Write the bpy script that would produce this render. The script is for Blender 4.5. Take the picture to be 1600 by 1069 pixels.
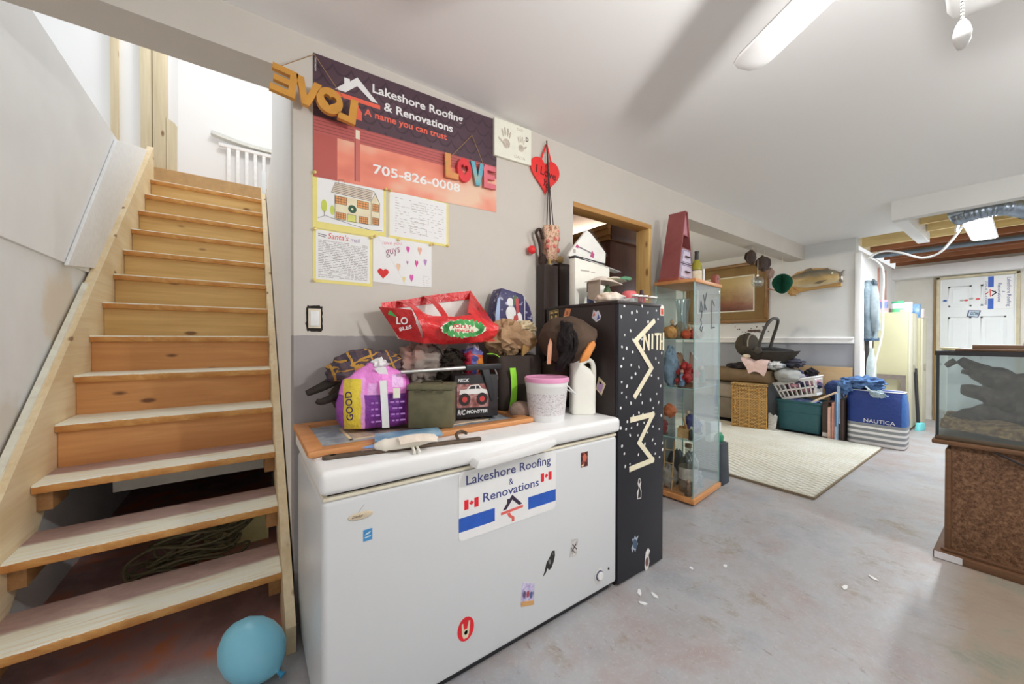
import bpy, bmesh, math, random
from mathutils import Vector, Matrix, Euler, noise

for _o in list(bpy.data.objects):
    bpy.data.objects.remove(_o)
SC = bpy.context.scene
COL = SC.collection
PI = math.pi
random.seed(7)

# ------------------------------------------------------------------ camera
cam_d = bpy.data.cameras.new('camera')
cam = bpy.data.objects.new('camera', cam_d)
COL.objects.link(cam)
F_PX, YAW, PITCH, ROLL = 577.716, 0.950250, -0.00733, 0.002483
cam_d.sensor_fit = 'HORIZONTAL'
cam_d.sensor_width = 36.0
cam_d.lens = F_PX * 36.0 / 1600.0
cam_d.clip_start = 0.02
_fw = Vector((math.cos(YAW) * math.cos(PITCH), math.sin(YAW) * math.cos(PITCH), math.sin(PITCH)))
_rt = Vector((math.sin(YAW), -math.cos(YAW), 0))
_up = _rt.cross(_fw)
_c, _s = math.cos(ROLL), math.sin(ROLL)
_rt, _up = _c * _rt + _s * _up, _c * _up - _s * _rt
m = Matrix(((_rt.x, _up.x, -_fw.x, 0), (_rt.y, _up.y, -_fw.y, 0), (_rt.z, _up.z, -_fw.z, 1.21), (0, 0, 0, 1)))
cam.matrix_world = m
SC.camera = cam

# ------------------------------------------------------------------ world, exposure, large lights
w = bpy.data.worlds.new('world')
SC.world = w
w.use_nodes = True
w.node_tree.nodes['Background'].inputs[0].default_value = (0.97, 0.99, 1.0, 1)
w.node_tree.nodes['Background'].inputs[1].default_value = 0.60
vs = SC.view_settings
vs.view_transform = 'Standard'
vs.look = 'None'
vs.gamma = 1.0
vs.exposure = 0.64
vs.use_curve_mapping = False
SC.cycles.transparent_max_bounces = 40
SC.cycles.max_bounces = 12
SC.cycles.diffuse_bounces = 6


def light(name, kind, loc, power, color, size=0.1, rot=None, size_y=None):
    d = bpy.data.lights.new(name, kind)
    d.energy = power
    d.color = color
    if kind == 'AREA':
        d.size = size
        if size_y:
            d.shape = 'RECTANGLE'
            d.size_y = size_y
    else:
        d.shadow_soft_size = size
    o = bpy.data.objects.new(name, d)
    COL.objects.link(o)
    o.location = loc
    if rot:
        o.rotation_euler = rot
    return o


light('fan_lamp_light', 'POINT', (1.18, 0.084, 2.0), 26, (1.0, 0.985, 0.96), 0.035)
light('shop_light_glow', 'AREA', (6.15, 0.3, 2.335), 48, (0.88, 0.95, 1.0), 1.05, None, 0.12)
light('room_lamp_light', 'POINT', (2.9, -0.9, 2.3), 30, (1.0, 0.985, 0.96), 0.05)
light('upstairs_light', 'POINT', (0.1, 4.4, 4.6), 30, (1.0, 0.99, 0.97), 0.25)
light('back_room_light', 'POINT', (3.6, 3.2, 2.3), 25, (1.0, 0.93, 0.8), 0.15)
light('passage_light', 'POINT', (7.6, -1.2, 2.1), 9, (0.9, 0.96, 1.0), 0.2)


# ------------------------------------------------------------------ colour + materials
def lin(v):
    v = v / 255.0
    return v / 12.92 if v <= 0.04045 else ((v + 0.055) / 1.055) ** 2.4


def C(r, g, b, k=1.25):
    return tuple(min(0.88, lin(x) * k) for x in (r, g, b)) + (1.0,)


class NT:
    def __init__(self, name, rough=0.6, metal=0.0, spec=0.4):
        self.m = bpy.data.materials.new(name)
        self.m.use_nodes = True
        self.t = self.m.node_tree
        self.n = self.t.nodes
        self.l = self.t.links
        self.b = self.n['Principled BSDF']
        self.b.inputs['Roughness'].default_value = rough
        self.b.inputs['Metallic'].default_value = metal
        self.b.inputs['Specular IOR Level'].default_value = spec
        self.co = self.n.new('ShaderNodeTexCoord').outputs['Object']

    def noise(self, scale=(5, 5, 5), detail=5, rough=0.55, dist=0.0, co=None):
        mp = self.n.new('ShaderNodeMapping')
        mp.inputs['Scale'].default_value = scale
        self.l.new(co or self.co, mp.inputs['Vector'])
        t = self.n.new('ShaderNodeTexNoise')
        t.inputs['Scale'].default_value = 1.0
        t.inputs['Detail'].default_value = detail
        t.inputs['Roughness'].default_value = rough
        t.inputs['Distortion'].default_value = dist
        self.l.new(mp.outputs[0], t.inputs['Vector'])
        return t.outputs['Fac']

    def ramp(self, fac, stops, interp='LINEAR'):
        r = self.n.new('ShaderNodeValToRGB')
        r.color_ramp.interpolation = interp
        e = r.color_ramp.elements
        while len(e) < len(stops):
            e.new(0.5)
        for i, (p, c) in enumerate(stops):
            e[i].position = p
            e[i].color = c
        self.l.new(fac, r.inputs[0])
        return r.outputs[0]

    def math(self, op, a, b=0.0, clamp=False):
        x = self.n.new('ShaderNodeMath')
        x.operation = op
        x.use_clamp = clamp
        for i, v in enumerate((a, b)):
            if isinstance(v, (int, float)):
                x.inputs[i].default_value = v
            else:
                self.l.new(v, x.inputs[i])
        return x.outputs[0]

    def mix(self, fac, a, b):
        x = self.n.new('ShaderNodeMix')
        x.data_type = 'RGBA'
        for sock, v in ((x.inputs[0], fac), (x.inputs[6], a), (x.inputs[7], b)):
            if isinstance(v, (int, float, tuple)):
                sock.default_value = v
            else:
                self.l.new(v, sock)
        return x.outputs[2]

    def xyz(self, co=None):
        s = self.n.new('ShaderNodeSeparateXYZ')
        self.l.new(co or self.co, s.inputs[0])
        return s.outputs

    def band(self, v, lo, hi, soft=0.0):
        if soft:
            a = self.math('MULTIPLY', self.math('SUBTRACT', v, lo), 1.0 / soft, True)
            b = self.math('MULTIPLY', self.math('SUBTRACT', hi, v), 1.0 / soft, True)
        else:
            a = self.math('GREATER_THAN', v, lo)
            b = self.math('LESS_THAN', v, hi)
        return self.math('MULTIPLY', a, b)

    def color(self, c):
        if isinstance(c, tuple):
            self.b.inputs['Base Color'].default_value = c
        else:
            self.l.new(c, self.b.inputs['Base Color'])
        return self

    def bump(self, h, strength=0.2, dist=0.01):
        b = self.n.new('ShaderNodeBump')
        b.inputs['Strength'].default_value = strength
        b.inputs['Distance'].default_value = dist
        self.l.new(h, b.inputs['Height'])
        self.l.new(b.outputs[0], self.b.inputs['Normal'])
        return self

    def wcoord(self):
        self.co = self.n.new('ShaderNodeNewGeometry').outputs['Position']
        return self


_plain = {}


def P(r, g, b, rough=0.6, metal=0.0, var=0.10, scale=18.0, bump=0.0, spec=0.4, k=1.25):
    """painted / plastic / cloth surface with slight colour variation"""
    key = (r, g, b, rough, metal, var, scale, bump, spec, k)
    if key in _plain:
        return _plain[key]
    t = NT('surface', rough, metal, spec)
    c = C(r, g, b, k)
    lo = tuple(max(0, x * (1 - var)) for x in c[:3]) + (1,)
    hi = tuple(min(0.9, x * (1 + var)) for x in c[:3]) + (1,)
    f = t.noise((scale,) * 3, 4)
    t.color(t.ramp(f, [(0.3, lo), (0.7, hi)]))
    if bump:
        t.bump(f, bump, 0.02)
    _plain[key] = t.m
    return t.m


def cloth(r, g, b, var=0.22, scale=26.0, bump=0.5, rough=0.9):
    return P(r, g, b, rough, 0, var, scale, bump, 0.15)


def shades(name, cols, scale, rough=0.7, detail=5, bump=0.0, dist=0.0, interp='LINEAR', spec=0.3, metal=0.0):
    t = NT(name, rough, metal, spec)
    f = t.noise(scale if isinstance(scale, tuple) else (scale,) * 3, detail, 0.6, dist)
    n = len(cols)
    t.color(t.ramp(f, [(0.28 + 0.44 * i / max(1, n - 1), c) for i, c in enumerate(cols)], interp))
    if bump:
        t.bump(f, bump, 0.02)
    return t.m


def wood(name, base, dark, axis='x', rough=0.55, knots=None, fine=60, stretch=2.0):
    t = NT(name, rough, 0, 0.35)
    sc = {'x': (stretch, fine, fine), 'y': (fine, stretch, fine), 'z': (fine, fine, stretch)}[axis]
    big = {'x': (1.2, 7, 7), 'y': (7, 1.2, 7), 'z': (7, 7, 1.2)}[axis]
    g = t.noise(sc, 4, 0.6, 0.4)
    b = t.noise(big, 3, 0.5, 0.6)
    mid = tuple((x * 0.55 + y * 0.45) for x, y in zip(base, dark))
    c1 = t.ramp(g, [(0.3, mid), (0.62, base)])
    col = t.mix(t.ramp(b, [(0.42, (0, 0, 0, 1)), (0.72, (0.6, 0.6, 0.6, 1))]), c1, dark)
    if knots:
        v = t.n.new('ShaderNodeTexVoronoi')
        mp = t.n.new('ShaderNodeMapping')
        mp.inputs['Scale'].default_value = {'x': (3.2, 8, 8), 'y': (8, 3.2, 8), 'z': (8, 8, 3.2)}[axis]
        t.l.new(t.co, mp.inputs[0])
        t.l.new(mp.outputs[0], v.inputs['Vector'])
        v.inputs['Scale'].default_value = 1.0
        col = t.mix(t.ramp(v.outputs['Distance'], [(0.07, (0.9, 0.9, 0.9, 1)), (0.13, (0, 0, 0, 1))]), col, knots)
    t.color(col)
    t.bump(g, 0.12, 0.004)
    return t.m


def zones(name, base, zs, rough=0.5, wob=0.0, var=0.0, wscale=8.0, bump=0.0, spec=0.4):
    """printed colour areas in the object's own coordinates: zs = [((x0,x1),(y0,y1),(z0,z1),colour)], None = everywhere"""
    t = NT(name, rough, 0, spec)
    co = t.co
    if wob:
        nz = t.n.new('ShaderNodeTexNoise')
        nz.inputs['Scale'].default_value = wscale
        t.l.new(co, nz.inputs['Vector'])
        a = t.n.new('ShaderNodeVectorMath')
        a.operation = 'MULTIPLY_ADD'
        t.l.new(nz.outputs['Color'], a.inputs[0])
        a.inputs[1].default_value = (wob,) * 3
        a.inputs[2].default_value = (0, 0, 0)
        b2 = t.n.new('ShaderNodeVectorMath')
        b2.operation = 'ADD'
        t.l.new(a.outputs[0], b2.inputs[0])
        t.l.new(co, b2.inputs[1])
        b3 = t.n.new('ShaderNodeVectorMath')
        b3.operation = 'SUBTRACT'
        t.l.new(b2.outputs[0], b3.inputs[0])
        b3.inputs[1].default_value = (wob / 2,) * 3
        co = b3.outputs[0]
    s = t.xyz(co)
    col = base
    for xr, yr, zr, c in zs:
        f = None
        for ax, r in zip((0, 1, 2), (xr, yr, zr)):
            if r is None:
                continue
            bd = t.band(s[ax], r[0], r[1])
            f = bd if f is None else t.math('MULTIPLY', f, bd)
        col = t.mix(f, col, c)
    if var:
        nn = t.noise((14,) * 3, 4)
        col = t.mix(t.math('MULTIPLY', nn, var), col, (0.02, 0.02, 0.02, 1))
    t.color(col)
    if bump:
        t.bump(t.noise((30,) * 3, 4), bump, 0.02)
    return t.m


def glass(name, tint=(0.9, 0.97, 0.96, 1), refl=0.10, rough=0.02, haze=0.0, haze_col=(0.6, 0.7, 0.74, 1)):
    mt = bpy.data.materials.new(name)
    mt.use_nodes = True
    n, l = mt.node_tree.nodes, mt.node_tree.links
    n.clear()
    o = n.new('ShaderNodeOutputMaterial')
    mx = n.new('ShaderNodeMixShader')
    tr = n.new('ShaderNodeBsdfTransparent')
    gl = n.new('ShaderNodeBsdfGlossy')
    fr = n.new('ShaderNodeLayerWeight')
    fr.inputs['Blend'].default_value = 0.5
    pw = n.new('ShaderNodeMath')
    pw.operation = 'POWER'
    pw.inputs[1].default_value = 4.0
    l.new(fr.outputs['Facing'], pw.inputs[0])
    ma = n.new('ShaderNodeMath')
    ma.operation = 'MULTIPLY_ADD'
    ma.inputs[1].default_value = 0.55
    ma.inputs[2].default_value = refl * 0.35
    l.new(pw.outputs[0], ma.inputs[0])
    tr.inputs[0].default_value = tint
    gl.inputs['Roughness'].default_value = rough
    l.new(ma.outputs[0], mx.inputs[0])
    if haze:  # pale diffuse share painted in for reflected haze
        df = n.new('ShaderNodeBsdfDiffuse')
        df.inputs[0].default_value = haze_col
        m2 = n.new('ShaderNodeMixShader')
        m2.inputs[0].default_value = haze
        l.new(tr.outputs[0], m2.inputs[1])
        l.new(df.outputs[0], m2.inputs[2])
        l.new(m2.outputs[0], mx.inputs[1])
    else:
        l.new(tr.outputs[0], mx.inputs[1])
    l.new(gl.outputs[0], mx.inputs[2])
    l.new(mx.outputs[0], o.inputs[0])
    return mt


def emit(name, col, s):
    mt = bpy.data.materials.new(name)
    mt.use_nodes = True
    b = mt.node_tree.nodes['Principled BSDF']
    b.inputs['Emission Color'].default_value = col
    b.inputs['Emission Strength'].default_value = s
    return mt


# ------------------------------------------------------------------ mesh builder
def rotz(a, loc=(0, 0, 0)):
    return Matrix.Translation(loc) @ Matrix.Rotation(a, 4, 'Z')


def plane(o, x, up, off=0.0):
    x, up = Vector(x).normalized(), Vector(up)
    n = x.cross(up).normalized()
    up = n.cross(x).normalized()
    o = Vector(o) + n * off
    return Matrix(((x.x, up.x, n.x, o.x), (x.y, up.y, n.y, o.y), (x.z, up.z, n.z, o.z), (0, 0, 0, 1)))


class MB:
    def __init__(self):
        self.v, self.f = [], []

    def add(self, vs, fs, M=None):
        o = len(self.v)
        for p in vs:
            p = Vector(p)
            self.v.append(M @ p if M is not None else p)
        self.f += [tuple(i + o for i in f) for f in fs]
        return self

    def box(self, a, b, M=None):
        x0, y0, z0 = (min(p, q) for p, q in zip(a, b))
        x1, y1, z1 = (max(p, q) for p, q in zip(a, b))
        return self.add([(x0, y0, z0), (x1, y0, z0), (x1, y1, z0), (x0, y1, z0), (x0, y0, z1), (x1, y0, z1), (x1, y1, z1), (x0, y1, z1)],
                        [(0, 3, 2, 1), (4, 5, 6, 7), (0, 1, 5, 4), (1, 2, 6, 5), (2, 3, 7, 6), (3, 0, 4, 7)], M)

    def prism(self, poly, z0, z1, M=None):
        n = len(poly)
        a = sum(poly[i][0] * poly[(i + 1) % n][1] - poly[(i + 1) % n][0] * poly[i][1] for i in range(n))
        if a < 0:
            poly = poly[::-1]
        vs = [(p[0], p[1], z0) for p in poly] + [(p[0], p[1], z1) for p in poly]
        fs = [tuple(range(n - 1, -1, -1)), tuple(range(n, 2 * n))] + [(i, (i + 1) % n, n + (i + 1) % n, n + i) for i in range(n)]
        return self.add(vs, fs, M)

    def tube(self, pts, r, n=8, cap=True, closed=False):
        pts = [Vector(p) for p in pts]
        rs = r if isinstance(r, (list, tuple)) else [r] * len(pts)
        k = len(pts)
        vs, fs = [], []
        nrm = None
        for i, p in enumerate(pts):
            if closed:
                t = pts[(i + 1) % k] - pts[i - 1]
            else:
                t = pts[min(i + 1, k - 1)] - pts[max(i - 1, 0)]
            t.normalize()
            if nrm is None:
                nrm = t.orthogonal().normalized()
            else:
                nrm = (nrm - t * nrm.dot(t))
                nrm = nrm.normalized() if nrm.length > 1e-6 else t.orthogonal().normalized()
            bi = t.cross(nrm)
            for j in range(n):
                a = 2 * PI * j / n
                vs.append(p + (nrm * math.cos(a) + bi * math.sin(a)) * rs[i])
        for i in range(k if closed else k - 1):
            for j in range(n):
                a, b = i * n + j, i * n + (j + 1) % n
                c, d = ((i + 1) % k) * n + (j + 1) % n, ((i + 1) % k) * n + j
                fs.append((a, b, c, d))
        if cap and not closed:
            fs.append(tuple(range(n - 1, -1, -1)))
            fs.append(tuple((k - 1) * n + j for j in range(n)))
        return self.add(vs, fs)

    def loft(self, secs, n=24, pw=2.0, M=None, amp=0.0, freq=6.0, seed=0.0, cap=True):
        """stack of super-ellipse rings: (z, rx, ry[, cx, cy[, power]])"""
        vs, fs = [], []
        for s in secs:
            z, rx, ry = s[:3]
            cx, cy = (s[3], s[4]) if len(s) > 4 else (0, 0)
            p = s[5] if len(s) > 5 else pw
            for j in range(n):
                a = 2 * PI * j / n
                ca, sa = math.cos(a), math.sin(a)
                x = math.copysign(abs(ca) ** (2 / p), ca) * rx
                y = math.copysign(abs(sa) ** (2 / p), sa) * ry
                q = Vector((cx + x, cy + y, z))
                if amp:
                    d = noise.noise(q * freq + Vector((seed, seed * 1.7, 0)))
                    q += Vector((x, y, 0)).normalized() * d * amp if (rx + ry) > 1e-6 else Vector()
                vs.append(q)
        k = len(secs)
        for i in range(k - 1):
            for j in range(n):
                fs.append((i * n + j, i * n + (j + 1) % n, (i + 1) * n + (j + 1) % n, (i + 1) * n + j))
        if cap:
            fs.append(tuple(range(n - 1, -1, -1)))
            fs.append(tuple((k - 1) * n + j for j in range(n)))
        return self.add(vs, fs, M)

    def lathe(self, prof, n=24, M=None, cap=True):
        return self.loft([(z, r, r) for r, z in prof], n, 2.0, M, cap=cap)

    def blob(self, c, r, seed=0, amp=0.25, freq=3.0, nu=28, nv=18, flat=None, M=None, ridge=False):
        rx, ry, rz = r if isinstance(r, (tuple, list)) else (r, r, r)
        vs, fs = [], []
        for i in range(nv + 1):
            th = PI * i / nv
            for j in range(nu):
                ph = 2 * PI * j / nu
                d = Vector((math.sin(th) * math.cos(ph), math.sin(th) * math.sin(ph), math.cos(th)))
                q = d * freq + Vector((seed * 3.1, seed * 1.3, seed * 2.2))
                h = noise.fractal(q, 1.0, 2.0, 3) if not ridge else 0.7 - abs(noise.noise(q)) * 2.2 - abs(noise.noise(q * 2.1)) * 0.9
                s = 1 + amp * h
                p = Vector((d.x * rx * s, d.y * ry * s, d.z * rz * s))
                if flat is not None and p.z < flat * rz:
                    p.z = flat * rz + (p.z - flat * rz) * 0.05
                vs.append(p + Vector(c))
        for i in range(nv):
            for j in range(nu):
                a, b = i * nu + j, i * nu + (j + 1) % nu
                fs.append((a, a + nu, b + nu, b))
        return self.add(vs, fs, M)

    def sheet(self, nx, ny, fn, th=0.004):
        """a cloth or paper sheet of thickness th over fn(u, v)"""
        top = [Vector(fn(i / nx, j / ny)) for j in range(ny + 1) for i in range(nx + 1)]
        W = nx + 1
        nr = []
        for j in range(ny + 1):
            for i in range(nx + 1):
                a = top[j * W + min(i + 1, nx)] - top[j * W + max(i - 1, 0)]
                b = top[min(j + 1, ny) * W + i] - top[max(j - 1, 0) * W + i]
                c = a.cross(b)
                nr.append(c.normalized() if c.length > 1e-9 else Vector((0, 0, 1)))
        n = len(top)
        vs = top + [p - q * th for p, q in zip(top, nr)]
        fs = []
        for j in range(ny):
            for i in range(nx):
                a = j * W + i
                fs.append((a, a + 1, a + W + 1, a + W))
                fs.append((n + a, n + a + W, n + a + W + 1, n + a + 1))
        for i in range(nx):
            fs.append((i + 1, i, n + i, n + i + 1))
            a = ny * W + i
            fs.append((a, a + 1, n + a + 1, n + a))
        for j in range(ny):
            a = j * W
            fs.append((a, a + W, n + a + W, n + a))
            a = j * W + nx
            fs.append((a + W, a, n + a, n + a + W))
        return self.add(vs, fs)


def _tag(o, label, cat, group, kind):
    if label:
        o['label'] = label
    if cat:
        o['category'] = cat
    if group:
        o['group'] = group
    if kind:
        o['kind'] = kind


def obj(name, mb, mat, parent=None, label=None, cat=None, group=None, kind=None, bevel=0.0, smooth=None, local=False, seg=2, origin=None):
    """ONE mesh object. World coordinates unless local; a top-level mesh gets its origin at its base centre."""
    vs = mb.v
    if parent is not None and not local:
        inv = FRAMES[parent.name].inverted()
        vs = [inv @ p for p in vs]
    off = Vector((0, 0, 0))
    if parent is None:
        if origin is not None:
            off = Vector(origin)
        else:
            lo = Vector((min(p.x for p in vs), min(p.y for p in vs), min(p.z for p in vs)))
            hi = Vector((max(p.x for p in vs), max(p.y for p in vs), max(p.z for p in vs)))
            off = Vector(((lo.x + hi.x) / 2, (lo.y + hi.y) / 2, lo.z))
        vs = [p - off for p in vs]
    me = bpy.data.meshes.new(name)
    me.from_pydata([tuple(p) for p in vs], [], mb.f)
    if bevel:
        bm = bmesh.new()
        bm.from_mesh(me)
        bmesh.ops.remove_doubles(bm, verts=bm.verts, dist=1e-6)
        es = [e for e in bm.edges if len(e.link_faces) == 2 and e.calc_face_angle(0) > 0.5]
        try:
            bmesh.ops.bevel(bm, geom=es, offset=bevel, segments=seg, affect='EDGES', profile=0.5, clamp_overlap=True)
        except Exception:
            pass
        bm.to_mesh(me)
        bm.free()
    me.update()
    if smooth is None:
        smooth = 35 if bevel else None
    if smooth:
        me.shade_smooth()
        me.set_sharp_from_angle(angle=math.radians(smooth))
    for mm in (mat if isinstance(mat, (list, tuple)) else [mat]):
        me.materials.append(mm)
    o = bpy.data.objects.new(name, me)
    COL.objects.link(o)
    o.location = off
    if parent is not None:
        o.parent = parent
        FRAMES[o.name] = FRAMES[parent.name]
    else:
        FRAMES[o.name] = Matrix.Translation(off)
    _tag(o, label, cat, group, kind)
    return o


FRAMES = {}


def thing(name, label, cat, loc=(0, 0, 0), rz=0.0, group=None, kind=None):
    o = bpy.data.objects.new(name, None)
    o.empty_display_size = 0.05
    COL.objects.link(o)
    o.location = loc
    o.rotation_euler = (0, 0, rz)
    FRAMES[o.name] = rotz(rz, loc)
    _tag(o, label, cat, group, kind)
    return o


def dup(root, loc, label=None, rz=None, scale=None):
    r = root.copy()
    COL.objects.link(r)
    r.location = loc
    if rz is not None:
        r.rotation_euler = (0, 0, rz)
    if scale:
        r.scale = scale
    if label:
        r['label'] = label
    for ch in list(root.children):
        c = ch.copy()
        COL.objects.link(c)
        c.parent = r
        for g in ch.children:
            d = g.copy()
            COL.objects.link(d)
            d.parent = c
    return r


def text_mb(body, M, w=None, h=None, depth=0.0006, bold=0.0, mirror=False, italic=0.0, align='LEFT', spacing=1.0):
    """lettering as thin solid letters; M maps (x right, y up, z out). The text's box is fitted to w x h from its lower left corner."""
    cu = bpy.data.curves.new('lettering', 'FONT')
    cu.body = body
    cu.size = 1.0
    cu.offset = bold
    cu.shear = italic
    cu.space_character = spacing
    cu.resolution_u = 3
    cu.extrude = 0.5
    cu.align_x = align
    o = bpy.data.objects.new('lettering', cu)
    COL.objects.link(o)
    dg = bpy.context.evaluated_depsgraph_get()
    me = bpy.data.meshes.new_from_object(o.evaluated_get(dg))
    bpy.data.objects.remove(o)
    bpy.data.curves.remove(cu)
    vs = [v.co.copy() for v in me.vertices]
    fs = [tuple(p.vertices) for p in me.polygons]
    bpy.data.meshes.remove(me)
    x0, x1 = min(v.x for v in vs), max(v.x for v in vs)
    y0, y1 = min(v.y for v in vs), max(v.y for v in vs)
    sx = (w / (x1 - x0)) if w else None
    sy = (h / (y1 - y0)) if h else None
    sx = sx or sy
    sy = sy or sx
    out = []
    for v in vs:
        x = (v.x - x0) * sx
        if mirror:
            x = (x1 - x0) * sx - x
        out.append((x, (v.y - y0) * sy, (v.z + 0.5) * depth))
    if mirror:
        fs = [f[::-1] for f in fs]
    return MB().add(out, fs, M)


def heart_poly(w, h, n=28):
    pts = []
    for i in range(n):
        t = 2 * PI * i / n
        x = 16 * math.sin(t) ** 3
        y = 13 * math.cos(t) - 5 * math.cos(2 * t) - 2 * math.cos(3 * t) - math.cos(4 * t)
        pts.append((x / 32 * w, (y + 2.5) / 29 * h))
    return pts


def ell(rx, ry, n=24, cx=0, cy=0, rot=0):
    return [(cx + rx * math.cos(a) * math.cos(rot) - ry * math.sin(a) * math.sin(rot), cy + rx * math.cos(a) * math.sin(rot) + ry * math.sin(a) * math.cos(rot)) for a in (2 * PI * i / n for i in range(n))]


def rect(x0, y0, x1, y1):
    return [(x0, y0), (x1, y0), (x1, y1), (x0, y1)]


def strip(pts, w):
    """flat ribbon outline of width w along a 2D polyline, one quad per segment"""
    out = []
    for (a, b), (c, d) in zip(pts, pts[1:]):
        L = math.hypot(c - a, d - b) or 1e-6
        nx, ny = -(d - b) / L * w / 2, (c - a) / L * w / 2
        out.append([(a + nx, b + ny), (c + nx, d + ny), (c - nx, d - ny), (a - nx, b - ny)])
    return out


def smooth_path(pts, k=6):
    """Catmull-Rom through pts"""
    pts = [Vector(p) for p in pts]
    out = []
    for i in range(len(pts) - 1):
        p0, p1, p2, p3 = pts[max(i - 1, 0)], pts[i], pts[i + 1], pts[min(i + 2, len(pts) - 1)]
        for j in range(k):
            t = j / k
            out.append(0.5 * ((2 * p1) + (p2 - p0) * t + (2 * p0 - 5 * p1 + 4 * p2 - p3) * t * t + (3 * p1 - p0 - 3 * p2 + p3) * t ** 3))
    out.append(pts[-1])
    return out

# ================================================================== SETTING
def floor_mat():
    t = NT('concrete', 0.42, 0, 0.5).wcoord()
    a = t.noise((1.6, 1.6, 1), 9, 0.68, 0.15)
    b = t.noise((2.6, 2.6, 1), 10, 0.72, 0.2)
    c = t.noise((60, 60, 1), 6, 0.75)
    d = t.noise((26, 9, 1), 6, 0.75, 0.3)
    col = t.ramp(a, [(0.30, C(138, 140, 144)), (0.48, C(158, 158, 160)), (0.66, C(148, 144, 144))])
    col = t.mix(t.ramp(b, [(0.54, (0, 0, 0, 1)), (0.70, (0.42,) * 3 + (1,))]), col, C(124, 130, 146))
    b2 = t.noise((1.7, 1.9, 3), 10, 0.72, 0.2)
    col = t.mix(t.ramp(b2, [(0.50, (0, 0, 0, 1)), (0.66, (0.8,) * 3 + (1,))]), col, C(150, 132, 126))
    b3 = t.noise((3.7, 3.1, 7), 10, 0.76, 0.2)
    col = t.mix(t.ramp(b3, [(0.56, (0, 0, 0, 1)), (0.66, (0.7,) * 3 + (1,))]), col, C(132, 116, 92))
    col = t.mix(t.ramp(c, [(0.54, (0, 0, 0, 1)), (0.70, (0.6,) * 3 + (1,))]), col, C(178, 176, 174))
    col = t.mix(t.ramp(d, [(0.60, (0, 0, 0, 1)), (0.70, (0.75,) * 3 + (1,))]), col, C(118, 104, 96))
    # brown dirt, green paint remnants and the aquarium stand's shadow painted into the floor
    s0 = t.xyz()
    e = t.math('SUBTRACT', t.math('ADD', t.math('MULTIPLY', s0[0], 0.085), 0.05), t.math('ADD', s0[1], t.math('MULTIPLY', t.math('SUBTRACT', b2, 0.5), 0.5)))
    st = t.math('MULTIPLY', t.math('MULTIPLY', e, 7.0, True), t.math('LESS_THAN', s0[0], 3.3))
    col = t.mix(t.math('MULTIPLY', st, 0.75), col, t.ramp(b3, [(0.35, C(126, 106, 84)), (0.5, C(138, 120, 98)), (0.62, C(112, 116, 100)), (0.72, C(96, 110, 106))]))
    # old paint left under the stairs
    s = t.xyz()
    wob = t.math('MULTIPLY', t.math('SUBTRACT', a, 0.5), 0.25)
    yy = t.math('ADD', t.math('ADD', s[1], t.math('MULTIPLY', s[0], 0.22)), wob)
    msk = t.math('MULTIPLY', t.band(yy, 1.70, 9, 0.08), t.math('LESS_THAN', s[0], 0.16))
    paint = t.ramp(b, [(0.38, C(150, 116, 112)), (0.5, C(168, 134, 132)), (0.62, C(196, 120, 82))])
    col = t.mix(msk, col, paint)
    t.color(col)
    t.bump(c, 0.12, 0.003)
    return t.m


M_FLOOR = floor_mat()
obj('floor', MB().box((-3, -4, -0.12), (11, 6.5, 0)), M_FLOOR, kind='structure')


def wall_mat(up, low, edge, wob=0.02, scuff=0.25):
    t = NT('wall_paint', 0.75, 0, 0.25).wcoord()
    s = t.xyz()
    n1 = t.noise((3, 3, 3), 5, 0.6)
    n2 = t.noise((22, 22, 22), 4, 0.6)
    z = t.math('ADD', s[2], t.math('MULTIPLY', t.math('SUBTRACT', t.noise((7, 7, 7), 6, 0.7), 0.5), wob))
    f = t.math('GREATER_THAN', z, edge)
    u = t.ramp(n1, [(0.3, tuple(x * 0.95 for x in up[:3]) + (1,)), (0.7, up)])
    lo = t.ramp(n1, [(0.3, tuple(x * 0.9 for x in low[:3]) + (1,)), (0.7, low)])
    col = t.mix(f, lo, u)
    if scuff:
        k = t.math('MULTIPLY', t.ramp(t.noise((9, 9, 16), 6, 0.75), [(0.64, (0, 0, 0, 1)), (0.72, (scuff,) * 3 + (1,))]), t.math('LESS_THAN', s[2], edge + 0.1))
        col = t.mix(k, col, C(205, 200, 196))
    t.color(col)
    t.bump(n2, 0.06, 0.004)
    return t.m


M_WALL = wall_mat(C(193, 187, 179), C(152, 147, 146), 1.225)
M_WHITE = P(226, 227, 228, 0.7, 0, 0.03, 3)
M_CEIL = shades('ceiling_paint', [C(219, 221, 222), C(226, 228, 229)], 1.2, 0.85)
M_CREAM = P(226, 216, 192, 0.75, 0, 0.05, 3)
M_TRIM = P(226, 226, 222, 0.45, 0, 0.04, 6)

wf = MB()
wf.box((0.157, 1.80, 0), (1.79, 1.915, 2.5))
wf.box((1.79, 1.80, 2.146), (2.683, 1.915, 2.5))
wf.box((2.683, 1.80, 0), (3.05, 1.915, 2.5))
wf.box((-0.745, 1.80, 2.33), (0.157, 1.99, 2.5))
wf.box((3.05, 1.80, 2.305), (6.2, 1.99, 2.5))
wall_front = obj('wall_front', wf, M_WALL, kind='structure', origin=(0, 1.8, 0))

ce = MB()
ce.box((-3, -4, 2.5), (4.9, 1.8, 2.56))
ce.box((4.9, 0.66, 2.5), (6.3, 1.8, 2.56))
ce.box((0.2, 1.8, 2.5), (6.3, 4.75, 2.56))
ceiling = obj('ceiling', ce, M_CEIL, kind='structure', origin=(0, 0, 2.5))
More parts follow.
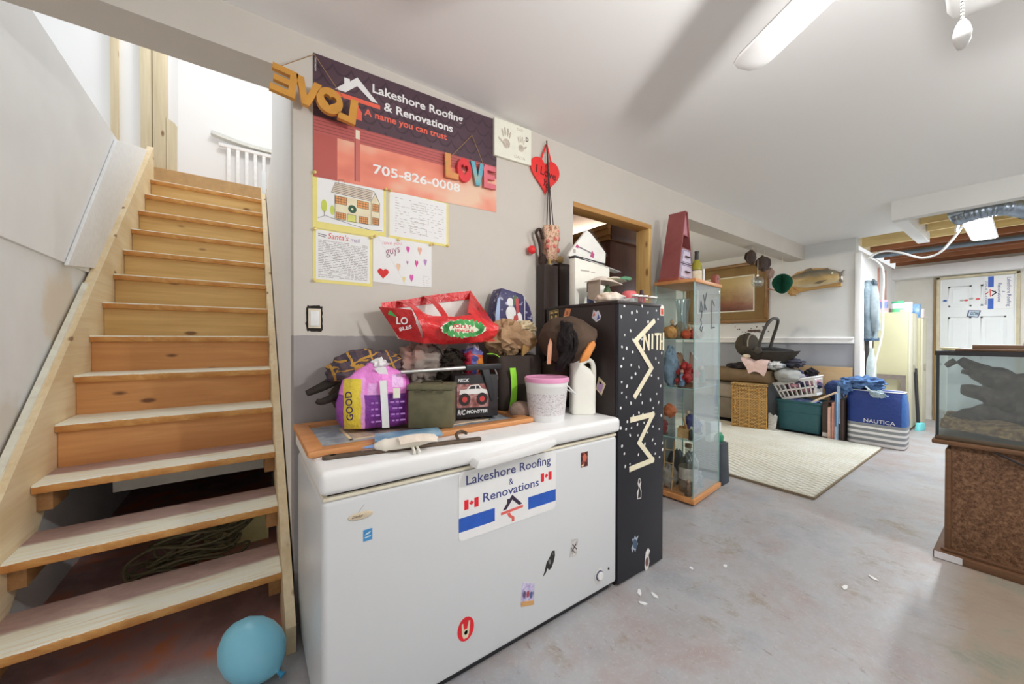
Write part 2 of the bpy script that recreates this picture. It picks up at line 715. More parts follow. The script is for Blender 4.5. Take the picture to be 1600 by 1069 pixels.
# dropped boards around the open joist bay
obj('trim_1', MB().box((4.885, -4, 2.325), (4.99, 0.757, 2.5)), P(196, 196, 194, .8, 0, .03, 2), kind='structure')  # greyer than the side board: shade put into the near board's colour
obj('trim_2', MB().box((4.99, 0.665, 2.325), (6.3, 0.757, 2.5)), M_CEIL, kind='structure')
# the joists of the open bay
jo = thing('ceiling_joists', None, None, (5.0, 0, 2.4), kind='structure')
M_JOIST = wood('joist_wood', C(222, 202, 152), C(190, 160, 106), 'y')
M_JOISTD = wood('old_joist_wood', C(150, 100, 70), C(104, 62, 44), 'y')
for i in range(9):
    x = 5.20 + i * 0.41
    obj('joist', MB().box((x, -4, 2.40), (x + 0.04, 0.66 if x < 6.32 else 1.26, 2.63)), M_JOIST if i < 4 else M_JOISTD, jo)
obj('subfloor', MB().box((4.95, -4, 2.63), (8.7, 1.5, 2.66)), M_JOIST, jo)
obj('blocking', MB().box((5.02, 0.30, 2.44), (5.2, 0.335, 2.62)), M_JOIST, jo)
pipe = MB().tube([(7.15, -4, 2.385), (7.15, 1.3, 2.385)], 0.032, 12)
obj('water_pipe', pipe, P(112, 124, 136, 0.4, 0.6), jo, smooth=40)

# stairwell, left wall: lower wall and an upper drywall sheet that stops at a ledge
wl = MB()
wl.box((-0.95, -4, 0), (-0.757, 1.8, 2.5))
wl.box((-0.95, 1.8, 0), (-0.757, 5.03, 2.6))
M_WL = NT('wall_paint', 0.75, 0, 0.2).wcoord()
_s = M_WL.xyz()
_n = M_WL.noise((2.2, 2.2, 2.2), 5, 0.6)
_wob = M_WL.math('MULTIPLY', M_WL.math('SUBTRACT', M_WL.noise((4, 4, 4), 5, 0.6), 0.5), 0.35)
_yy = M_WL.math('ADD', _s[1], _wob)
_zz = M_WL.math('ADD', _s[2], _wob)
_k = M_WL.math('MULTIPLY', M_WL.band(_yy, 2.62, 2.98, 0.06), M_WL.band(_zz, 0.95, 1.57, 0.12))
_k2 = M_WL.math('MULTIPLY', M_WL.band(_yy, 2.05, 2.42, 0.05), M_WL.band(_zz, 0.1, 1.0, 0.1))
_col = M_WL.ramp(_n, [(0.3, C(208, 209, 209)), (0.7, C(218, 219, 219))])
_col = M_WL.mix(M_WL.math('MULTIPLY', _k, 0.6), _col, C(206, 188, 160))
_col = M_WL.mix(M_WL.math('MULTIPLY', _k2, 0.55), _col, C(196, 184, 168))
M_WL.color(_col)
wall_left = obj('wall_left', wl, M_WL.m, kind='structure', origin=(-0.757, 0, 0))
obj('drywall_sheet', MB().box((-0.757, 1.99, 1.59), (-0.745, 5.03, 2.6)).box((-0.757, -4, 1.59), (-0.745, 1.99, 2.5)), M_WHITE, wall_left)
obj('ledge', MB().box((-3, 1.99, 2.601), (-0.747, 5.03, 2.612)), M_WHITE, wall_left)

# stairwell, right wall (return of the front wall) and the closing wall under the landing
wr = MB()
wr.box((0.157, 1.915, 0), (0.27, 4.80, 2.70))
wr.box((0.157, 1.915, 2.70), (0.27, 3.45, 3.75))
obj('wall_stairwell', wr, P(230, 230, 229, 0.6, 0, 0.02, 4), kind='structure')
# loose plastic-like sheet edge bulging off the return wall
M_DRK = P(96, 92, 88, 0.9, 0, 0.2, 4)
obj('wall_understair', MB().box((-0.757, 4.72, 0), (0.157, 4.8, 2.6)), M_DRK, kind='structure')

# upstairs: landing floor, walls
obj('floor_landing', MB().box((-1.3, 4.795, 2.62), (2.2, 6.3, 2.822)), P(176, 140, 96), kind='structure')
wu = MB()
wu.box((-0.70, 6.2, 2.6), (2.4, 6.3, 5.6))
wu.box((-3.2, 5.03, 2.6), (-0.82, 5.13, 5.6))
wu.box((-0.86, 5.13, 2.6), (-0.70, 6.3, 5.6))
wall_up = obj('wall_upstairs', wu, P(236, 236, 235, 0.7, 0, 0.01, 2), kind='structure')
M_STUD = wood('stud_wood', C(200, 188, 160), C(176, 158, 126), 'z', knots=C(120, 86, 52))
obj('stud', MB().box((-1.035, 4.985, 2.6), (-0.985, 5.03, 4.9)), M_STUD, wall_up, bevel=0.002)
obj('stud', MB().box((-0.835, 4.985, 2.6), (-0.755, 5.05, 5.1)), M_STUD, wall_up, bevel=0.002)
obj('stud', MB().box((-0.748, 4.975, 2.82), (-0.655, 5.14, 5.1)), M_STUD, wall_up, bevel=0.002)

# back room behind the front wall (seen through the doorway)
obj('wall_back', MB().box((0.27, 4.6, 0), (6.3, 4.7, 2.5)), M_CREAM, kind='structure')

# far wall with chair rail, passage wall, end wall
M_FAR = wall_mat(C(204, 206, 206), C(160, 165, 174), 1.165, 0.0, 0.0)
obj('wall_right', MB().box((6.2, 1.27, 0), (6.32, 4.7, 2.5)), M_FAR, kind='structure', origin=(6.2, 1.27, 0))
rail = MB()
rail.box((6.165, 1.275, 1.165), (6.2, 4.6, 1.25)).box((6.15, 1.275, 1.225), (6.2, 4.6, 1.24)).box((6.158, 1.275, 1.175), (6.2, 4.6, 1.186))
obj('trim_3', rail, M_TRIM, kind='structure', bevel=0.003)
obj('trim_4', MB().box((6.17, 1.215, 0), (6.325, 1.272, 2.30)), M_TRIM, kind='structure', bevel=0.004)
obj('wall_passage', MB().box((6.325, 1.27, 0), (8.6, 1.36, 2.36)), M_WHITE, kind='structure')
M_END = shades('raw_drywall', [C(196, 192, 182), C(210, 208, 203)], 2.2, 0.8)
we = MB()
we.box((8.5, 0.80, 0), (8.6, 1.27, 2.4)).box((8.5, -4, 0), (8.6, 0.09, 2.4)).box((8.5, 0.09, 2.14), (8.6, 0.80, 2.4))
obj('wall_end', we, M_END, kind='structure', origin=(8.5, 0, 0))
obj('trim_5', MB().box((8.28, -4, 2.165), (8.5, 1.27, 2.33)), M_TRIM, kind='structure', bevel=0.003)

# doorway in the front wall: raw pine jambs
M_PINE = wood('pine_jamb', C(214, 178, 116), C(186, 140, 78), 'z', knots=C(128, 82, 42))
M_PINEX = wood('pine_head', C(190, 146, 88), C(160, 112, 60), 'x', knots=C(120, 76, 40))
d1 = thing('door_1', None, None, (2.24, 1.85, 0), kind='structure')
obj('head_jamb', MB().box((1.79, 1.798, 2.11), (2.683, 1.917, 2.146)), M_PINEX, d1, bevel=0.002)
obj('jamb', MB().box((2.645, 1.798, 0), (2.683, 1.917, 2.11)), M_PINE, d1, bevel=0.002)

# the white end door with its frame
d2 = thing('door_2', None, None, (8.47, 0.445, 0), kind='structure')
M_DOOR = P(214, 218, 226, 0.45, 0, 0.02, 5)
obj('door_leaf', MB().box((8.455, 0.115, 0.01), (8.495, 0.775, 2.115)), M_DOOR, d2, bevel=0.002)
for (ya, yb) in ((0.185, 0.405), (0.485, 0.705)):
    for (za, zb) in ((0.22, 0.80), (0.95, 1.55), (1.70, 2.0)):
        fr = MB()
        t_ = 0.022
        for a, b in (((ya, za), (yb, za + t_)), ((ya, zb - t_), (yb, zb)), ((ya, za), (ya + t_, zb)), ((yb - t_, za), (yb, zb))):
            fr.box((8.4525, a[0], a[1]), (8.456, b[0], b[1]))
        fr.box((8.452, ya + 0.045, za + 0.045), (8.456, yb - 0.045, zb - 0.045))
        obj('door_panel', fr, M_DOOR, d2, bevel=0.003, seg=1)
obj('door_frame', MB().box((8.44, 0.785, 0), (8.52, 0.82, 2.15)).box((8.44, 0.075, 0), (8.52, 0.108, 2.15)).box((8.44, 0.075, 2.12), (8.52, 0.82, 2.155)), P(188, 178, 150, 0.6, 0, 0.15, 8), d2, bevel=0.002)
obj('door_stop', MB().box((8.43, 0.822, 0), (8.50, 0.842, 2.15)), wood('raw_stud', C(140, 112, 70), C(92, 70, 44), 'z'), d2)

# ================================================================== STAIRCASE
Y0, Z0, RUN, RISE, XL, XR = 2.062, 0.4254, 0.2252, 0.2, -0.700, 0.1155
M_RISER = wood('riser_pine', C(208, 172, 114), C(178, 136, 80), 'x', 0.5, knots=C(108, 70, 42), fine=42)
M_RISERD = wood('lower_riser_pine', C(204, 150, 96), C(170, 112, 64), 'x', 0.5, knots=C(92, 56, 36), fine=42)
M_STRING = wood('stringer_pine', C(220, 202, 170), C(196, 168, 124), 'y', 0.6, knots=C(128, 90, 56))
M_BLOCK = wood('cleat_wood', C(160, 120, 78), C(120, 82, 50), 'y')


def tread_mat(painted):
    """bare worn pine at the nosing; old brown paint kept at the back of the lower treads"""
    t = NT('tread_pine', 0.55, 0, 0.3)
    s = t.xyz()
    g = t.noise((3, 60, 60), 5, 0.65, 0.3)
    b = t.noise((5, 9, 9), 6, 0.7, 0.6)
    bare = t.ramp(g, [(0.3, C(206, 188, 160)), (0.5, C(236, 224, 202)), (0.75, C(244, 238, 226))])
    edge = t.ramp(b, [(0.35, C(206, 158, 96)), (0.6, C(178, 118, 62))])
    col = bare
    if painted:
        back = t.ramp(b, [(0.3, C(150, 124, 118)), (0.6, C(176, 150, 142)), (0.75, C(196, 174, 158))])
        yy = t.math('ADD', s[1], t.math('MULTIPLY', t.math('SUBTRACT', b, 0.5), 0.06))
        col = t.mix(t.math('MULTIPLY', t.math('SUBTRACT', yy, -0.015), 40.0, True), bare, back)
    zz = t.math('ADD', s[2], t.math('MULTIPLY', t.math('SUBTRACT', b, 0.5), 0.02))
    fz = t.math('MULTIPLY', t.math('LESS_THAN', zz, -0.006), t.math('LESS_THAN', s[1], -0.105))
    col = t.mix(fz, col, edge)
    t.color(col)
    t.bump(g, 0.15, 0.004)
    return t.m


M_TR_P, M_TR_B = tread_mat(True), tread_mat(False)
stair = thing('staircase', 'worn pine basement staircase with open lower risers rising beside the freezer', 'stairs', (-0.29, 1.85, 0))
tm = bpy.data.meshes.new('tread')
TD, TT = 0.27, 0.036
_b = MB()
n_ = 6
prof = [(-TD / 2 + 0.004, -TT), (TD / 2, -TT), (TD / 2, 0)]
prof += [(-TD / 2 + 0.012 - 0.012 * math.sin(a), -0.012 + 0.012 * math.cos(a)) for a in (PI / 2 * i / n_ for i in range(n_ + 1))]
prof += [(-TD / 2, -TT + 0.006)]
prism_v = [(XL + 0.0015, p[0], p[1]) for p in prof] + [(XR - 0.0015, p[0], p[1]) for p in prof]
NP = len(prof)
tm.from_pydata(prism_v, [], [tuple(range(NP - 1, -1, -1)), tuple(range(NP, 2 * NP))] + [(i, (i + 1) % NP, NP + (i + 1) % NP, NP + i) for i in range(NP)])
tm.shade_smooth()
tm.set_sharp_from_angle(angle=0.6)
tm.materials.append(M_TR_P)
tm2 = tm.copy()
tm2.materials.clear()
tm2.materials.append(M_TR_B)
inv_s = FRAMES['staircase'].inverted()
for k in range(-1, 12):
    o = bpy.data.objects.new('tread', tm if k < 2 else tm2)
    COL.objects.link(o)
    o.parent = stair
    o.location = inv_s @ Vector((0, Y0 + RUN * k + TD / 2, Z0 + RISE * k))
    if k < 2:
        o['label'] = 'wide tread with brown paint left behind a worn nosing'
for k in range(2, 13):
    yk = Y0 + RUN * k + 0.032
    zt = Z0 + RISE * k - (TT if k < 12 else -0.0)
    obj('riser', MB().box((XL + 0.002, yk, Z0 + RISE * (k - 1)), (XR - 0.002, yk + 0.02, zt - 0.001)), M_RISERD if k < 5 else M_RISER, stair)


def stringer(x0, x1, up, dn, y_lo, y_hi, mat, nm, foot=None):
    N = lambda y: Z0 + (y - Y0) * RISE / RUN
    poly = [(y_lo, max(0.0, N(y_lo) - dn)), (y_lo, N(y_lo) + up), (y_hi, N(y_hi) + up), (y_hi, N(y_hi) - dn)]
    yz = (y_lo - 0.0, 0.0)
    # clip at the floor
    yf = Y0 + (dn - Z0) * RUN / RISE
    if yf > y_lo:
        poly = [(y_lo, 0.0), (y_lo, N(y_lo) + up), (y_hi, N(y_hi) + up), (y_hi, N(y_hi) - dn), (yf, 0.0)]
    Mx = Matrix(((0, 0, 1, 0), (1, 0, 0, 0), (0, 1, 0, 0), (0, 0, 0, 1)))
    return obj(nm, MB().prism(poly, x0, x1, Mx), mat, stair)


stringer(-0.742, XL, 0.20, 0.26, 1.60, 4.70, M_STRING, 'stringer')
stringer(-0.744, -0.722, 0.216, -0.190, 1.60, 3.05, P(222, 212, 196, 0.6, 0, 0.12, 20), 'painted_cap')
stringer(XR, 0.150, 0.05, 0.30, 1.64, 4.70, M_STRING, 'stringer')
# white skirt board along the left wall
Mx = Matrix(((0, 0, 1, 0), (1, 0, 0, 0), (0, 1, 0, 0), (0, 0, 0, 1)))
sk = obj('skirt_board', MB().prism([(2.79, 1.573), (3.352, 1.640), (4.60, 2.90), (3.66, 2.575)], -0.743, -0.727, Mx), P(226, 224, 218, 0.55, 0, 0.06, 30), stair, bevel=0.003)
sk['label'] = 'white painted skirt board on the stair wall'
for k in (-1, 0, 1):
    for (xa, xb) in ((XL, XL + 0.045), (XR - 0.045, XR)):
        obj('cleat', MB().box((xa, Y0 + RUN * k + 0.05, Z0 + RISE * k - TT - 0.085), (xb, Y0 + RUN * k + 0.21, Z0 + RISE * k - TT)), M_BLOCK, stair, bevel=0.002)
obj('newel_stub', MB().box((0.118, 4.55, 2.63), (0.156, 4.62, 2.92)), M_TRIM, stair, bevel=0.003)

# things stored under the stairs
M_BRD = P(226, 206, 150, 0.7, 0, 0.1, 10)
bt = MB().box((-0.20, 2.675, 0.002), (0.10, 2.69, 0.30))
tb = obj('storage_board', bt, M_BRD, label='yellowish board propped under the stairs behind coiled cords', cat='board')
cr_ = obj('cross_rail', MB().box((XL + .14, 2.70, 0.425), (XR - .001, 2.74, 0.62)), P(222, 214, 202, 0.6, 0, 0.1, 8), stair, bevel=0.003)
cr_['label'] = 'off-white rail crossing behind the open treads'
rng = random.Random(3)
cords = MB()
for i in range(12):
    cx, cy = rng.uniform(-0.34, -0.14), rng.uniform(2.50, 2.58)
    rx, ry = rng.uniform(0.12, 0.21), rng.uniform(0.05, 0.09)
    z = 0.012 + i * 0.017
    ph = rng.uniform(0, 6)
    tl = rng.uniform(-0.35, 0.35)
    cords.tube([(cx + rx * math.cos(a + ph), cy + ry * math.sin(a + ph), z + 0.012 + 0.5 * tl * rx * math.cos(a) * (i / 12) + 0.015 * math.sin(3 * a)) for a in (2 * PI * j / 30 for j in range(30))], 0.0065, 6, closed=True)
cords.tube(smooth_path([(-0.45, 2.44, 0.02), (-0.47, 2.45, 0.14), (-0.36, 2.47, 0.19), (-0.30, 2.48, 0.14), (-0.40, 2.47, 0.10), (-0.2, 2.5, 0.2), (-0.05, 2.55, 0.24), (0.02, 2.58, 0.18), (-0.1, 2.56, 0.1)]), 0.0065, 6)
cords.tube(smooth_path([(-0.15, 2.5, 0.1), (-0.05, 2.56, 0.26), (0.03, 2.6, 0.25), (0.0, 2.6, 0.16), (-0.14, 2.54, 0.18), (-0.03, 2.56, 0.21)]), 0.0065, 6)
obj('extension_cord', cords, P(112, 106, 80, 0.5), label='tangled coil of dark extension cord on the floor under the stairs', cat='cord', smooth=60)

# blue balloon
bl = thing('balloon', 'light blue inflated balloon on the floor at the foot of the stairs', 'balloon', (0.012, 1.60, 0))
R_ = Matrix.Translation((0.012, 1.60, 0.102)) @ Euler((math.radians(12), math.radians(118), math.radians(-35))).to_matrix().to_4x4()
pr_ = [(0.0005, -0.118), (0.03, -0.112), (0.062, -0.088), (0.084, -0.05), (0.093, -0.01), (0.091, 0.03), (0.078, 0.066), (0.052, 0.096), (0.022, 0.114), (0.006, 0.120), (0.004, 0.124)]
obj('balloon_skin', MB().lathe(pr_, 36, R_), NT('latex', 0.28, 0, 0.5).color((0.26, 0.67, 0.87, 1)).m, bl, smooth=80)
obj('knot', MB().lathe([(0.004, 0.122), (0.008, 0.127), (0.005, 0.131), (0.013, 0.143), (0.011, 0.144)], 14, R_), P(70, 150, 190, 0.4), bl, smooth=60)

# slatted bed end upstairs
hb = thing('bed_headboard', 'white slatted bed headboard against the upstairs wall at the top of the stairs', 'headboard', (0.0, 6.1, 2.822))
M_HB = P(222, 224, 226, 0.5)
obj('top_rail', MB().sheet(16, 1, lambda u, v: (-0.37 + 0.80 * u, 6.07 + 0.09 * v, 3.82 + 0.05 * (1 - u) ** 2 - 0.02 * math.sin(u * 3)), 0.045), P(196, 198, 194, 0.5), hb)
obj('lower_rail', MB().box((-0.30, 6.09, 3.70), (0.43, 6.14, 3.745)), M_HB, hb, bevel=0.004)
for i in range(7):
    x = -0.215 + i * 0.095
    obj('slat', MB().box((x, 6.095, 2.822), (x + 0.04, 6.13, 3.705)), M_HB, hb, bevel=0.004)
for x in (0.43,):
    obj('post', MB().box((x, 6.08, 2.822), (x + 0.06, 6.15, 3.86)), M_HB, hb, bevel=0.004)
# leaning plank by the studs
pk = MB().prism([(-0.652, 2.825), (-0.575, 2.825), (-0.572, 3.33), (-0.59, 3.36), (-0.652, 3.40)], 0, 0.02, plane((0, 5.0, 0), (1, 0, 0), (0, 0, 1)))
obj('loose_plank', pk, M_STUD, label='short raw pine plank leaning by the studs at the stair top', cat='plank')

# ================================================================== ON THE FRONT WALL
WY = 1.80
WP = lambda y=WY: Matrix(((1, 0, 0, 0), (0, 0, -1, y), (0, 1, 0, 0), (0, 0, 0, 1)))      # local (X, Z, out)
BLK = P(26, 24, 24, 0.5)
INK = P(84, 78, 76, 0.8, 0, 0.05)


def ring_mb(outer, inner, z0, z1, M):
    n = len(outer)
    vs = [(p[0], p[1], z) for z in (z0, z1) for p in outer] + [(p[0], p[1], z) for z in (z0, z1) for p in inner]
    fs = []
    for i in range(n):
        j = (i + 1) % n
        fs += [(i, j, n + j, n + i), (2 * n + j, 2 * n + i, 3 * n + i, 3 * n + j), (n + i, n + j, 3 * n + j, 3 * n + i), (j, i, 2 * n + i, 2 * n + j)]
    return MB().add(vs, fs, M)


# ---- roofing banner
def banner_mat():
    t = NT('banner_print', 0.45, 0, 0.35)
    s = t.xyz()
    x = s[0]
    z = t.math('SUBTRACT', s[2], t.math('MULTIPLY', s[0], 0.0363))
    row = t.math('FLOOR', t.math('MULTIPLY', z, 17))
    u = t.math('FRACT', t.math('ADD', t.math('MULTIPLY', x, 13), t.math('MULTIPLY', t.math('MODULO', row, 2.0), 0.5)))
    v = t.math('FRACT', t.math('MULTIPLY', z, 17))
    uu = t.math('SUBTRACT', u, 0.5)
    arc = t.math('MULTIPLY', t.math('MULTIPLY', uu, uu), 2.6)
    d = t.math('ABSOLUTE', t.math('SUBTRACT', v, arc))
    n = t.noise((3, 3, 3), 4)
    dark = t.ramp(n, [(0.3, C(70, 52, 62)), (0.7, C(92, 72, 80))])
    dark = t.mix(t.math('MULTIPLY', t.math('LESS_THAN', d, 0.11), 0.55), dark, C(48, 36, 46))
    n2 = t.noise((2.2, 1, 3.4), 3)
    low = t.ramp(n2, [(0.35, C(198, 106, 92)), (0.5, C(226, 134, 112)), (0.66, C(244, 184, 160))])
    low = t.mix(t.band(z, 0.19, 0.262), low, C(176, 92, 88))
    line = t.math('FRACT', t.math('MULTIPLY', z, 70))
    low = t.mix(t.math('MULTIPLY', t.band(z, 0.20, 0.262), t.math('LESS_THAN', line, 0.3)), low, C(146, 76, 78))
    low = t.mix(t.math('MULTIPLY', t.math('LESS_THAN', x, 0.095), t.math('LESS_THAN', z, 0.19)), low, C(172, 88, 82))
    low = t.mix(t.math('MULTIPLY', t.band(x, 0.166, 0.192), t.band(z, 0.015, 0.25)), low, C(186, 104, 96))
    low = t.mix(t.math('MULTIPLY', t.band(x, 0.168, 0.172), t.band(z, 0.015, 0.25)), low, C(120, 66, 66))
    low = t.mix(t.math('MULTIPLY', t.band(x, 0.172, 0.190), t.band(z, 0.21, 0.25)), low, C(240, 206, 190))
    top = t.math('GREATER_THAN', z, 0.262)
    t.color(t.mix(top, low, dark))
    return t.m


BM = Matrix(((1, 0, 0, 0.231), (0, 0, -1, WY), (0.0363, 1, 0, 1.91), (0, 0, 0, 1)))
bn = thing('banner', 'large dark and coral roofing banner with a phone number on the front wall', 'banner', (0.231, WY, 1.91))
obj('banner_sheet', MB().prism(rect(0, 0, 0.94, 0.53), 0.0008, 0.003, BM), banner_mat(), bn)
WHT = P(240, 236, 230, 0.5, 0, 0.02)
COR = P(236, 98, 78, 0.5, 0, 0.02)
TM = BM @ Matrix.Translation((0, 0, 0.003))
obj('lettering', text_mb('Lakeshore Roofing', TM @ Matrix.Translation((0.247, 0.433, 0)), 0.475, 0.054, bold=0.02), WHT, bn)
obj('lettering', text_mb('& Renovations', TM @ Matrix.Translation((0.300, 0.378, 0)), 0.361, 0.041, bold=0.02), WHT, bn)
obj('lettering', text_mb('A name you can trust', TM @ Matrix.Translation((0.210, 0.318, 0)), 0.417, 0.043, bold=0.02), COR, bn)
obj('lettering', text_mb('705-826-0008', TM @ Matrix.Translation((0.250, 0.068, 0)), 0.455, 0.046, bold=0.02), WHT, bn)
obj('roof_logo', MB().prism([(.086, .405), (.124, .442), (.124, .470), (.148, .470), (.148, .460), (.180, .490), (.272, .402), (.243, .402), (.179, .450), (.130, .405)], 0, .0006, TM), WHT, bn)
obj('gutter_logo', MB().prism([(.082, .377), (.282, .377), (.282, .396), (.082, .396)], 0, .0006, TM).prism([(.148, .377), (.178, .377), (.188, .352), (.200, .335), (.200, .298), (.172, .298), (.172, .328), (.155, .35)], 0, .0006, TM), COR, bn)
obj('side_print', text_mb('ROOFING SIGNS', TM @ Matrix.Translation((0.012, 0.455, 0)) @ Matrix.Rotation(PI / 2, 4, 'Z'), 0.055, 0.006), WHT, bn)

# ---- LOVE signs
STR = P(150, 120, 84, 0.8)


def letters_sign(name, label, org, slope, specs, height, depth, hang, mirror, side):
    t = thing(name, label, 'sign', org)
    X = Vector((math.cos(slope), 0, math.sin(slope)))
    Mo = plane(org, X, (0, 0, 1))
    for ch, x0, wd, mt, dy in specs:
        Ml = Mo @ Matrix.Translation((x0, dy, 0))
        if ch == 'O':
            n = 28
            hp = heart_poly(wd * 0.5, height * 0.42, n)
            ou = [((wd / 2) + wd / 2 * math.sin(2 * PI * i / n), height / 2 + height / 2 * math.cos(2 * PI * i / n)) for i in range(n)]
            inn = [(wd / 2 + p[0], height * 0.5 + p[1] * 1.0) for p in hp]
            obj('letter', ring_mb(ou[::-1], inn[::-1], 0, depth, Ml), mt, t, bevel=0.0)
        elif ch == 'E':
            a = 0.30
            pts = [(0, 0), (wd, 0), (wd, height * .22), (wd * a, height * .22), (wd * a, height * .40), (wd * .9, height * .40), (wd * .9, height * .61), (wd * a, height * .61), (wd * a, height * .79), (wd, height * .79), (wd, height), (0, height)]
            if mirror:
                pts = [(wd - p[0], p[1]) for p in pts]
            obj('letter', MB().prism(pts, 0, depth, Ml), mt, t)
        elif ch == 'L':
            pts = [(0, 0), (wd, 0), (wd, height * .25), (wd * .42, height * .25), (wd * .42, height), (0, height)]
            if mirror:
                pts = [(wd - p[0], p[1]) for p in pts]
            obj('letter', MB().prism(pts, 0, depth, Ml), mt, t)
        else:
            pts = [(wd * .36, 0), (wd * .64, 0), (wd, height), (wd * .70, height), (wd * .5, height * .36), (wd * .30, height), (0, height)]
            obj('letter', MB().prism(pts, 0, depth, Ml), mt, t)
    h = MB()
    for a, b in hang:
        h.tube([a, b], 0.0016, 5)
    obj('hanging_string', h, STR, t)
    return t


GOLD = P(196, 142, 66, 0.35, 0.25, 0.08, 10)
letters_sign('love_sign', 'gold LOVE letters seen from behind hanging across the wall corner', (0.070, 1.755, 2.190), -0.118,
             [('E', 0.0, 0.088, GOLD, 0), ('V', 0.080, 0.095, GOLD, -0.004), ('O', 0.160, 0.102, GOLD, 0.002), ('L', 0.248, 0.072, GOLD, 0)], 0.108, 0.022,
             [((0.235, 1.785, 2.425), (0.10, 1.745, 2.29)), ((0.235, 1.785, 2.425), (0.345, 1.745, 2.255))], True, None)
letters_sign('love_sign', 'small painted LOVE letters in mixed colours hanging on the roofing banner', (0.842, 1.785, 2.052), 0.03,
             [('L', 0.0, 0.075, shades('paint', [C(120, 150, 60), C(206, 140, 90), C(190, 70, 60)], 9), 0.004), ('O', 0.068, 0.088, P(206, 56, 62, 0.5, 0, .1), 0.002), ('V', 0.150, 0.088, shades('paint', [C(88, 146, 170), C(110, 170, 180), C(200, 150, 90)], 12), 0.0), ('E', 0.232, 0.080, P(206, 106, 118, 0.5, 0, .1), 0.0)], 0.126, 0.012,
             [((1.002, 1.783, 2.327), (0.875, 1.772, 2.175)), ((1.002, 1.783, 2.327), (1.07, 1.772, 2.18))], False, None)

# ---- pinned papers
YEL = P(232, 206, 128, 0.8, 0, .05, 8)
PAP = P(236, 230, 222, 0.8, 0, .03, 8)
GRY = P(168, 158, 152, 0.8)
GRYP = P(150, 140, 138, 0.85)


def pin(t, x, z):
    obj('push_pin', MB().lathe([(0.001, 0), (0.006, 0.001), (0.004, 0.006), (0.007, 0.012), (0.003, 0.015)], 10, WP() @ Matrix.Translation((x, z, 0.002))), P(214, 190, 120, 0.3, 0.5), t, smooth=40)


def paper(name, label, rc, inset, pins, back=YEL):
    x0, z0, x1, z1 = rc
    t = thing(name, label, 'paper', ((x0 + x1) / 2, WY, z0))
    if back is not None:
        obj('backing_paper', MB().prism(rc and rect(x0, z0, x1, z1), 0.0006, 0.0016, WP()), back, t)
        i = inset
        obj('sheet', MB().prism(rect(x0 + i[0], z0 + i[1], x1 - i[2], z1 - i[3]), 0.0016, 0.0024, WP()), PAP, t)
    for p in pins:
        pin(t, *p)
    return t


def ink(lines, w, lift=0.0026):
    m_ = MB()
    for ln in lines:
        for q in strip(ln, w):
            m_.prism(q, lift, lift + 0.0004, WP())
    return m_


pp = paper('house_drawing', "child's crayon drawing of a two storey house pinned under the banner", (0.228, 1.690, 0.541, 1.930), (0.018, 0.030, 0.012, 0.004), [(0.236, 1.926), (0.537, 1.924)])
hx, hz = 0.228, 1.70
fills = MB()
obj('wall_fill', MB().prism([(hx + a, hz + b) for a, b in ((.088, .150), (.244, .152), (.244, .044), (.088, .042))], .0024, .0027, WP()).prism([(hx + a, hz + b) for a, b in ((.244, .152), (.262, .19), (.283, .152), (.280, .048), (.244, .044))], .0024, .0027, WP()), P(238, 206, 178, .8), pp)
obj('roof_fill', MB().prism([(hx + a, hz + b) for a, b in ((.074, .158), (.090, .205), (.255, .205), (.244, .155))], .0024, .0027, WP()), P(200, 186, 170, .8), pp)
wins = [(.090, .113, .137, .146), (.182, .113, .232, .146), (.093, .047, .133, .075), (.191, .045, .229, .075), (.25, .11, .278, .145), (.25, .05, .278, .08)]
for w_ in wins:
    obj('window_fill', MB().prism(rect(hx + w_[0], hz + w_[1], hx + w_[2], hz + w_[3]), .0027, .0029, WP()), P(214, 150, 96, .8), pp)
L_ = []
for w_ in wins:
    a, b, c, d = hx + w_[0], hz + w_[1], hx + w_[2], hz + w_[3]
    L_ += [[(a, b), (c, b), (c, d), (a, d), (a, b)]] + [[(a + (c - a) * k / 4, b), (a + (c - a) * k / 4, d)] for k in (1, 2, 3)] + [[(a, b + (d - b) * k / 3), (c, b + (d - b) * k / 3)] for k in (1, 2)]
G_ = lambda *p: [(hx + a, hz + b) for a, b in p]
L_ += [G_((.088, .15), (.088, .042), (.244, .044), (.244, .152)), G_((.244, .044), (.28, .048), (.283, .152), (.262, .195), (.244, .155)), G_((.074, .158), (.09, .205), (.255, .205), (.283, .152)), G_((.074, .158), (.244, .155)), G_((.02, .035), (.05, .05), (.088, .042), (.16, .03), (.24, .02), (.295, .025)), G_((.104, .2), (.104, .222), (.126, .222), (.126, .2)), G_((.14, .04), (.14, .075), (.176, .075), (.176, .041)), G_((.045, .05), (.045, .07))]
for k in range(5):
    L_.append(G_((.078 + .003 * k, .165 + .008 * k), (.246, .163 + .008 * k)))
obj('drawn_lines', ink(L_, 0.0016, .0029), INK, pp)
obj('door_fill', MB().prism(rect(hx + .142, hz + .041, hx + .175, hz + .073), .0027, .0029, WP()), P(206, 206, 120, .8), pp)
obj('tree_fill', MB().prism(ell(.012, .028, 16, hx + .045, hz + .092), .0027, .003, WP()).prism(ell(.009, .022, 16, hx + .078, hz + .08), .0025, .0027, WP()), P(186, 196, 92, .8), pp)
obj('wreath_fill', ring_mb(ell(.018, .018, 18, hx + .161, hz + .101)[::-1], ell(.005, .005, 18, hx + .161, hz + .101)[::-1], .0029, .0034, WP()), P(58, 88, 70, .8), pp)

rng = random.Random(11)


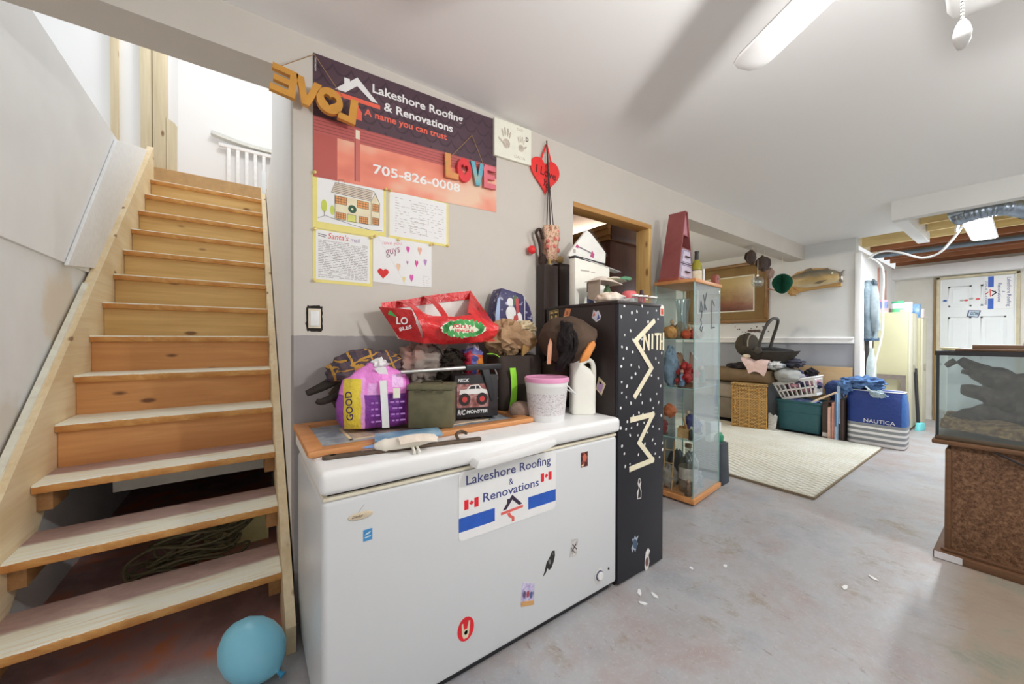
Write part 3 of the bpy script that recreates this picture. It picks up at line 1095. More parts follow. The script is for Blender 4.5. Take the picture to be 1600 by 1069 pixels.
def scribble(x0, z0, x1, z1, rows, wd, dens=0.8, lift=.0026, gap=.45):
    m_ = MB()
    dz = (z1 - z0) / rows
    for r in range(rows):
        x = x0
        z = z1 - (r + .5) * dz
        while x < x1:
            L = rng.uniform(.006, .022)
            if rng.random() < dens:
                e = min(x + L, x1)
                m_.prism(rect(x, z - wd / 2, e, z + wd / 2 * rng.uniform(.5, 1.4)), lift, lift + .0003, WP())
            x += L + rng.uniform(.2, 1) * gap * .02
    return m_


pp = paper('worksheet', 'photocopied worksheet on yellow paper right of the house drawing', (0.553, 1.699, 0.868, 1.930), (.006, .012, .012, .004), [(.561, 1.925), (.862, 1.704), (.78, 1.70)])
obj('printed_text', scribble(.585, 1.73, .84, 1.905, 14, .0022, .7, gap=.9), GRY, pp, kind='stuff')
obj('printed_boxes', ink([[(.665, 1.86), (.74, 1.86), (.74, 1.885), (.665, 1.885), (.665, 1.86)], [(.665, 1.795), (.755, 1.795), (.755, 1.815), (.665, 1.815), (.665, 1.795)], [(.66, 1.74), (.745, 1.74), (.745, 1.77), (.66, 1.77), (.66, 1.74)]], .0015), GRY, pp)
pp = paper('letter_page', "printed page titled Santa's on yellow paper below the house drawing", (0.229, 1.455, 0.478, 1.688), (.012, .014, .012, .004), [(.234, 1.462), (.236, 1.683), (.47, 1.684)])
obj('title', text_mb("Santa's", WP() @ Matrix.Translation((.288, 1.652, .0026)), .085, .026, .0004, italic=.2), P(196, 66, 60, .8), pp)
obj('title_end', text_mb('mail', WP() @ Matrix.Translation((.382, 1.652, .0026)), .04, .018, .0004), P(150, 120, 160, .8), pp)
obj('name_lines', ink([[(.25, 1.668), (.282, 1.664)], [(.25, 1.660), (.278, 1.656)]], .003), INK, pp)
obj('printed_text', scribble(.25, 1.478, .455, 1.644, 22, .0026, .93, gap=.3), GRYP, pp, kind='stuff')
pp = paper('heart_card', 'white handmade card with a red heart and small pink hearts pinned on the wall', (0.480, 1.472, 0.773, 1.697), (0, 0, 0, 0), [(.487, 1.692), (.60, 1.694), (.765, 1.694)], None)
obj('left_leaf', MB().prism([(.480, 1.480), (.64, 1.474), (.605, 1.69), (.480, 1.697)], .0006, .0022, WP()), PAP, pp)
obj('right_leaf', MB().prism([(.64, 1.474), (.773, 1.476), (.773, 1.697), (.50, 1.699)], .0022, .0034, WP()), PAP, pp)
Hm = WP() @ Matrix.Translation((.527, 1.521, .0024))
obj('red_heart', MB().prism(heart_poly(.052, .05), 0, .0006, Hm), P(196, 46, 46, .7), pp)
for hx_, hz_, s_, c_ in ((.648, 1.652, .018, (190, 80, 150)), (.709, 1.654, .022, (240, 170, 150)), (.692, 1.588, .018, (200, 80, 150)), (.738, 1.60, .018, (170, 130, 180)), (.666, 1.512, .02, (196, 90, 160)), (.628, 1.502, .016, (240, 200, 150)), (.60, 1.560, .02, (240, 180, 150)), (.645, 1.588, .01, (160, 110, 160))):
    obj('small_heart', MB().prism(heart_poly(s_, s_ * 2.0, 18), .0036, .0042, WP() @ Matrix.Translation((hx_, hz_, 0))), P(*c_, .7), pp)
obj('handwriting', text_mb('guys', WP() @ Matrix.Translation((.545, 1.60, .0036)) @ Matrix.Rotation(.35, 4, 'Z'), .075, .036, .0004, italic=.2), P(150, 96, 120, .8), pp)
obj('handwriting', text_mb('love you', WP() @ Matrix.Translation((.525, 1.655, .0036)) @ Matrix.Rotation(.12, 4, 'Z'), .095, .024, .0004, italic=.2), P(206, 150, 160, .8), pp)
obj('small_text', scribble(.725, 1.482, .765, 1.535, 5, .0018, .9, .0036), GRY, pp)

# ---- hand-print tile
tl = thing('handprint_canvas', 'small cream canvas with two grey hand prints high on the front wall', 'artwork', (1.28, WY, 2.268))
CM = WP() @ Matrix(((1, 0, 0, 1.146), (0.045, 1, 0, 2.262), (0, 0, 1, 0), (0, 0, 0, 1)))
obj('canvas', MB().prism(rect(0, 0, .268, .214), .001, .02, CM), P(226, 218, 204, .8, 0, .04), tl, bevel=.002)


def hand(cx, cy, s, flip):
    m_ = MB()
    T = CM @ Matrix.Translation((cx, cy, 0))
    for px, py, rx, ry, a in ((0, 0, .024, .026, 0), (-.024, .052, .0055, .022, .25), (-.008, .062, .0058, .025, .06), (.009, .060, .0056, .024, -.08), (.023, .048, .005, .02, -.25), (.034 if flip else -.036, .01, .006, .02, -.9 if flip else .9)):
        m_.prism(ell(rx * s, ry * s, 14, px * s, py * s, a), .02, .0206, T)
    return m_


M_HP = shades('print_ink', [C(150, 140, 128), C(206, 196, 182)], 70)
obj('hand_print', hand(.082, .085, 1.1, False), M_HP, tl)
obj('hand_print', hand(.190, .085, .85, True), M_HP, tl)
obj('letter_mark', text_mb('D', CM @ Matrix.Translation((.225, .135, .02)), .02, .026, .0006, .03), P(70, 40, 36), tl)
obj('written_name', text_mb('DAD', CM @ Matrix.Translation((.16, .185, .02)), .045, .014, .0005), M_HP, tl)
obj('written_word', text_mb('DADA', CM @ Matrix.Translation((.14, .018, .02)), .08, .016, .0005), M_HP, tl)

# ---- red heart with ribbon, and a dried bouquet on long strings
RED = P(216, 48, 46, .5, 0, .06)
ht = thing('heart_sign', 'red heart sign reading I Love You hanging from a ribbon on the wall', 'sign', (1.533, 1.79, 2.118))
HM = WP(1.792) @ Matrix.Translation((1.533, 2.235, 0))
obj('heart_board', MB().prism(heart_poly(.238, .225, 40), 0, .008, HM), RED, ht, bevel=.001)
obj('lettering', text_mb('I Love', HM @ Matrix.Translation((-.08, .012, .008)) @ Matrix.Rotation(-.10, 4, 'Z'), .165, .05, .0008, .015), P(86, 22, 26, .6), ht)
obj('lettering', text_mb('You', HM @ Matrix.Translation((-.03, -.055, .008)) @ Matrix.Rotation(-.35, 4, 'Z'), .07, .045, .0008, .015), P(86, 22, 26, .6), ht)
obj('ribbon', MB().sheet(1, 6, lambda u, v: (1.49 + .043 * v + .012 * u, 1.786, 2.335 + .108 * v), .002).sheet(1, 6, lambda u, v: (1.578 - .04 * v + .012 * u, 1.786, 2.335 + .108 * v), .002), RED, ht)
bq = thing('dried_bouquet', 'dried rose bouquet hanging upside down from dark strings under the red heart', 'bouquet', (1.535, 1.745, 1.685))
obj('hanging_strings', MB().tube([(1.534, 1.776, 2.46), (1.538, 1.765, 2.2), (1.515, 1.75, 1.90)], .003, 6).tube([(1.534, 1.776, 2.46), (1.541, 1.765, 2.2), (1.545, 1.75, 1.90)], .0045, 6).tube([(1.534, 1.776, 2.46), (1.546, 1.765, 2.2), (1.572, 1.75, 1.90)], .0035, 6), P(58, 44, 40, .7), bq)
M_BQ = shades('dried_petals', [C(96, 66, 52), C(190, 140, 120), C(216, 186, 160), C(140, 100, 70), C(186, 84, 88)], 46, .8, 5, .6)
bqm = MB().loft([(1.695, .02, .016), (1.71, .042, .03), (1.76, .05, .035), (1.83, .058, .04), (1.89, .066, .042), (1.915, .058, .036), (1.92, .02, .016)], 26, 2.0, Matrix.Translation((1.545, 1.745, 0)), .012, 34, 2)
obj('wrapped_flowers', bqm, M_BQ, bq, smooth=60)
rs = MB()
rng = random.Random(5)
for i in range(9):
    a = rng.uniform(-1, 1)
    rs.blob((1.545 + a * .045, 1.71 + abs(a) * .015, rng.uniform(1.75, 1.89)), .014, i, .3, 4, 10, 7)
obj('rose_heads', rs, P(206, 110, 104, .8, 0, .25, 60), bq, smooth=60)
obj('dark_bow', MB().tube(smooth_path([(1.47, 1.75, 1.70), (1.455, 1.75, 1.80), (1.43, 1.75, 1.86), (1.46, 1.75, 1.885), (1.48, 1.75, 1.83)]), .009, 6).blob((1.487, 1.755, 1.70), (.03, .02, .04), 3, .4, 3, 14, 10), P(56, 40, 34, .8), bq, smooth=60)
obj('cone_tip', MB().box((1.51, 1.72, 1.672), (1.522, 1.735, 1.705)).blob((1.625, 1.755, 1.72), (.03, .02, .022), 7, .5, 3, 12, 8), P(180, 150, 96, .7, 0, .3, 50), bq, smooth=60)
obj('red_ornament', MB().blob((1.408, 1.765, 1.755), (.026, .026, .026), 1, .08, 2, 16, 10), P(214, 50, 52, .35), label='small red ball ornament hanging left of the dried bouquet', cat='ornament', smooth=80)

# ---- switch without its cover plate
sw = thing('light_switch', 'uncovered white rocker switch in a rough dark cut-out left of the papers', 'switch', (.235, WY, 1.245))
rgh = [(.235 + (.0315 + .005 * noise.noise((i * 1.7, 3, 0))) * math.copysign(min(1, abs(math.cos(a)) * 1.35), math.cos(a)), 1.298 + (.0565 + .009 * noise.noise((i * 2.1, 7, 0))) * math.copysign(min(1, abs(math.sin(a)) * 1.3), math.sin(a))) for i, a in enumerate(2 * PI * k / 40 for k in range(40))]
obj('cut_out', MB().prism(rgh, .0003, .0015, WP()), P(40, 34, 30, .9), sw)
obj('switch_body', MB().prism(rect(.211, 1.256, .259, 1.340), .0015, .006, WP()), P(206, 196, 178, .5), sw, bevel=.001)
obj('rocker', MB().prism(rect(.218, 1.266, .252, 1.330), .006, .011, WP()), P(238, 236, 230, .35), sw, bevel=.0015)

# ================================================================== CHEST FREEZER
FY = 1.155
FP = lambda y=FY: WP(y)
M_FRZ = NT('freezer_enamel', 0.32, 0, 0.45)
_n = M_FRZ.noise((2.2, 2.2, 2.2), 3, .5)
_k = M_FRZ.noise((26, 26, 40), 6, .75)
_c = M_FRZ.mix(M_FRZ.ramp(_k, [(.70, (0, 0, 0, 1)), (.76, (.5, .5, .5, 1))]), C(198, 200, 202), C(156, 150, 146))
M_FRZ.color(_c)
M_FRZ.bump(_n, .12, .03)
M_FRZ = M_FRZ.m
M_LID = P(228, 226, 222, .35, 0, .03, 5)
fz = thing('chest_freezer', 'white chest freezer covered in stickers standing against the front wall', 'freezer', (.81, 1.45, 0))
obj('body', MB().box((.168, FY, .035), (1.452, 1.765, .745)), M_FRZ, fz, bevel=.016, seg=3)
obj('plinth', MB().box((.19, FY + .03, 0), (1.43, 1.75, .04)), P(42, 42, 46, .7), fz)
obj('lid_shadow_strip', MB().box((.185, FY + .012, .755), (1.436, 1.75, .768)), P(50, 46, 44, .8), fz)  # dark strip painted in for the shadow line under the lid
obj('gasket', MB().box((.172, FY + .002, .745), (1.449, 1.76, .757)), P(216, 206, 186, .6), fz, bevel=.003)
obj('lid', MB().box((.160, FY - .018, .766), (1.458, 1.768, .836)), M_LID, fz, bevel=.020, seg=4)
hpoly = [(.628, .768), (.640, .795), (.80, .802), (.995, .815), (1.0, .792), (.96, .781), (.90, .773), (.76, .768), (.66, .764)]
obj('lid_handle', MB().prism(hpoly, 0, .052, FP(FY - .016)), M_LID, fz, bevel=.006)
dl = obj('dial_plate', MB().prism(ell(.030, .036, 28, 1.325, .112), 0, .002, FP()), P(200, 198, 196, .4), fz, bevel=.0008)
obj('dial', MB().lathe([(.019, .002), (.019, .010), (.016, .013), (.0001, .013)], 24, FP() @ Matrix.Translation((1.327, .114, 0))), P(222, 222, 226, .4), dl, smooth=40)
obj('dial_rim', ring_mb(ell(.0225, .0225, 24, 1.327, .114)[::-1], ell(.0195, .0195, 24, 1.327, .114)[::-1], .002, .006, FP()), P(60, 62, 92, .4), dl)
obj('indicator', MB().prism(ell(.005, .005, 14, 1.392, .122), 0, .003, FP()), P(40, 40, 40, .3), fz)
bd = obj('badge', MB().prism(ell(.036, .011, 28, .273, .684, .0), 0, .003, FP()), P(206, 192, 168, .35, .2), fz, bevel=.0008)
obj('badge_lettering', text_mb('Danby', FP() @ Matrix.Translation((.248, .679, .003)), .03, .009, .0006, italic=.3), P(110, 90, 80), bd)
obj('badge_swoosh', MB().prism(strip([(.262, .690), (.283, .715)], .0016)[0], .0003, .001, FP()), P(170, 166, 162), bd)
es = obj('energy_label', MB().prism(rect(.280, .603, .306, .637), .0002, .0012, FP()), P(64, 136, 190, .4), fz)
obj('energy_mark', MB().prism([(.284, .612), (.302, .614), (.302, .617), (.284, .615)], .0012, .0016, FP()).prism([(.283, .621), (.290, .626), (.303, .630), (.296, .623)], .0012, .0016, FP()), P(206, 226, 240, .4), es)


def sticker(nm, poly, mat, label, extra=()):
    s_ = obj(nm, MB().prism(poly, .0003, .0012, FP()), mat, fz, label=label)
    for e, mm in extra:
        obj('sticker_print', MB().prism(e, .0012, .0016, FP()), mm, s_)
    return s_


sticker('sticker', rect(1.203, .640, 1.247, .706), shades('print', [C(40, 28, 28), C(90, 34, 34), C(176, 120, 96)], 60), 'small dark red picture sticker', [(ell(.012, .018, 12, 1.226, .680), P(186, 96, 80)), (rect(1.206, .645, 1.22, .652), P(206, 190, 150))])
sticker('sticker', [(1.136, .262), (1.176, .258), (1.188, .330), (1.148, .336)], shades('foil', [C(150, 144, 140), C(214, 212, 210)], 90, .25), 'shiny silver sticker with dark scribbles', [(strip([(1.148, .285), (1.175, .31)], .006)[0], P(70, 60, 60)), (strip([(1.152, .315), (1.178, .285)], .005)[0], P(90, 76, 76)), (strip([(1.145, .30), (1.17, .27)], .004)[0], P(110, 96, 96))])
sticker('sticker', [(.985, .235), (.992, .25), (1.003, .285), (1.022, .305), (1.034, .325), (1.048, .322), (1.050, .300), (1.042, .275), (1.030, .255), (1.018, .25), (1.008, .262), (1.0, .245)], P(40, 38, 38, .5), 'black figure-shaped sticker', [(ell(.006, .012, 10, 1.02, .285, .3), P(120, 116, 112)), (ell(.004, .006, 8, 1.037, .312), P(96, 92, 90))])
sticker('sticker', [(.870, .165), (.935, .140), (.940, .225), (.880, .250)], shades('print', [C(120, 110, 150), C(176, 166, 200), C(206, 200, 214)], 60), 'pale purple sticker with a row of figures', [([(.871, .158), (.936, .140), (.937, .158), (.872, .178)], P(196, 150, 96)), (ell(.008, .014, 10, .888, .20), P(90, 76, 110)), (ell(.008, .014, 10, .906, .195), P(150, 70, 80)), (ell(.008, .014, 10, .922, .185), P(80, 90, 130))])
sticker('sticker', ell(.033, .042, 26, .627, .182), P(206, 34, 44, .4), 'red oval sticker with a raised hand', [([(.612, .165), (.610, .205), (.616, .206), (.619, .182), (.632, .182), (.638, .208), (.644, .206), (.640, .165), (.634, .150), (.618, .150)], P(206, 196, 170)), (ell(.007, .008, 10, .627, .170), P(70, 80, 66))])

# magnetic sign
BLU = P(40, 84, 172, .45)
NAV = P(58, 66, 122, .5)
FLR = P(206, 36, 48, .45)
LEAF = [(0, 1), (.12, .70), (.28, .80), (.22, .38), (.42, .55), (.48, .44), (.72, .48), (.64, .28), (.74, .2), (.36, -.1), (.40, -.25), (.04, -.18), (.04, -.5)]
LEAF = LEAF + [(-x, y) for x, y in LEAF[::-1][:-1]]


def roof_sign(t, M, flags=True):
    """the firm's magnetic sign, 0.455 x 0.245, in the local plane M"""
    def rr(x0, y0, x1, y1, r):
        return [(x1 - r + r * math.cos(a), y0 + r + r * math.sin(a)) for a in (-PI / 2 + PI / 2 * i / 4 for i in range(5))] + [(x1 - r + r * math.cos(a), y1 - r + r * math.sin(a)) for a in (PI / 2 * i / 4 for i in range(5))] + [(x0 + r + r * math.cos(a), y1 - r + r * math.sin(a)) for a in (PI / 2 + PI / 2 * i / 4 for i in range(5))] + [(x0 + r + r * math.cos(a), y0 + r + r * math.sin(a)) for a in (PI + PI / 2 * i / 4 for i in range(5))]
    obj('sign_sheet', MB().prism(rr(0, 0, .455, .245, .018), .0003, .002, M), P(232, 230, 226, .45, 0, .02), t)
    T = M @ Matrix.Translation((0, 0, .002))
    obj('lettering', text_mb('Lakeshore Roofing', T @ Matrix.Translation((.030, .183, 0)), .396, .044, .0006, .006), NAV, t)
    obj('lettering', text_mb('&', T @ Matrix.Translation((.214, .153, 0)), None, .023, .0006), NAV, t)
    obj('lettering', text_mb('Renovations', T @ Matrix.Translation((.100, .116, 0)), .262, .032, .0006, .006), NAV, t)
    for fx, fy in ((.022, .107), (.373, .128)) if flags else ():
        f_ = MB().prism(rect(fx, fy, fx + .017, fy + .034), 0, .0006, T).prism(rect(fx + .041, fy, fx + .058, fy + .034), 0, .0006, T)
        f_.prism([(fx + .029 + px * .013, fy + .017 + py * .013) for px, py in LEAF], 0, .0006, T)
        obj('flag', f_, FLR, t)
    obj('blue_bar', MB().prism(rect(0.001, .033, .150, .082), 0, .0006, T), BLU, t)
    obj('blue_bar', MB().prism(rect(.308, .033, .4545, .082), 0, .0006, T), BLU, t)
    obj('roof_logo', MB().prism([(.186, .062), (.206, .085), (.206, .100), (.216, .100), (.216, .097), (.230, .112), (.278, .066), (.262, .064), (.230, .093), (.203, .062)], 0, .0006, T), P(52, 40, 60), t)
    obj('gutter_logo', MB().prism([(.178, .046), (.282, .050), (.282, .060), (.178, .056)], 0, .0006, T).prism([(.206, .046), (.220, .046), (.224, .036), (.240, .024), (.240, .008), (.228, .008), (.228, .020), (.212, .032)], 0, .0006, T), P(206, 96, 88), t)


sg = thing('magnetic_sign', 'white roofing company magnet with blue bars and flags on the freezer front', 'sign', (.825, FY, .5))
roof_sign(sg, FP() @ Matrix.Translation((.597, .500, 0)))

# ================================================================== ON THE FREEZER
TZ = .836
M_OAK = wood('frame_oak', C(196, 138, 88), C(150, 92, 52), 'x', .4)
pf = thing('picture_frame', 'oak framed picture lying flat on the freezer under the bags', 'picture frame', (.60, 1.52, TZ))
fx0, fy0, fx1, fy1 = .150, 1.295, 1.050, 1.765


def frame_bar(a, b, c, d):
    m_ = MB()
    vs = [(p[0], p[1], z) for z, pts in ((TZ, (a, b, c, d)), (TZ + .022, (a, b, c, d))) for p in pts]
    return m_.add(vs, [(0, 3, 2, 1), (4, 5, 6, 7), (0, 1, 5, 4), (1, 2, 6, 5), (2, 3, 7, 6), (3, 0, 4, 7)])


fwid = .052
A, B_, C_, D_ = (fx0, fy0), (fx1, fy0), (fx1, fy1), (fx0, fy1)
a, b, c, d = (fx0 + fwid, fy0 + fwid), (fx1 - fwid, fy0 + fwid), (fx1 - fwid, fy1 - fwid), (fx0 + fwid, fy1 - fwid)
for q in ((A, B_, b, a), (B_, C_, c, b), (C_, D_, d, c), (D_, A, a, d)):
    obj('frame_rail', frame_bar(*q), M_OAK, pf, bevel=.006)
obj('print', MB().box((fx0 + .04, fy0 + .04, TZ + .002), (fx1 - .04, fy1 - .04, TZ + .008)), shades('faded_print', [C(120, 130, 146), C(160, 166, 172), C(96, 104, 118)], 7, .25), pf)
lm = MB()
for q in ((fx0 + .15, fy0 + .13, fx1 - .15, fy0 + .14), (fx0 + .15, fy1 - .14, fx1 - .15, fy1 - .13), (fx0 + .15, fy0 + .13, fx0 + .16, fy1 - .13), (fx1 - .16, fy0 + .13, fx1 - .15, fy1 - .13)):
    lm.box((q[0], q[1], TZ + .008), (q[2], q[3], TZ + .0095))
obj('mat_line', lm, P(214, 190, 156), pf)
obj('inner_print', MB().box((fx0 + .165, fy0 + .145, TZ + .008), (fx1 - .165, fy1 - .145, TZ + .0088)), shades('faded_print', [C(150, 120, 110), C(196, 176, 160), C(110, 110, 120)], 12, .25), pf)
FZ = TZ + .0225          # the top of the frame rails

# purple bag
pb = thing('diaper_bag_pack', 'pink and purple plastic pack with a yellow side panel on the picture frame', 'bag', (.425, 1.545, FZ), math.radians(-14))
M_PB = zones('bag_print', C(218, 128, 202), [(None, None, (-1, .135), C(118, 52, 142)), ((-.118, -.055), None, (-1, .195), C(214, 190, 60)), ((-.055, -.042), None, (-1, .20), C(222, 150, 208)), ((.112, .18), None, (-1, .20), C(176, 76, 160)), ((-.2, -.118), None, (-1, .13), C(140, 66, 160)), ((-.03, .0), None, (.135, .18), C(226, 160, 216)), ((.06, .10), None, (.16, .21), C(232, 172, 222))], .3, .016, 0, 14, .5, .5)
obj('pack', MB().loft([(0, .115, .045), (.004, .130, .062), (.03, .140, .074), (.10, .142, .078), (.15, .136, .072), (.19, .120, .058), (.213, .098, .044), (.232, .066, .034), (.245, .040, .026), (.254, .03, .02), (.257, .01, .01)], 56, 2.8, None, .016, 24, 4), M_PB, pb, smooth=60, local=True)
obj('white_strap', MB().sheet(3, 12, lambda u, v: (.020 + .026 * u - .010 * v, -.0945 + .010 * max(0, v - .5) ** 1.5 * 5, .008 + .182 * v), .002), P(232, 226, 232, .3), pb, local=True)
obj('tied_knot', MB().blob((.012, -.012, .245), (.030, .028, .026), 6, .5, 3, 20, 14).prism([(-.01, .235), (.02, .20), (.05, .185), (.035, .24)], .045, .05, Matrix(((1, 0, 0, 0), (0, 0, -1, 0), (0, 1, 0, 0), (0, 0, 0, 1)))), P(236, 214, 232, .35), pb, smooth=50, local=True)
obj('label_patch', MB().prism(rect(.060, .120, .086, .160), 0, .002, Matrix(((1, 0, 0, 0), (0, 0, -1, -.0905), (0, 1, 0, 0), (0, 0, 0, 1)))), P(226, 216, 196), pb, local=True)
Tb = Matrix(((1, 0, 0, 0), (0, 0, -1, -.0895), (0, 1, 0, 0), (0, 0, 0, 1)))
obj('lettering', text_mb('GOOD', Tb @ Matrix.Translation((-.082, .045, 0)) @ Matrix.Rotation(PI / 2 + .06, 4, 'Z'), .11, .024, .001, .02), P(60, 36, 70), pb, local=True)
pl_ = MB()
rng = random.Random(8)
for r in range(4):
    x = -.02
    while x < .09:
        L = rng.uniform(.008, .02)
        if not (.012 < x + L / 2 < .052):
            pl_.prism(rect(x, .03 + r * .024, x + L, .036 + r * .024), 0, .001, Tb @ Matrix.Translation((0, 0, -.001)))
        x += L + .005
obj('fine_print', pl_, P(170, 120, 190), pb, local=True)


def plaid_mat():
    t = NT('plaid_cloth', .9, 0, .1)
    s = t.xyz()
    n = t.noise((9, 9, 9), 3)
    wv = t.math('MULTIPLY', t.math('SUBTRACT', n, .5), .025)
    a_ = t.math('FRACT', t.math('MULTIPLY', t.math('ADD', t.math('ADD', s[0], t.math('MULTIPLY', s[2], .3)), wv), 12))
    b_ = t.math('FRACT', t.math('MULTIPLY', t.math('ADD', t.math('SUBTRACT', t.math('SUBTRACT', s[2], t.math('MULTIPLY', s[0], .3)), t.math('MULTIPLY', s[1], .45)), wv), 17))
    base = t.ramp(n, [(.3, C(62, 56, 66)), (.7, C(84, 74, 86))])
    base = t.mix(t.math('MULTIPLY', t.band(a_, .5, .78), .5), base, C(104, 84, 84))
    base = t.mix(t.math('MULTIPLY', t.band(b_, .5, .78), .5), base, C(104, 84, 84))
    base = t.mix(t.band(a_, .08, .19), base, C(176, 134, 66))
    base = t.mix(t.band(b_, .08, .19), base, C(176, 134, 66))
    t.color(base)
    t.bump(t.noise((24, 24, 24), 4), .5, .02)
    return t.m


jk = thing('plaid_jacket', 'crumpled navy and mustard plaid jacket heaped behind the purple pack', 'jacket', (.41, 1.66, FZ))
obj('jacket_body', MB().blob((.43, 1.665, 1.085), (.150, .075, .075), 3, .30, 2.6, 40, 26).blob((.375, 1.63, 1.07), (.12, .085, .055), 8, .3, 2.8, 34, 22), plaid_mat(), jk, smooth=70)
obj('jacket_underside', MB().blob((.42, 1.66, .965), (.14, .09, .105), 4, .2, 2.4, 26, 18, flat=-.98), cloth(70, 58, 48), jk, smooth=60)
sv = MB().tube(smooth_path([(.36, 1.64, 1.08), (.30, 1.635, 1.05), (.24, 1.63, 1.02), (.185, 1.625, .998)]), [.03 - .001 * i for i in range(19)], 8)
sv.tube(smooth_path([(.33, 1.62, 1.03), (.285, 1.605, .985), (.235, 1.60, .965), (.215, 1.60, .97)]), [.02 - .0006 * i for i in range(19)], 8)
obj('dark_straps', sv, cloth(48, 42, 38), jk, smooth=60)

# olive ammo can
an = math.radians(-35)
ac = thing('ammo_can', 'olive green metal ammo can standing on the corner of the picture frame', 'box', (.613, 1.413, FZ), an)
OLV = P(100, 96, 72, .55, .1, .18, 22)
obj('can_body', MB().box((-.0865, -.052, 0), (.0865, .052, .150)), OLV, ac, bevel=.005, local=True)
obj('can_lid', MB().box((-.091, -.056, .150), (.091, .056, .172)), OLV, ac, bevel=.005, local=True)
obj('lid_clips', MB().box((-.06, -.060, .143), (-.035, -.055, .152)).box((-.015, -.060, .143), (.01, -.055, .152)).box((.03, -.060, .143), (.055, -.055, .152)), P(78, 74, 56, .5, .2), ac, local=True)
obj('can_handle', MB().tube([(-.045, 0, .172), (-.040, 0, .180), (.035, .005, .181), (.04, 0, .172)], .004, 8), P(60, 56, 44, .5, .3), ac, local=True, smooth=50)

# boxed toy truck
rb = thing('toy_truck_box', 'black toy truck box lettered R/C MONSTER between the ammo can and the green-handled tote', 'box', (.860, 1.50, FZ), math.radians(-16))
obj('carton', MB().box((-.105, -.055, 0), (.095, .055, .190)), P(44, 40, 42, .3, 0, .1), rb, bevel=.002, local=True)
RP = Matrix(((1, 0, 0, 0), (0, 0, -1, -.055), (0, 1, 0, 0), (0, 0, 0, 1)))
obj('picture_panel', MB().prism(rect(-.095, .045, .05, .150), .0004, .0012, RP), shades('print', [C(96, 52, 50), C(150, 96, 92), C(196, 170, 164)], 40, .3), rb, local=True)
obj('printed_truck', MB().prism([(-.085, .105), (-.08, .125), (-.05, .128), (-.035, .145), (.005, .147), (.02, .128), (.045, .122), (.045, .105)], .0012, .0018, RP), P(222, 214, 210, .4), rb, local=True)
obj('printed_window', MB().prism([(-.042, .128), (-.032, .141), (-.012, .142), (-.012, .128)], .0018, .0022, RP).prism([(-.008, .128), (-.008, .142), (.002, .143), (.012, .128)], .0018, .0022, RP), P(50, 44, 46), rb, local=True)
for px in (-.06, .02):
    obj('printed_wheel', ring_mb(ell(.026, .028, 20, px, .082)[::-1], ell(.012, .013, 20, px, .082)[::-1], .0018, .0024, RP), P(50, 40, 40), rb, local=True)
    obj('printed_hub', MB().prism(ell(.012, .013, 14, px, .082), .0018, .0024, RP), P(190, 64, 62), rb, local=True)
obj('lettering', text_mb('R/C', RP @ Matrix.Translation((-.092, .013, .0006)), .036, .024, .001, .03, italic=.2), P(236, 232, 230), rb, local=True)
obj('lettering', text_mb('MONSTER', RP @ Matrix.Translation((-.052, .018, .0006)), .098, .016, .001, .03, italic=.2), P(236, 232, 230), rb, local=True)
obj('lettering', text_mb('NKOK', RP @ Matrix.Translation((-.09, .160, .0006)), .05, .016, .001, .03, italic=.2), P(236, 232, 230), rb, local=True)

# grabber tool
gt = thing('grabber_tool', 'silver grabber pole with a black pistol grip laid across the can and toy box', 'tool', (.72, 1.47, 1.06))
obj('pole', MB().tube([(.50, 1.47, 1.0755), (.78, 1.44, 1.0845)], .0085, 12), P(176, 176, 174, .3, .7), gt, smooth=50)
obj('grip', MB().box((.775, 1.425, 1.072), (.96, 1.452, 1.098)).prism([(.855, 1.075), (.895, 1.075), (.92, .965), (.93, .93), (.905, .925), (.885, .98)], 0, .022, FP(1.448)), P(40, 40, 42, .4), gt, bevel=.004)
obj('trigger', MB().tube(smooth_path([(.93, 1.44, 1.075), (.945, 1.44, 1.03), (.925, 1.438, .98), (.945, 1.438, .935)]), .0045, 8), P(150, 150, 152, .3, .6), gt, smooth=50)

# black tote with green handles
tt = thing('tote_bag', 'black tote bag with lime green handles on the freezer', 'bag', (1.12, 1.56, TZ))
M_TT = cloth(64, 56, 52, .12, 10, .3)
obj('tote_body', MB().loft([(FZ, .115, .085, 1.12, 1.575, 6), (FZ + .02, .125, .095, 1.12, 1.575, 5), (1.0, .135, .098, 1.135, 1.58, 5), (1.10, .14, .085, 1.15, 1.585, 5), (1.125, .138, .075, 1.15, 1.59, 5)], 40, 5, None, .006, 9, 2), M_TT, tt, smooth=50)
GRN = P(140, 206, 60, .6, 0, .06)
obj('handle', MB().sheet(1, 10, lambda u, v: (1.035 + .035 * u + .012 * math.sin(v * 3), 1.472 - .004, .87 + .20 * v), .003), GRN, tt)
obj('handle', MB().sheet(1, 8, lambda u, v: (.96 + .07 * v, 1.53 + .028 * u, 1.135 - .028 * v * (1 - .3 * u) + .012 * math.sin(3 * v)), .003), GRN, tt)
obj('cap_stone', MB().blob((1.055, 1.405, .872), (.062, .05, .045), 2, .08, 2, 24, 14, flat=-.78), cloth(132, 112, 100), label='taupe rounded cap lying between the tote and the pink-lidded bucket', cat='cap', smooth=70)

# red shopping tote, slumped open toward the room
rd = thing('red_shopping_bag', 'glossy red holiday shopping tote lying on top of the heap', 'bag', (.76, 1.60, 1.18))
RDG = NT('woven_plastic', .28, 0, .5)
RDG.color(RDG.ramp(RDG.noise((7, 7, 7), 4), [(.3, C(176, 30, 34)), (.6, C(206, 44, 46)), (.8, C(222, 70, 66))]))
RDG.bump(RDG.noise((16, 16, 16), 4, .6), .5, .03)
RDG = RDG.m


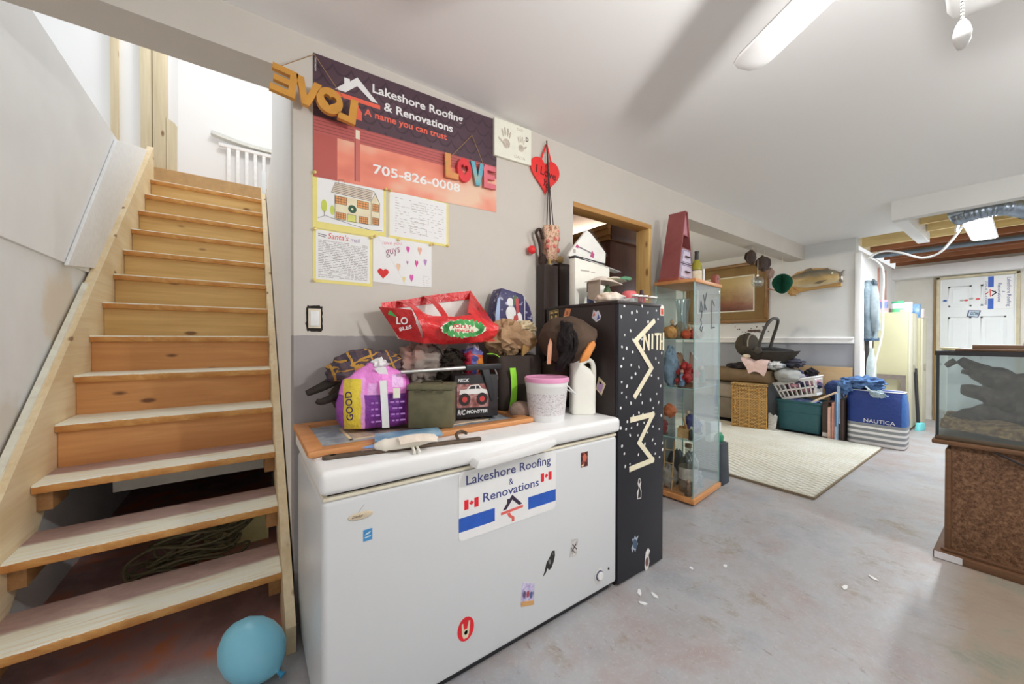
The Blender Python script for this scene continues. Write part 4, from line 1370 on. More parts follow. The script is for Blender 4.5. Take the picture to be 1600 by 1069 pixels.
def poly_sheet(pts, th=.004, sub=0):
    c_ = sum((Vector(p) for p in pts), Vector()) / len(pts)
    n_ = Vector()
    for i in range(len(pts)):
        n_ += (Vector(pts[i]) - c_).cross(Vector(pts[(i + 1) % len(pts)]) - c_)
    n_.normalize()
    k = len(pts)
    vs = [Vector(p) for p in pts] + [c_] + [Vector(p) - n_ * th for p in pts] + [c_ - n_ * th]
    fs = []
    for i in range(k):
        j = (i + 1) % k
        fs += [(i, j, k), (k + 1 + j, k + 1 + i, 2 * k + 1), (j, i, k + 1 + i, k + 1 + j)]
    return MB().add(vs, fs)


# front panel: grid between the lower edge and the rim, bulging outward
low = [(.624, 1.193), (.72, 1.187), (.82, 1.190), (.92, 1.196), (.985, 1.215)]
rim = [(.571, 1.335), (.66, 1.312), (.77, 1.313), (.86, 1.326), (.998, 1.285)]


def lerp_poly(pts, u):
    k = u * (len(pts) - 1)
    i = min(int(k), len(pts) - 2)
    f = k - i
    return tuple(p * (1 - f) + q * f for p, q in zip(pts[i], pts[i + 1]))


def fpanel(u, v):
    a_, b_ = lerp_poly(low, u), lerp_poly(rim, u)
    return (a_[0] * (1 - v) + b_[0] * v, 1.535 - .035 * math.sin(PI * min(1, v * .9)) - .012 * noise.noise(Vector((u * 5, v * 4, 2))), a_[1] * (1 - v) + b_[1] * v)


obj('front_panel', MB().sheet(24, 10, fpanel, .003), RDG, rd, smooth=60)


def gusset(u, v):
    p0, p1 = (.470, 1.665, 1.352), (.548, 1.63, 1.216)
    q0, q1 = (.571, 1.535, 1.335), (.624, 1.535, 1.193)
    a_ = Vector(p0) * (1 - v) + Vector(p1) * v
    b_ = Vector(q0) * (1 - v) + Vector(q1) * v
    p = a_ * (1 - u) + b_ * u
    p.y -= .015 * math.sin(PI * u) * (1 - v)
    return p


obj('side_gusset', MB().sheet(8, 8, gusset, .003), RDG, rd, smooth=60)


def backp(u, v):
    t0 = lerp_poly([(.484, 1.372), (.608, 1.395), (.747, 1.428), (.945, 1.462)], u)
    b0 = lerp_poly([(.56, 1.21), (.7, 1.20), (.85, 1.20), (1.03, 1.22)], u)
    return (t0[0] * (1 - v) + b0[0] * v, 1.70 - .02 * v, t0[1] * (1 - v) + b0[1] * v)


obj('back_lining', MB().sheet(14, 6, lambda u, v: backp(u, .10 + .9 * v), .003), P(222, 216, 208, .6), rd, smooth=60)
obj('rim_band', MB().sheet(14, 2, lambda u, v: Vector(backp(u, .17 * v)) + Vector((0, -.006, 0)), .003), RDG, rd, smooth=60)


def rgus(u, v):
    a_ = Vector((.945, 1.694, 1.462)) * (1 - v) + Vector((1.055, 1.66, 1.31)) * v
    b_ = Vector((.84, 1.53, 1.335)) * (1 - v) + Vector((.998, 1.525, 1.275)) * v
    return a_ * (1 - u) + b_ * u


obj('side_gusset', MB().sheet(8, 8, rgus, .003), RDG, rd, smooth=60)
obj('bottom_panel', MB().sheet(8, 3, lambda u, v: Vector((.624 + .37 * u, 1.535, 1.193 + .01 * u)) * (1 - v) + Vector((.56 + .47 * u, 1.67, 1.212 + .02 * u)) * v, .003), RDG, rd, smooth=60)
for x0, x1, zt in ((.571, .595, 1.385), (.690, .700, 1.418)):
    obj('handle', MB().sheet(2, 10, lambda u, v: (x1 - .015 + .03 * u + (x0 - x1) * v + .022 * (1 - v), 1.515 + .17 * v, 1.30 + (zt - 1.30) * v ** .8 + .01 * math.sin(PI * v)), .003), RDG, rd, smooth=60)
OV = plane((.790, 1.478, 1.258), (1, 0, 0), (0, -.12, 1))
obj('wreath_print', MB().prism([(p[0] * (1 + .06 * math.sin(i * 2.3)), p[1] * (1 + .1 * math.sin(i * 1.7))) for i, p in enumerate(ell(.112, .038, 40))], 0.004, .0048, OV), P(222, 222, 196, .5), rd)
lf = MB()
for i in range(22):
    a_ = 2 * PI * i / 22
    lf.prism(ell(.019, .010, 8, .092 * math.cos(a_), .029 * math.sin(a_), a_ + .9 + .4 * math.sin(i * 3)), .0048, .0054, OV)
obj('printed_leaves', lf, P(70, 150, 80, .5), rd)
obj('lettering', text_mb('JOLLY', OV @ Matrix.Translation((-.062, .0, .0050)) @ Matrix.Rotation(-.05, 4, 'Z'), .10, .020, .0008, .02), P(196, 40, 52, .5), rd)
obj('lettering', text_mb('JINGLE', OV @ Matrix.Translation((-.05, -.018, .0050)) @ Matrix.Rotation(-.02, 4, 'Z'), .10, .016, .0008, .02), P(196, 40, 52, .5), rd)
GU = plane((.530, 1.600, 1.262), (.78, -.62, -.12), (.12, -.15, 1), .014)
obj('lettering', text_mb('LO', GU @ Matrix.Translation((0, .012, 0)) @ Matrix.Rotation(.1, 4, 'Z'), .05, .032, .0008, .02), WHT, rd)
obj('lettering', text_mb('D', GU @ Matrix.Translation((.085, .022, 0)), .02, .026, .0008, .02), WHT, rd)
obj('lettering', text_mb('BLES', GU @ Matrix.Translation((.018, -.016, 0)) @ Matrix.Rotation(.35, 4, 'Z'), .055, .016, .0008, .02), WHT, rd)
GE = plane((.500, 1.625, 1.318), (.78, -.62, 0), (0, -.1, 1), .006)
obj('printed_bow', MB().prism([(0, 0), (.034, -.012), (.046, .006), (.03, .018), (.004, .014)], 0, .001, GE), P(60, 160, 80, .5), rd)
GE2 = plane((.940, 1.585, 1.372), (.45, .55, -.55), (-.3, -.2, .8), .005)
obj('printed_tree', MB().prism([(-.02, -.02), (.022, -.02), (.008, .004), (.014, .004), (0, .034), (-.014, .004), (-.008, .004)], 0, .001, GE2), P(50, 150, 76, .5), rd)

# under the red bag
obj('grey_cloth', MB().blob((.655, 1.66, 1.10), (.10, .075, .085), 5, .45, 2.6, 40, 26).blob((.72, 1.675, 1.14), (.09, .05, .045), 9, .45, 3, 30, 20).blob((.655, 1.67, .95), (.09, .07, .09), 4, .2, 2, 20, 14, flat=-.96), shades('stained_cloth', [C(116, 106, 98), C(142, 132, 124), C(170, 110, 98)], 7, .9, 4, .5), label='stained grey cloth bundled under the red shopping tote', cat='cloth', smooth=70)
net = MB().blob((.795, 1.66, 1.07), (.085, .07, .085), 2, .3, 3, 24, 16).blob((.79, 1.67, .955), (.07, .06, .097), 6, .15, 2, 18, 12, flat=-.98)
rng = random.Random(21)
for i in range(34):
    p = [Vector((.795 + rng.uniform(-.08, .08), 1.60 + rng.uniform(-.02, .03), 1.08 + rng.uniform(-.06, .06)))]
    for j in range(4):
        p.append(p[-1] + Vector((rng.uniform(-.04, .04), rng.uniform(-.012, .012), rng.uniform(-.03, .03))))
    net.tube(smooth_path(p, 4), .0035, 5)
obj('black_netting', net, cloth(48, 42, 36), label='clump of black netting and cord stuffed under the red tote', cat='netting', smooth=60)
obj('snack_bag', MB().blob((.915, 1.625, 1.105), (.055, .05, .075), 3, .35, 2.6, 30, 20).blob((.915, 1.64, .955), (.05, .045, .10), 3, .1, 2, 16, 12, flat=-.98), zones('bag_print', C(196, 190, 206), [(None, None, (.275, .305), C(96, 96, 150)), (None, None, (-1, .275), C(206, 96, 50)), ((-1, -.018), None, (-1, .29), C(170, 40, 62)), ((.0, .1), None, (.225, .255), C(226, 136, 60)), ((-.02, .0), None, (.18, .27), C(70, 90, 160))], .3, .05, 0, 16, .5), label='shiny orange blue and red wrapper below the red tote', cat='wrapper', smooth=70)

# gift bag, brown paper, strap tangle, nylon sack
gb = thing('gift_bag', 'dark blue gift bag with a snowman leaning on the wall', 'bag', (1.22, 1.70, 1.22))
GBP = [(1.085, 1.20), (1.085, 1.345), (1.10, 1.433), (1.125, 1.490), (1.268, 1.466), (1.320, 1.40), (1.345, 1.335), (1.335, 1.20)]
obj('gift_bag_body', MB().prism(GBP, -.045, .045, FP(1.715)), shades('starry_print', [C(46, 44, 78), C(66, 62, 98), C(50, 48, 84), C(190, 190, 214)], 30, .35, 2), gb, bevel=.008)
obj('light_side', MB().prism([(1.083, 1.22), (1.083, 1.345), (1.098, 1.43), (1.112, 1.44), (1.108, 1.22)], 0, .003, FP(1.671)), P(150, 170, 200, .4), gb)
obj('printed_snowman', MB().prism(ell(.034, .04, 20, 1.185, 1.355), 0, .001, FP(1.669)).prism(ell(.022, .024, 18, 1.180, 1.415), 0, .001, FP(1.669)).prism(ell(.022, .042, 16, 1.242, 1.32), 0, .0012, FP(1.669)), P(226, 222, 220, .4), gb)
obj('printed_red', MB().prism([(1.215, 1.435), (1.235, 1.44), (1.240, 1.36), (1.222, 1.35)], .0012, .002, FP(1.669)).prism([(1.20, 1.30), (1.235, 1.32), (1.23, 1.35), (1.205, 1.34)], .0012, .002, FP(1.669)), P(176, 70, 70, .4), gb)
obj('printed_tree', MB().prism([(1.195, 1.44), (1.215, 1.46), (1.232, 1.432), (1.225, 1.40), (1.20, 1.40)], .0006, .0014, FP(1.669)), P(80, 96, 70, .4), gb)
obj('gift_bag_edge', MB().prism([(1.278, 1.22), (1.283, 1.22), (1.283, 1.448), (1.278, 1.456)], .0006, .0014, FP(1.669)), P(206, 206, 216, .4), gb)
obj('paper_bag', MB().blob((1.125, 1.635, 1.215), (.115, .08, .092), 4, .40, 2.6, 17, 12, ridge=True).blob((1.21, 1.62, 1.20), (.09, .07, .06), 7, .40, 2.6, 15, 10, ridge=True), shades('kraft_paper', [C(140, 110, 82), C(166, 136, 104), C(120, 90, 66)], 9, .8, 4, .5), label='crumpled brown paper bag between the red tote and the black tote', cat='paper bag')
obj('folded_card', MB().prism([(0, 0), (.12, .045), (.155, .11), (.03, .06)], 0, .012, plane((1.16, 1.545, 1.115), (1, .1, .1), (0, .35, 1))), P(150, 116, 70, .7, 0, .1), label='folded brown cardboard flap sticking up from the black tote', cat='cardboard', bevel=.002)
obj('clear_wrapper', MB().blob((1.275, 1.66, 1.27), (.075, .035, .04), 4, .5, 3, 26, 18, ridge=True), P(190, 172, 140, .3, 0, .3, 30), label='crinkled pale plastic wrapper below the blue gift bag', cat='wrapper', smooth=50)
ns = thing('nylon_sack', 'dark brown stuffed nylon sack leaning against the tall black cabinet', 'bag', (1.35, 1.47, TZ))
obj('sack', MB().blob((1.333, 1.385, 1.205), (.118, .175, .120), 6, .10, 2.0, 44, 30).blob((1.375, 1.53, .97), (.078, .12, .134), 2, .1, 2, 24, 16, flat=-.98), cloth(78, 64, 54, .14, 12, .5), ns, smooth=70)
sm_ = MB()
sm_.blob((1.258, 1.300, 1.195), (.05, .045, .10), 9, .25, 2.4, 26, 18)
for k in range(3):
    sm_.tube(smooth_path([(1.25 + .014 * k, 1.33 - .012 * k, 1.295 - .008 * k), (1.225 + .018 * k, 1.29 - .02 * k, 1.23), (1.23 + .012 * k, 1.275 - .015 * k, 1.16), (1.20 + .012 * k, 1.30 - .01 * k, 1.10), (1.215 + .012 * k, 1.33 - .006 * k, 1.06)]), .011, 6)
obj('black_webbing', sm_, cloth(34, 30, 30, .3, 40), ns, smooth=60)
obj('orange_strap', MB().prism([(0, 0), (.045, .012), (.085, .085), (.075, .105), (.05, .09), (.01, .03)], 0, .018, plane((1.268, 1.235, 1.100), (1, -.3, 0), (0, 0, 1))), P(196, 124, 60, .6, 0, .1), ns, bevel=.004)
obj('orange_bag_edge', MB().prism([(0, 0), (.02, .0), (.028, .10), (.018, .125), (.006, .09)], 0, .006, plane((1.178, 1.36, 1.09), (1, -.3, 0), (0, 0, 1))), P(206, 150, 120, .4, 0, .2), ns)

# pink-lidded bucket
bk = thing('plastic_bucket', 'white plastic bucket with a pink lid and printed label near the right freezer corner', 'bucket', (1.140, 1.315, TZ))
M_BK = P(226, 224, 222, .35, 0, .02)
obj('bucket_body', MB().lathe([(.0001, 0), (.080, 0), (.083, .004), (.0965, .155), (.0985, .157), (.1005, .172), (.1005, .182), (.098, .182)], 40), M_BK, bk, local=True, smooth=40)
obj('label_band', MB().lathe([(.0848, .030), (.0935, .128), (.0943, .128), (.0856, .030)], 40, None, False), shades('label_print', [C(176, 172, 174), C(206, 202, 204), C(160, 156, 160), C(222, 220, 220)], (70, 70, 190), .4, 3, interp='CONSTANT'), bk, local=True, smooth=40)
obj('bucket_lid', MB().lathe([(.1025, .178), (.1035, .182), (.1035, .196), (.099, .200), (.094, .196), (.0001, .196)], 40), P(226, 150, 186, .35, 0, .03), bk, local=True, smooth=40)
obj('bail', MB().tube(smooth_path([(.0995, -.02, .165), (.118, -.05, .13), (.128, -.06, .115), (.104, .03, .150)]), .0035, 6), M_BK, bk, local=True, smooth=60)

# white jug
jg = thing('plastic_jug', 'white plastic jug with a moulded handle beside the tall black cabinet', 'jug', (1.378, 1.315, TZ), math.radians(-32))
M_JG = P(222, 217, 208, .38, 0, .02)
obj('jug_body', MB().loft([(0, .056, .040), (.006, .062, .046), (.17, .062, .046), (.19, .060, .045), (.225, .048, .038, -.012, 0), (.243, .036, .034, -.026, 0, 2.5), (.252, .032, .032, -.030, 0, 2)], 36, 5.0), M_JG, jg, local=True, smooth=40)
obj('jug_neck', MB().lathe([(.033, .25), (.033, .262), (.036, .262), (.036, .276), (.0001, .276)], 28, Matrix.Translation((-.030, 0, 0))), M_JG, jg, local=True, smooth=40)
obj('jug_handle', MB().tube(smooth_path([(-.006, 0, .250), (.022, 0, .268), (.045, 0, .262), (.056, 0, .235), (.058, 0, .195), (.057, 0, .165)]), .0125, 12), M_JG, jg, local=True, smooth=60)

# front edge of the lid: book, decoy bird, pry bar
obj('blue_book', MB().prism([(.345, 1.272), (.575, 1.236), (.600, 1.335), (.372, 1.372)], FZ, FZ + .010), shades('book_cover', [C(80, 120, 150), C(110, 150, 176), C(170, 190, 204)], 9, .35), label='thin blue book half under the ammo can and purple pack', cat='book', bevel=.001)
cb = thing('pry_bar', 'long dark brown flat pry bar lying along the freezer lid', 'tool', (.45, 1.215, TZ))
M_IR = P(92, 78, 66, .45, .4, .25, 30)
obj('bar', MB().prism(strip([(.205, 1.262), (.70, 1.178)], .022)[0], TZ, TZ + .012).prism(ell(.022, .013, 18, .206, 1.262, -.17), TZ, TZ + .012), M_IR, cb, bevel=.003)
obj('hook', MB().tube(smooth_path([(.622, 1.205, TZ + .008), (.630, 1.235, TZ + .02), (.655, 1.245, TZ + .026), (.668, 1.225, TZ + .02)]), .006, 8), M_IR, cb, smooth=60)
bird = thing('bird_figurine', 'white bird figurine with a blue head lying on the pry bar', 'figurine', (.41, 1.185, TZ))
M_BD = zones('glaze', C(226, 216, 204), [((-1, -.062), None, None, C(150, 166, 190)), ((.07, 1), None, None, C(206, 180, 160))], .45, .02, 0, 20)
body_pts = smooth_path([(.335, 1.242, TZ + .022), (.355, 1.236, TZ + .024), (.385, 1.222, TZ + .027), (.425, 1.207, TZ + .030), (.465, 1.192, TZ + .032), (.50, 1.183, TZ + .034), (.53, 1.178, TZ + .037)], 4)
nb = len(body_pts)
rad = [max(.003, .020 * math.sin(PI * min(1, (i / (nb - 1)) * .86 + .12)) ** .8) if i > 6 else .008 + .0022 * i for i in range(nb)]
obj('bird_body', MB().tube(body_pts, rad, 14), P(222, 210, 198, .45, 0, .06, 30), bird, smooth=80)
obj('wing', MB().sheet(6, 3, lambda u, v: (.40 + .115 * u, 1.203 - .028 * v - .03 * u, TZ + .049 - .018 * v * v + .006 * math.sin(PI * u)), .003), P(214, 200, 186, .5, 0, .1, 40), bird, smooth=60)
obj('beak', MB().prism([(0, 0), (.05, .012), (.05, -.010)], 0, .008, plane((.300, 1.246, TZ + .018), (1, -.1, .06), (0, 1, .1))), P(120, 146, 190, .4), bird, bevel=.002)
obj('feet', MB().tube([(.445, 1.195, TZ + .02), (.441, 1.165, TZ + .008), (.437, 1.152, TZ + .005)], .005, 8).tube([(.458, 1.19, TZ + .02), (.456, 1.16, TZ + .008), (.452, 1.148, TZ + .005)], .0045, 8), P(226, 216, 204, .5), bird, smooth=60)

# ================================================================== TALL BLACK CABINET
CX0, CX1, CY0, CY1, CH = 1.463, 1.845, 1.158, 1.690, 1.402
tc = thing('tall_cabinet', 'tall black cabinet lettered SMITH in cream tape beside the freezer', 'cabinet', (1.65, 1.42, 0))
M_TC = P(40, 32, 30, .38, 0, .12, 3)
M_TF = P(34, 34, 40, .55, 0, .10, 5)
obj('carcass', MB().box((CX0, CY0 + .020, 0), (CX1, CY1, CH - .018)), M_TC, tc, bevel=.002)
obj('cabinet_top', MB().box((CX0 - .001, CY0 + .006, CH - .018), (CX1 + .001, CY1, CH)), M_TC, tc, bevel=.002)
obj('door', MB().box((CX0 + .001, CY0, .012), (CX1 - .001, CY0 + .019, CH - .019)), M_TF, tc, bevel=.002)
CP = FP(CY0)
TAPE = P(216, 208, 182, .75, 0, .05, 20)


TAPE_N = [0]


def tape(pts, w=.024):
    for q in strip(pts, w):
        TAPE_N[0] += 1
        k = .0004 * (TAPE_N[0] % 4)
        obj('tape_strip', MB().prism(q, .0012, .0018 + k, CP), TAPE, tc)


def tape_joined(pts, w):
    for i, (p, q) in enumerate(zip(pts, pts[1:])):
        d = Vector((q[0] - p[0], q[1] - p[1])).normalized() * w * .45
        tape([(p[0] - d.x, p[1] - d.y), (q[0] + d.x, q[1] + d.y)], w)


tape_joined([(1.748, 1.306), (1.592, 1.203), (1.730, 1.060), (1.592, .925)], .027)
tape_joined([(1.566, .808), (1.746, .814), (1.628, .683), (1.744, .572), (1.560, .562)], .027)
for x in (1.664, 1.705):
    tape([(x, 1.153), (x + .002, 1.240)], .014)
tape([(1.668, 1.236), (1.702, 1.168)], .013)
tape([(1.735, 1.160), (1.736, 1.242)], .014)
tape([(1.757, 1.238), (1.800, 1.240)], .013)
tape([(1.780, 1.155), (1.781, 1.236)], .015)
tape([(1.809, 1.155), (1.810, 1.245)], .014)
tape([(1.836, 1.152), (1.837, 1.248)], .013)
tape([(1.812, 1.200), (1.834, 1.202)], .012)
rng = random.Random(17)
dots = MB()
pts_ = []
while len(pts_) < 78:
    p = (rng.uniform(1.478, 1.838), rng.uniform(.56, 1.385))
    if all(math.hypot(p[0] - q[0], (p[1] - q[1])) > .034 for q in pts_) and not (1.65 < p[0] and 1.14 < p[1] < 1.26) and not (p[0] > 1.79 and p[1] > 1.32):
        pts_.append(p)
        dots.prism(ell(.0058 * rng.uniform(.7, 1.2), .0078 * rng.uniform(.7, 1.25), 9, p[0], p[1], rng.uniform(-.5, .5)), .0002, .001, CP)
obj('paint_dots', dots, P(232, 230, 226, .6), tc, kind='stuff')


def csticker(poly, mat, extra=(), M=CP, label=None):
    s_ = obj('sticker', MB().prism(poly, .0004, .0012, M), mat, tc, label=label)
    for e, mm in extra:
        obj('sticker_print', MB().prism(e, .0012, .0016, M), mm, s_)


csticker([(1.808, 1.340), (1.842, 1.340), (1.842, 1.385), (1.834, 1.392), (1.832, 1.402 - .004), (1.818, 1.398), (1.817, 1.392), (1.808, 1.385)], P(232, 216, 206, .5), [(rect(1.812, 1.345, 1.838, 1.378), P(206, 96, 76)), ([(1.818, 1.352), (1.825, 1.368), (1.832, 1.352), (1.829, 1.352), (1.825, 1.361), (1.821, 1.352)], P(120, 60, 60))], label='small orange and white bag-shaped sticker')
csticker([(1.615, .395), (1.648, .392), (1.650, .43), (1.640, .455), (1.648, .475), (1.638, .498), (1.625, .498), (1.618, .475), (1.628, .45), (1.612, .43)], P(196, 192, 190, .5), [([(1.620, .40), (1.643, .398), (1.644, .428), (1.634, .455), (1.625, .43)], P(46, 44, 46)), (ell(.008, .011, 10, 1.632, .483), P(60, 58, 60))], label='white-edged black figure sticker')
csticker([(1.575, .135), (1.590, .15), (1.600, .13), (1.610, .15), (1.622, .165), (1.612, .18), (1.626, .205), (1.606, .20), (1.598, .215), (1.590, .20), (1.574, .205), (1.584, .18), (1.570, .16)], P(160, 170, 180, .5), [(ell(.017, .028, 12, 1.598, .172, .3), P(66, 84, 104))], label='grey-blue splash-shaped sticker')
csticker([(1.690, .0), (1.712, -.0 + .008), (1.722, .04), (1.714, .075), (1.728, .095), (1.710, .115), (1.690, .10), (1.682, .06), (1.680, .025)], P(206, 202, 198, .5), [(ell(.014, .024, 12, 1.700, .045), P(110, 76, 70)), (ell(.010, .012, 10, 1.702, .096), P(226, 220, 216))], label='white and brown figure sticker near the floor')
SP = plane((CX0, 0, 0), (0, -1, 0), (0, 0, 1))
csticker([(-1.665, 1.315), (-1.580, 1.322), (-1.580, 1.385), (-1.665, 1.380)], P(34, 28, 26, .4), [(q, P(196, 170, 110)) for q in (strip([(-1.66, 1.32), (-1.66, 1.376)], .003)[0], strip([(-1.623, 1.322), (-1.623, 1.38)], .003)[0], strip([(-1.586, 1.326), (-1.586, 1.382)], .003)[0], strip([(-1.66, 1.319), (-1.586, 1.326)], .003)[0], strip([(-1.66, 1.377), (-1.586, 1.382)], .003)[0], ell(.010, .012, 12, -1.642, 1.34), ell(.010, .012, 12, -1.605, 1.343), rect(-1.655, 1.36, -1.63, 1.372), rect(-1.617, 1.363, -1.592, 1.374))], SP, 'black card sticker with two gold panels')
csticker([(-1.545, 1.336), (-1.50, 1.326), (-1.482, 1.380), (-1.525, 1.386)], P(206, 140, 96, .5), [(ell(.010, .012, 10, -1.513, 1.358), P(170, 96, 70)), (strip([(-1.538, 1.341), (-1.505, 1.333)], .004)[0], P(236, 200, 160))], SP, 'small tilted orange card sticker')
csticker([(-1.33, 1.325), (-1.30, 1.30), (-1.275, 1.31), (-1.268, 1.33), (-1.285, 1.36), (-1.30, 1.352), (-1.318, 1.365)], P(206, 206, 220, .5), [([(-1.325, 1.328), (-1.305, 1.335), (-1.312, 1.355)], P(206, 110, 80)), ([(-1.295, 1.31), (-1.275, 1.318), (-1.285, 1.345)], P(80, 84, 150))], SP, 'small figure sticker in white blue and orange')
csticker([(-1.300, .955), (-1.262, .925), (-1.235, .985), (-1.280, 1.020)], P(206, 190, 160, .5), [([(-1.292, .958), (-1.266, .938), (-1.248, .982), (-1.276, 1.0)], P(170, 140, 176)), (ell(.008, .008, 10, -1.268, .99), P(236, 214, 150))], SP, 'diamond-shaped tan and lilac sticker')

# dark boards standing between the cabinet and the wall
M_WEN = wood('dark_veneer', C(62, 50, 46), C(40, 32, 30), 'z', .4)
o1 = obj('veneer_board', MB().box((1.466, 1.715, 0), (1.578, 1.79, 1.668)), M_WEN, label='dark wood panel standing behind the cabinet below the bouquet', cat='panel', bevel=.002)
o2 = obj('veneer_board', MB().box((1.594, 1.715, 0), (1.694, 1.79, 1.690)), M_WEN, label='dark wood panel standing behind the cabinet beside the white carton', cat='panel', bevel=.002)

# things on the cabinet
wc = thing('white_carton', 'white printed carton with a black lid strip on the tall cabinet', 'box', (1.68, 1.56, CH))
obj('carton', MB().prism([(1.540, CH), (1.842, CH), (1.842, 1.662), (1.540, 1.684)], 0, .045, FP(1.575)), P(222, 216, 206, .5, 0, .03), wc, bevel=.002)
obj('lid_strip', MB().prism([(1.536, 1.684), (1.536, 1.696), (1.80, 1.680), (1.80, 1.668)], 0, .05, FP(1.577)), P(46, 42, 44, .4), wc)
obj('flap', MB().sheet(4, 2, lambda u, v: (1.60 + .345 * u, 1.522 + .055 * v, 1.685 - .030 * u - .012 * u * u), .002), P(232, 228, 220, .5), wc)
obj('printed_line', MB().prism(rect(1.585, 1.612, 1.66, 1.620), 0, .0008, FP(1.5299)).prism(rect(1.675, 1.610, 1.71, 1.616), 0, .0008, FP(1.5299)), GRY, wc)
ev = thing('padded_envelope', 'white padded envelope in clear plastic propped on the white carton', 'envelope', (1.65, 1.58, 1.694))
obj('envelope', MB().prism([(1.535, 1.700), (1.550, 1.730), (1.690, 1.882), (1.735, 1.862), (1.865, 1.765), (1.862, 1.697)], 0, .022, FP(1.600)), P(222, 216, 210, .45, 0, .04), ev, bevel=.005)
obj('plastic_edge', MB().sheet(6, 2, lambda u, v: (1.695 + .175 * u + .018 * v, 1.590 - .012 * v, 1.888 - .15 * u ** 1.1 + .010 * v), .002), glass('film', (.93, .93, .9, 1), .25, .2), ev)
obj('printed_ribbon', MB().prism(strip([(1.60, 1.77), (1.755, 1.738)], .007)[0], 0, .001, FP(1.5775)), P(110, 96, 110), ev)
obj('printed_bow', MB().prism([(1.59, 1.76), (1.603, 1.782), (1.618, 1.768), (1.612, 1.757)], 0, .0012, FP(1.5772)).prism([(1.718, 1.722), (1.735, 1.76), (1.752, 1.74), (1.748, 1.715)], 0, .0012, FP(1.5772)), P(176, 70, 120), ev)
obj('printed_stamp', MB().prism(rect(1.573, 1.725, 1.592, 1.748), 0, .001, FP(1.5775)), GRY, ev)
db = thing('small_black_bottle', 'small black and silver bottle standing at the front of the white carton', 'bottle', (1.572, 1.44, CH))
obj('bottle_body', MB().loft([(0, .020, .014), (.05, .022, .015), (.06, .018, .012), (.075, .016, .012)], 20, 3), P(70, 84, 120, .3), db, local=True, smooth=40)
obj('bottle_cap', MB().loft([(.075, .022, .016), (.125, .022, .016), (.13, .018, .013)], 20, 3), P(50, 46, 44, .3), db, local=True, smooth=40)
gbt = thing('small_green_bottle', 'small dark green bottle behind the folded beige cloth', 'bottle', (1.665, 1.40, CH))
obj('bottle_body', MB().lathe([(.0001, 0), (.02, 0), (.021, .07), (.018, .095), (.01, .105), (.01, .118), (.0001, .118)], 20), P(70, 96, 66, .3), gbt, local=True, smooth=40)
obj('folded_cloth', MB().blob((1.595, 1.32, CH + .026), (.085, .07, .036), 5, .25, 2.6, 34, 20, flat=-.72), shades('soft_cloth', [C(196, 172, 152), C(222, 206, 190), C(170, 166, 170)], 8, .9, 3, .3), label='folded beige and grey cloth on the cabinet front corner', cat='cloth', smooth=70)
hat = thing('sun_hat', 'beige cap with a green-edged brim resting on bottles above the cloth', 'hat', (1.62, 1.39, 1.532))
obj('crown', MB().sheet(12, 8, lambda u, v: (1.530 + .19 * u, 1.335 + .11 * v, 1.532 + .035 * math.sin(PI * u) ** .7 * math.sin(PI * (v * .9 + .05)) - .01 * u), .004), shades('canvas_cloth', [C(196, 180, 168), C(216, 206, 194)], 12, .9), hat, smooth=70)
obj('brim', MB().sheet(10, 3, lambda u, v: (1.60 + .175 * u, 1.33 + .09 * v + .02 * u, 1.548 + .012 * math.sin(PI * u) - .006 * v), .004), P(206, 206, 190, .8), hat, smooth=70)
obj('green_trim', MB().prism([(1.690, 1.556), (1.725, 1.566), (1.775, 1.566), (1.788, 1.556), (1.77, 1.546), (1.69, 1.547)], 0, .006, FP(1.328)), P(80, 128, 96, .7), hat, bevel=.002)
obj('hat_side', MB().sheet(6, 4, lambda u, v: (1.536 + .012 * u, 1.34 + .10 * u, 1.535 - .128 * v * (1 - .25 * u)), .003), P(170, 156, 140, .9), hat)
pk_ = thing('pink_container', 'small pink-lidded white container on the cabinet top behind the jars', 'container', (1.700, 1.275, CH))
obj('container_body', MB().lathe([(.0001, 0), (.04, 0), (.042, .03), (.0001, .03)], 26), P(226, 216, 212, .4), pk_, local=True, smooth=40)
obj('container_lid', MB().lathe([(.042, .03), (.043, .034), (.036, .066), (.030, .072), (.0001, .073)], 26), P(196, 96, 100, .4), pk_, local=True, smooth=40)
np_ = thing('nail_polish', 'red nail polish bottle with a dark cap on the cabinet edge', 'bottle', (1.755, 1.235, CH))
obj('polish_bottle', MB().loft([(0, .017, .014), (.004, .018, .015), (.038, .018, .015), (.043, .010, .009)], 18, 4), P(196, 46, 62, .15), np_, local=True, smooth=40)
obj('cap', MB().lathe([(.010, .043), (.0125, .044), (.011, .078), (.0001, .079)], 16), P(60, 34, 34, .3), np_, local=True, smooth=40)
M_JAR = glass('jar_glass', (.93, .95, .95, 1), .3)
jr = thing('glass_jar', 'small clear glass jar at the left end of the cabinet-front jar row', 'jar', (1.648, 1.20, CH), 0, 'small glass jars along the cabinet front')
obj('jar_body', MB().lathe([(.0001, 0), (.015, 0), (.017, .004), (.017, .030), (.014, .034)], 18), M_JAR, jr, local=True, smooth=40)
obj('jar_lid', MB().lathe([(.015, .034), (.0165, .035), (.0165, .044), (.0001, .044)], 18), P(222, 216, 210, .35), jr, local=True, smooth=40)
for i, (x, y, lb) in enumerate(((1.693, 1.205, 'second small glass jar from the left in the cabinet-front row'), (1.726, 1.195, 'third small glass jar from the left, just left of the nail polish'), (1.790, 1.20, 'small glass jar just right of the red nail polish'), (1.825, 1.205, 'small glass jar at the right end of the cabinet-front row'))):
    dup(jr, (x, y, CH), lb)

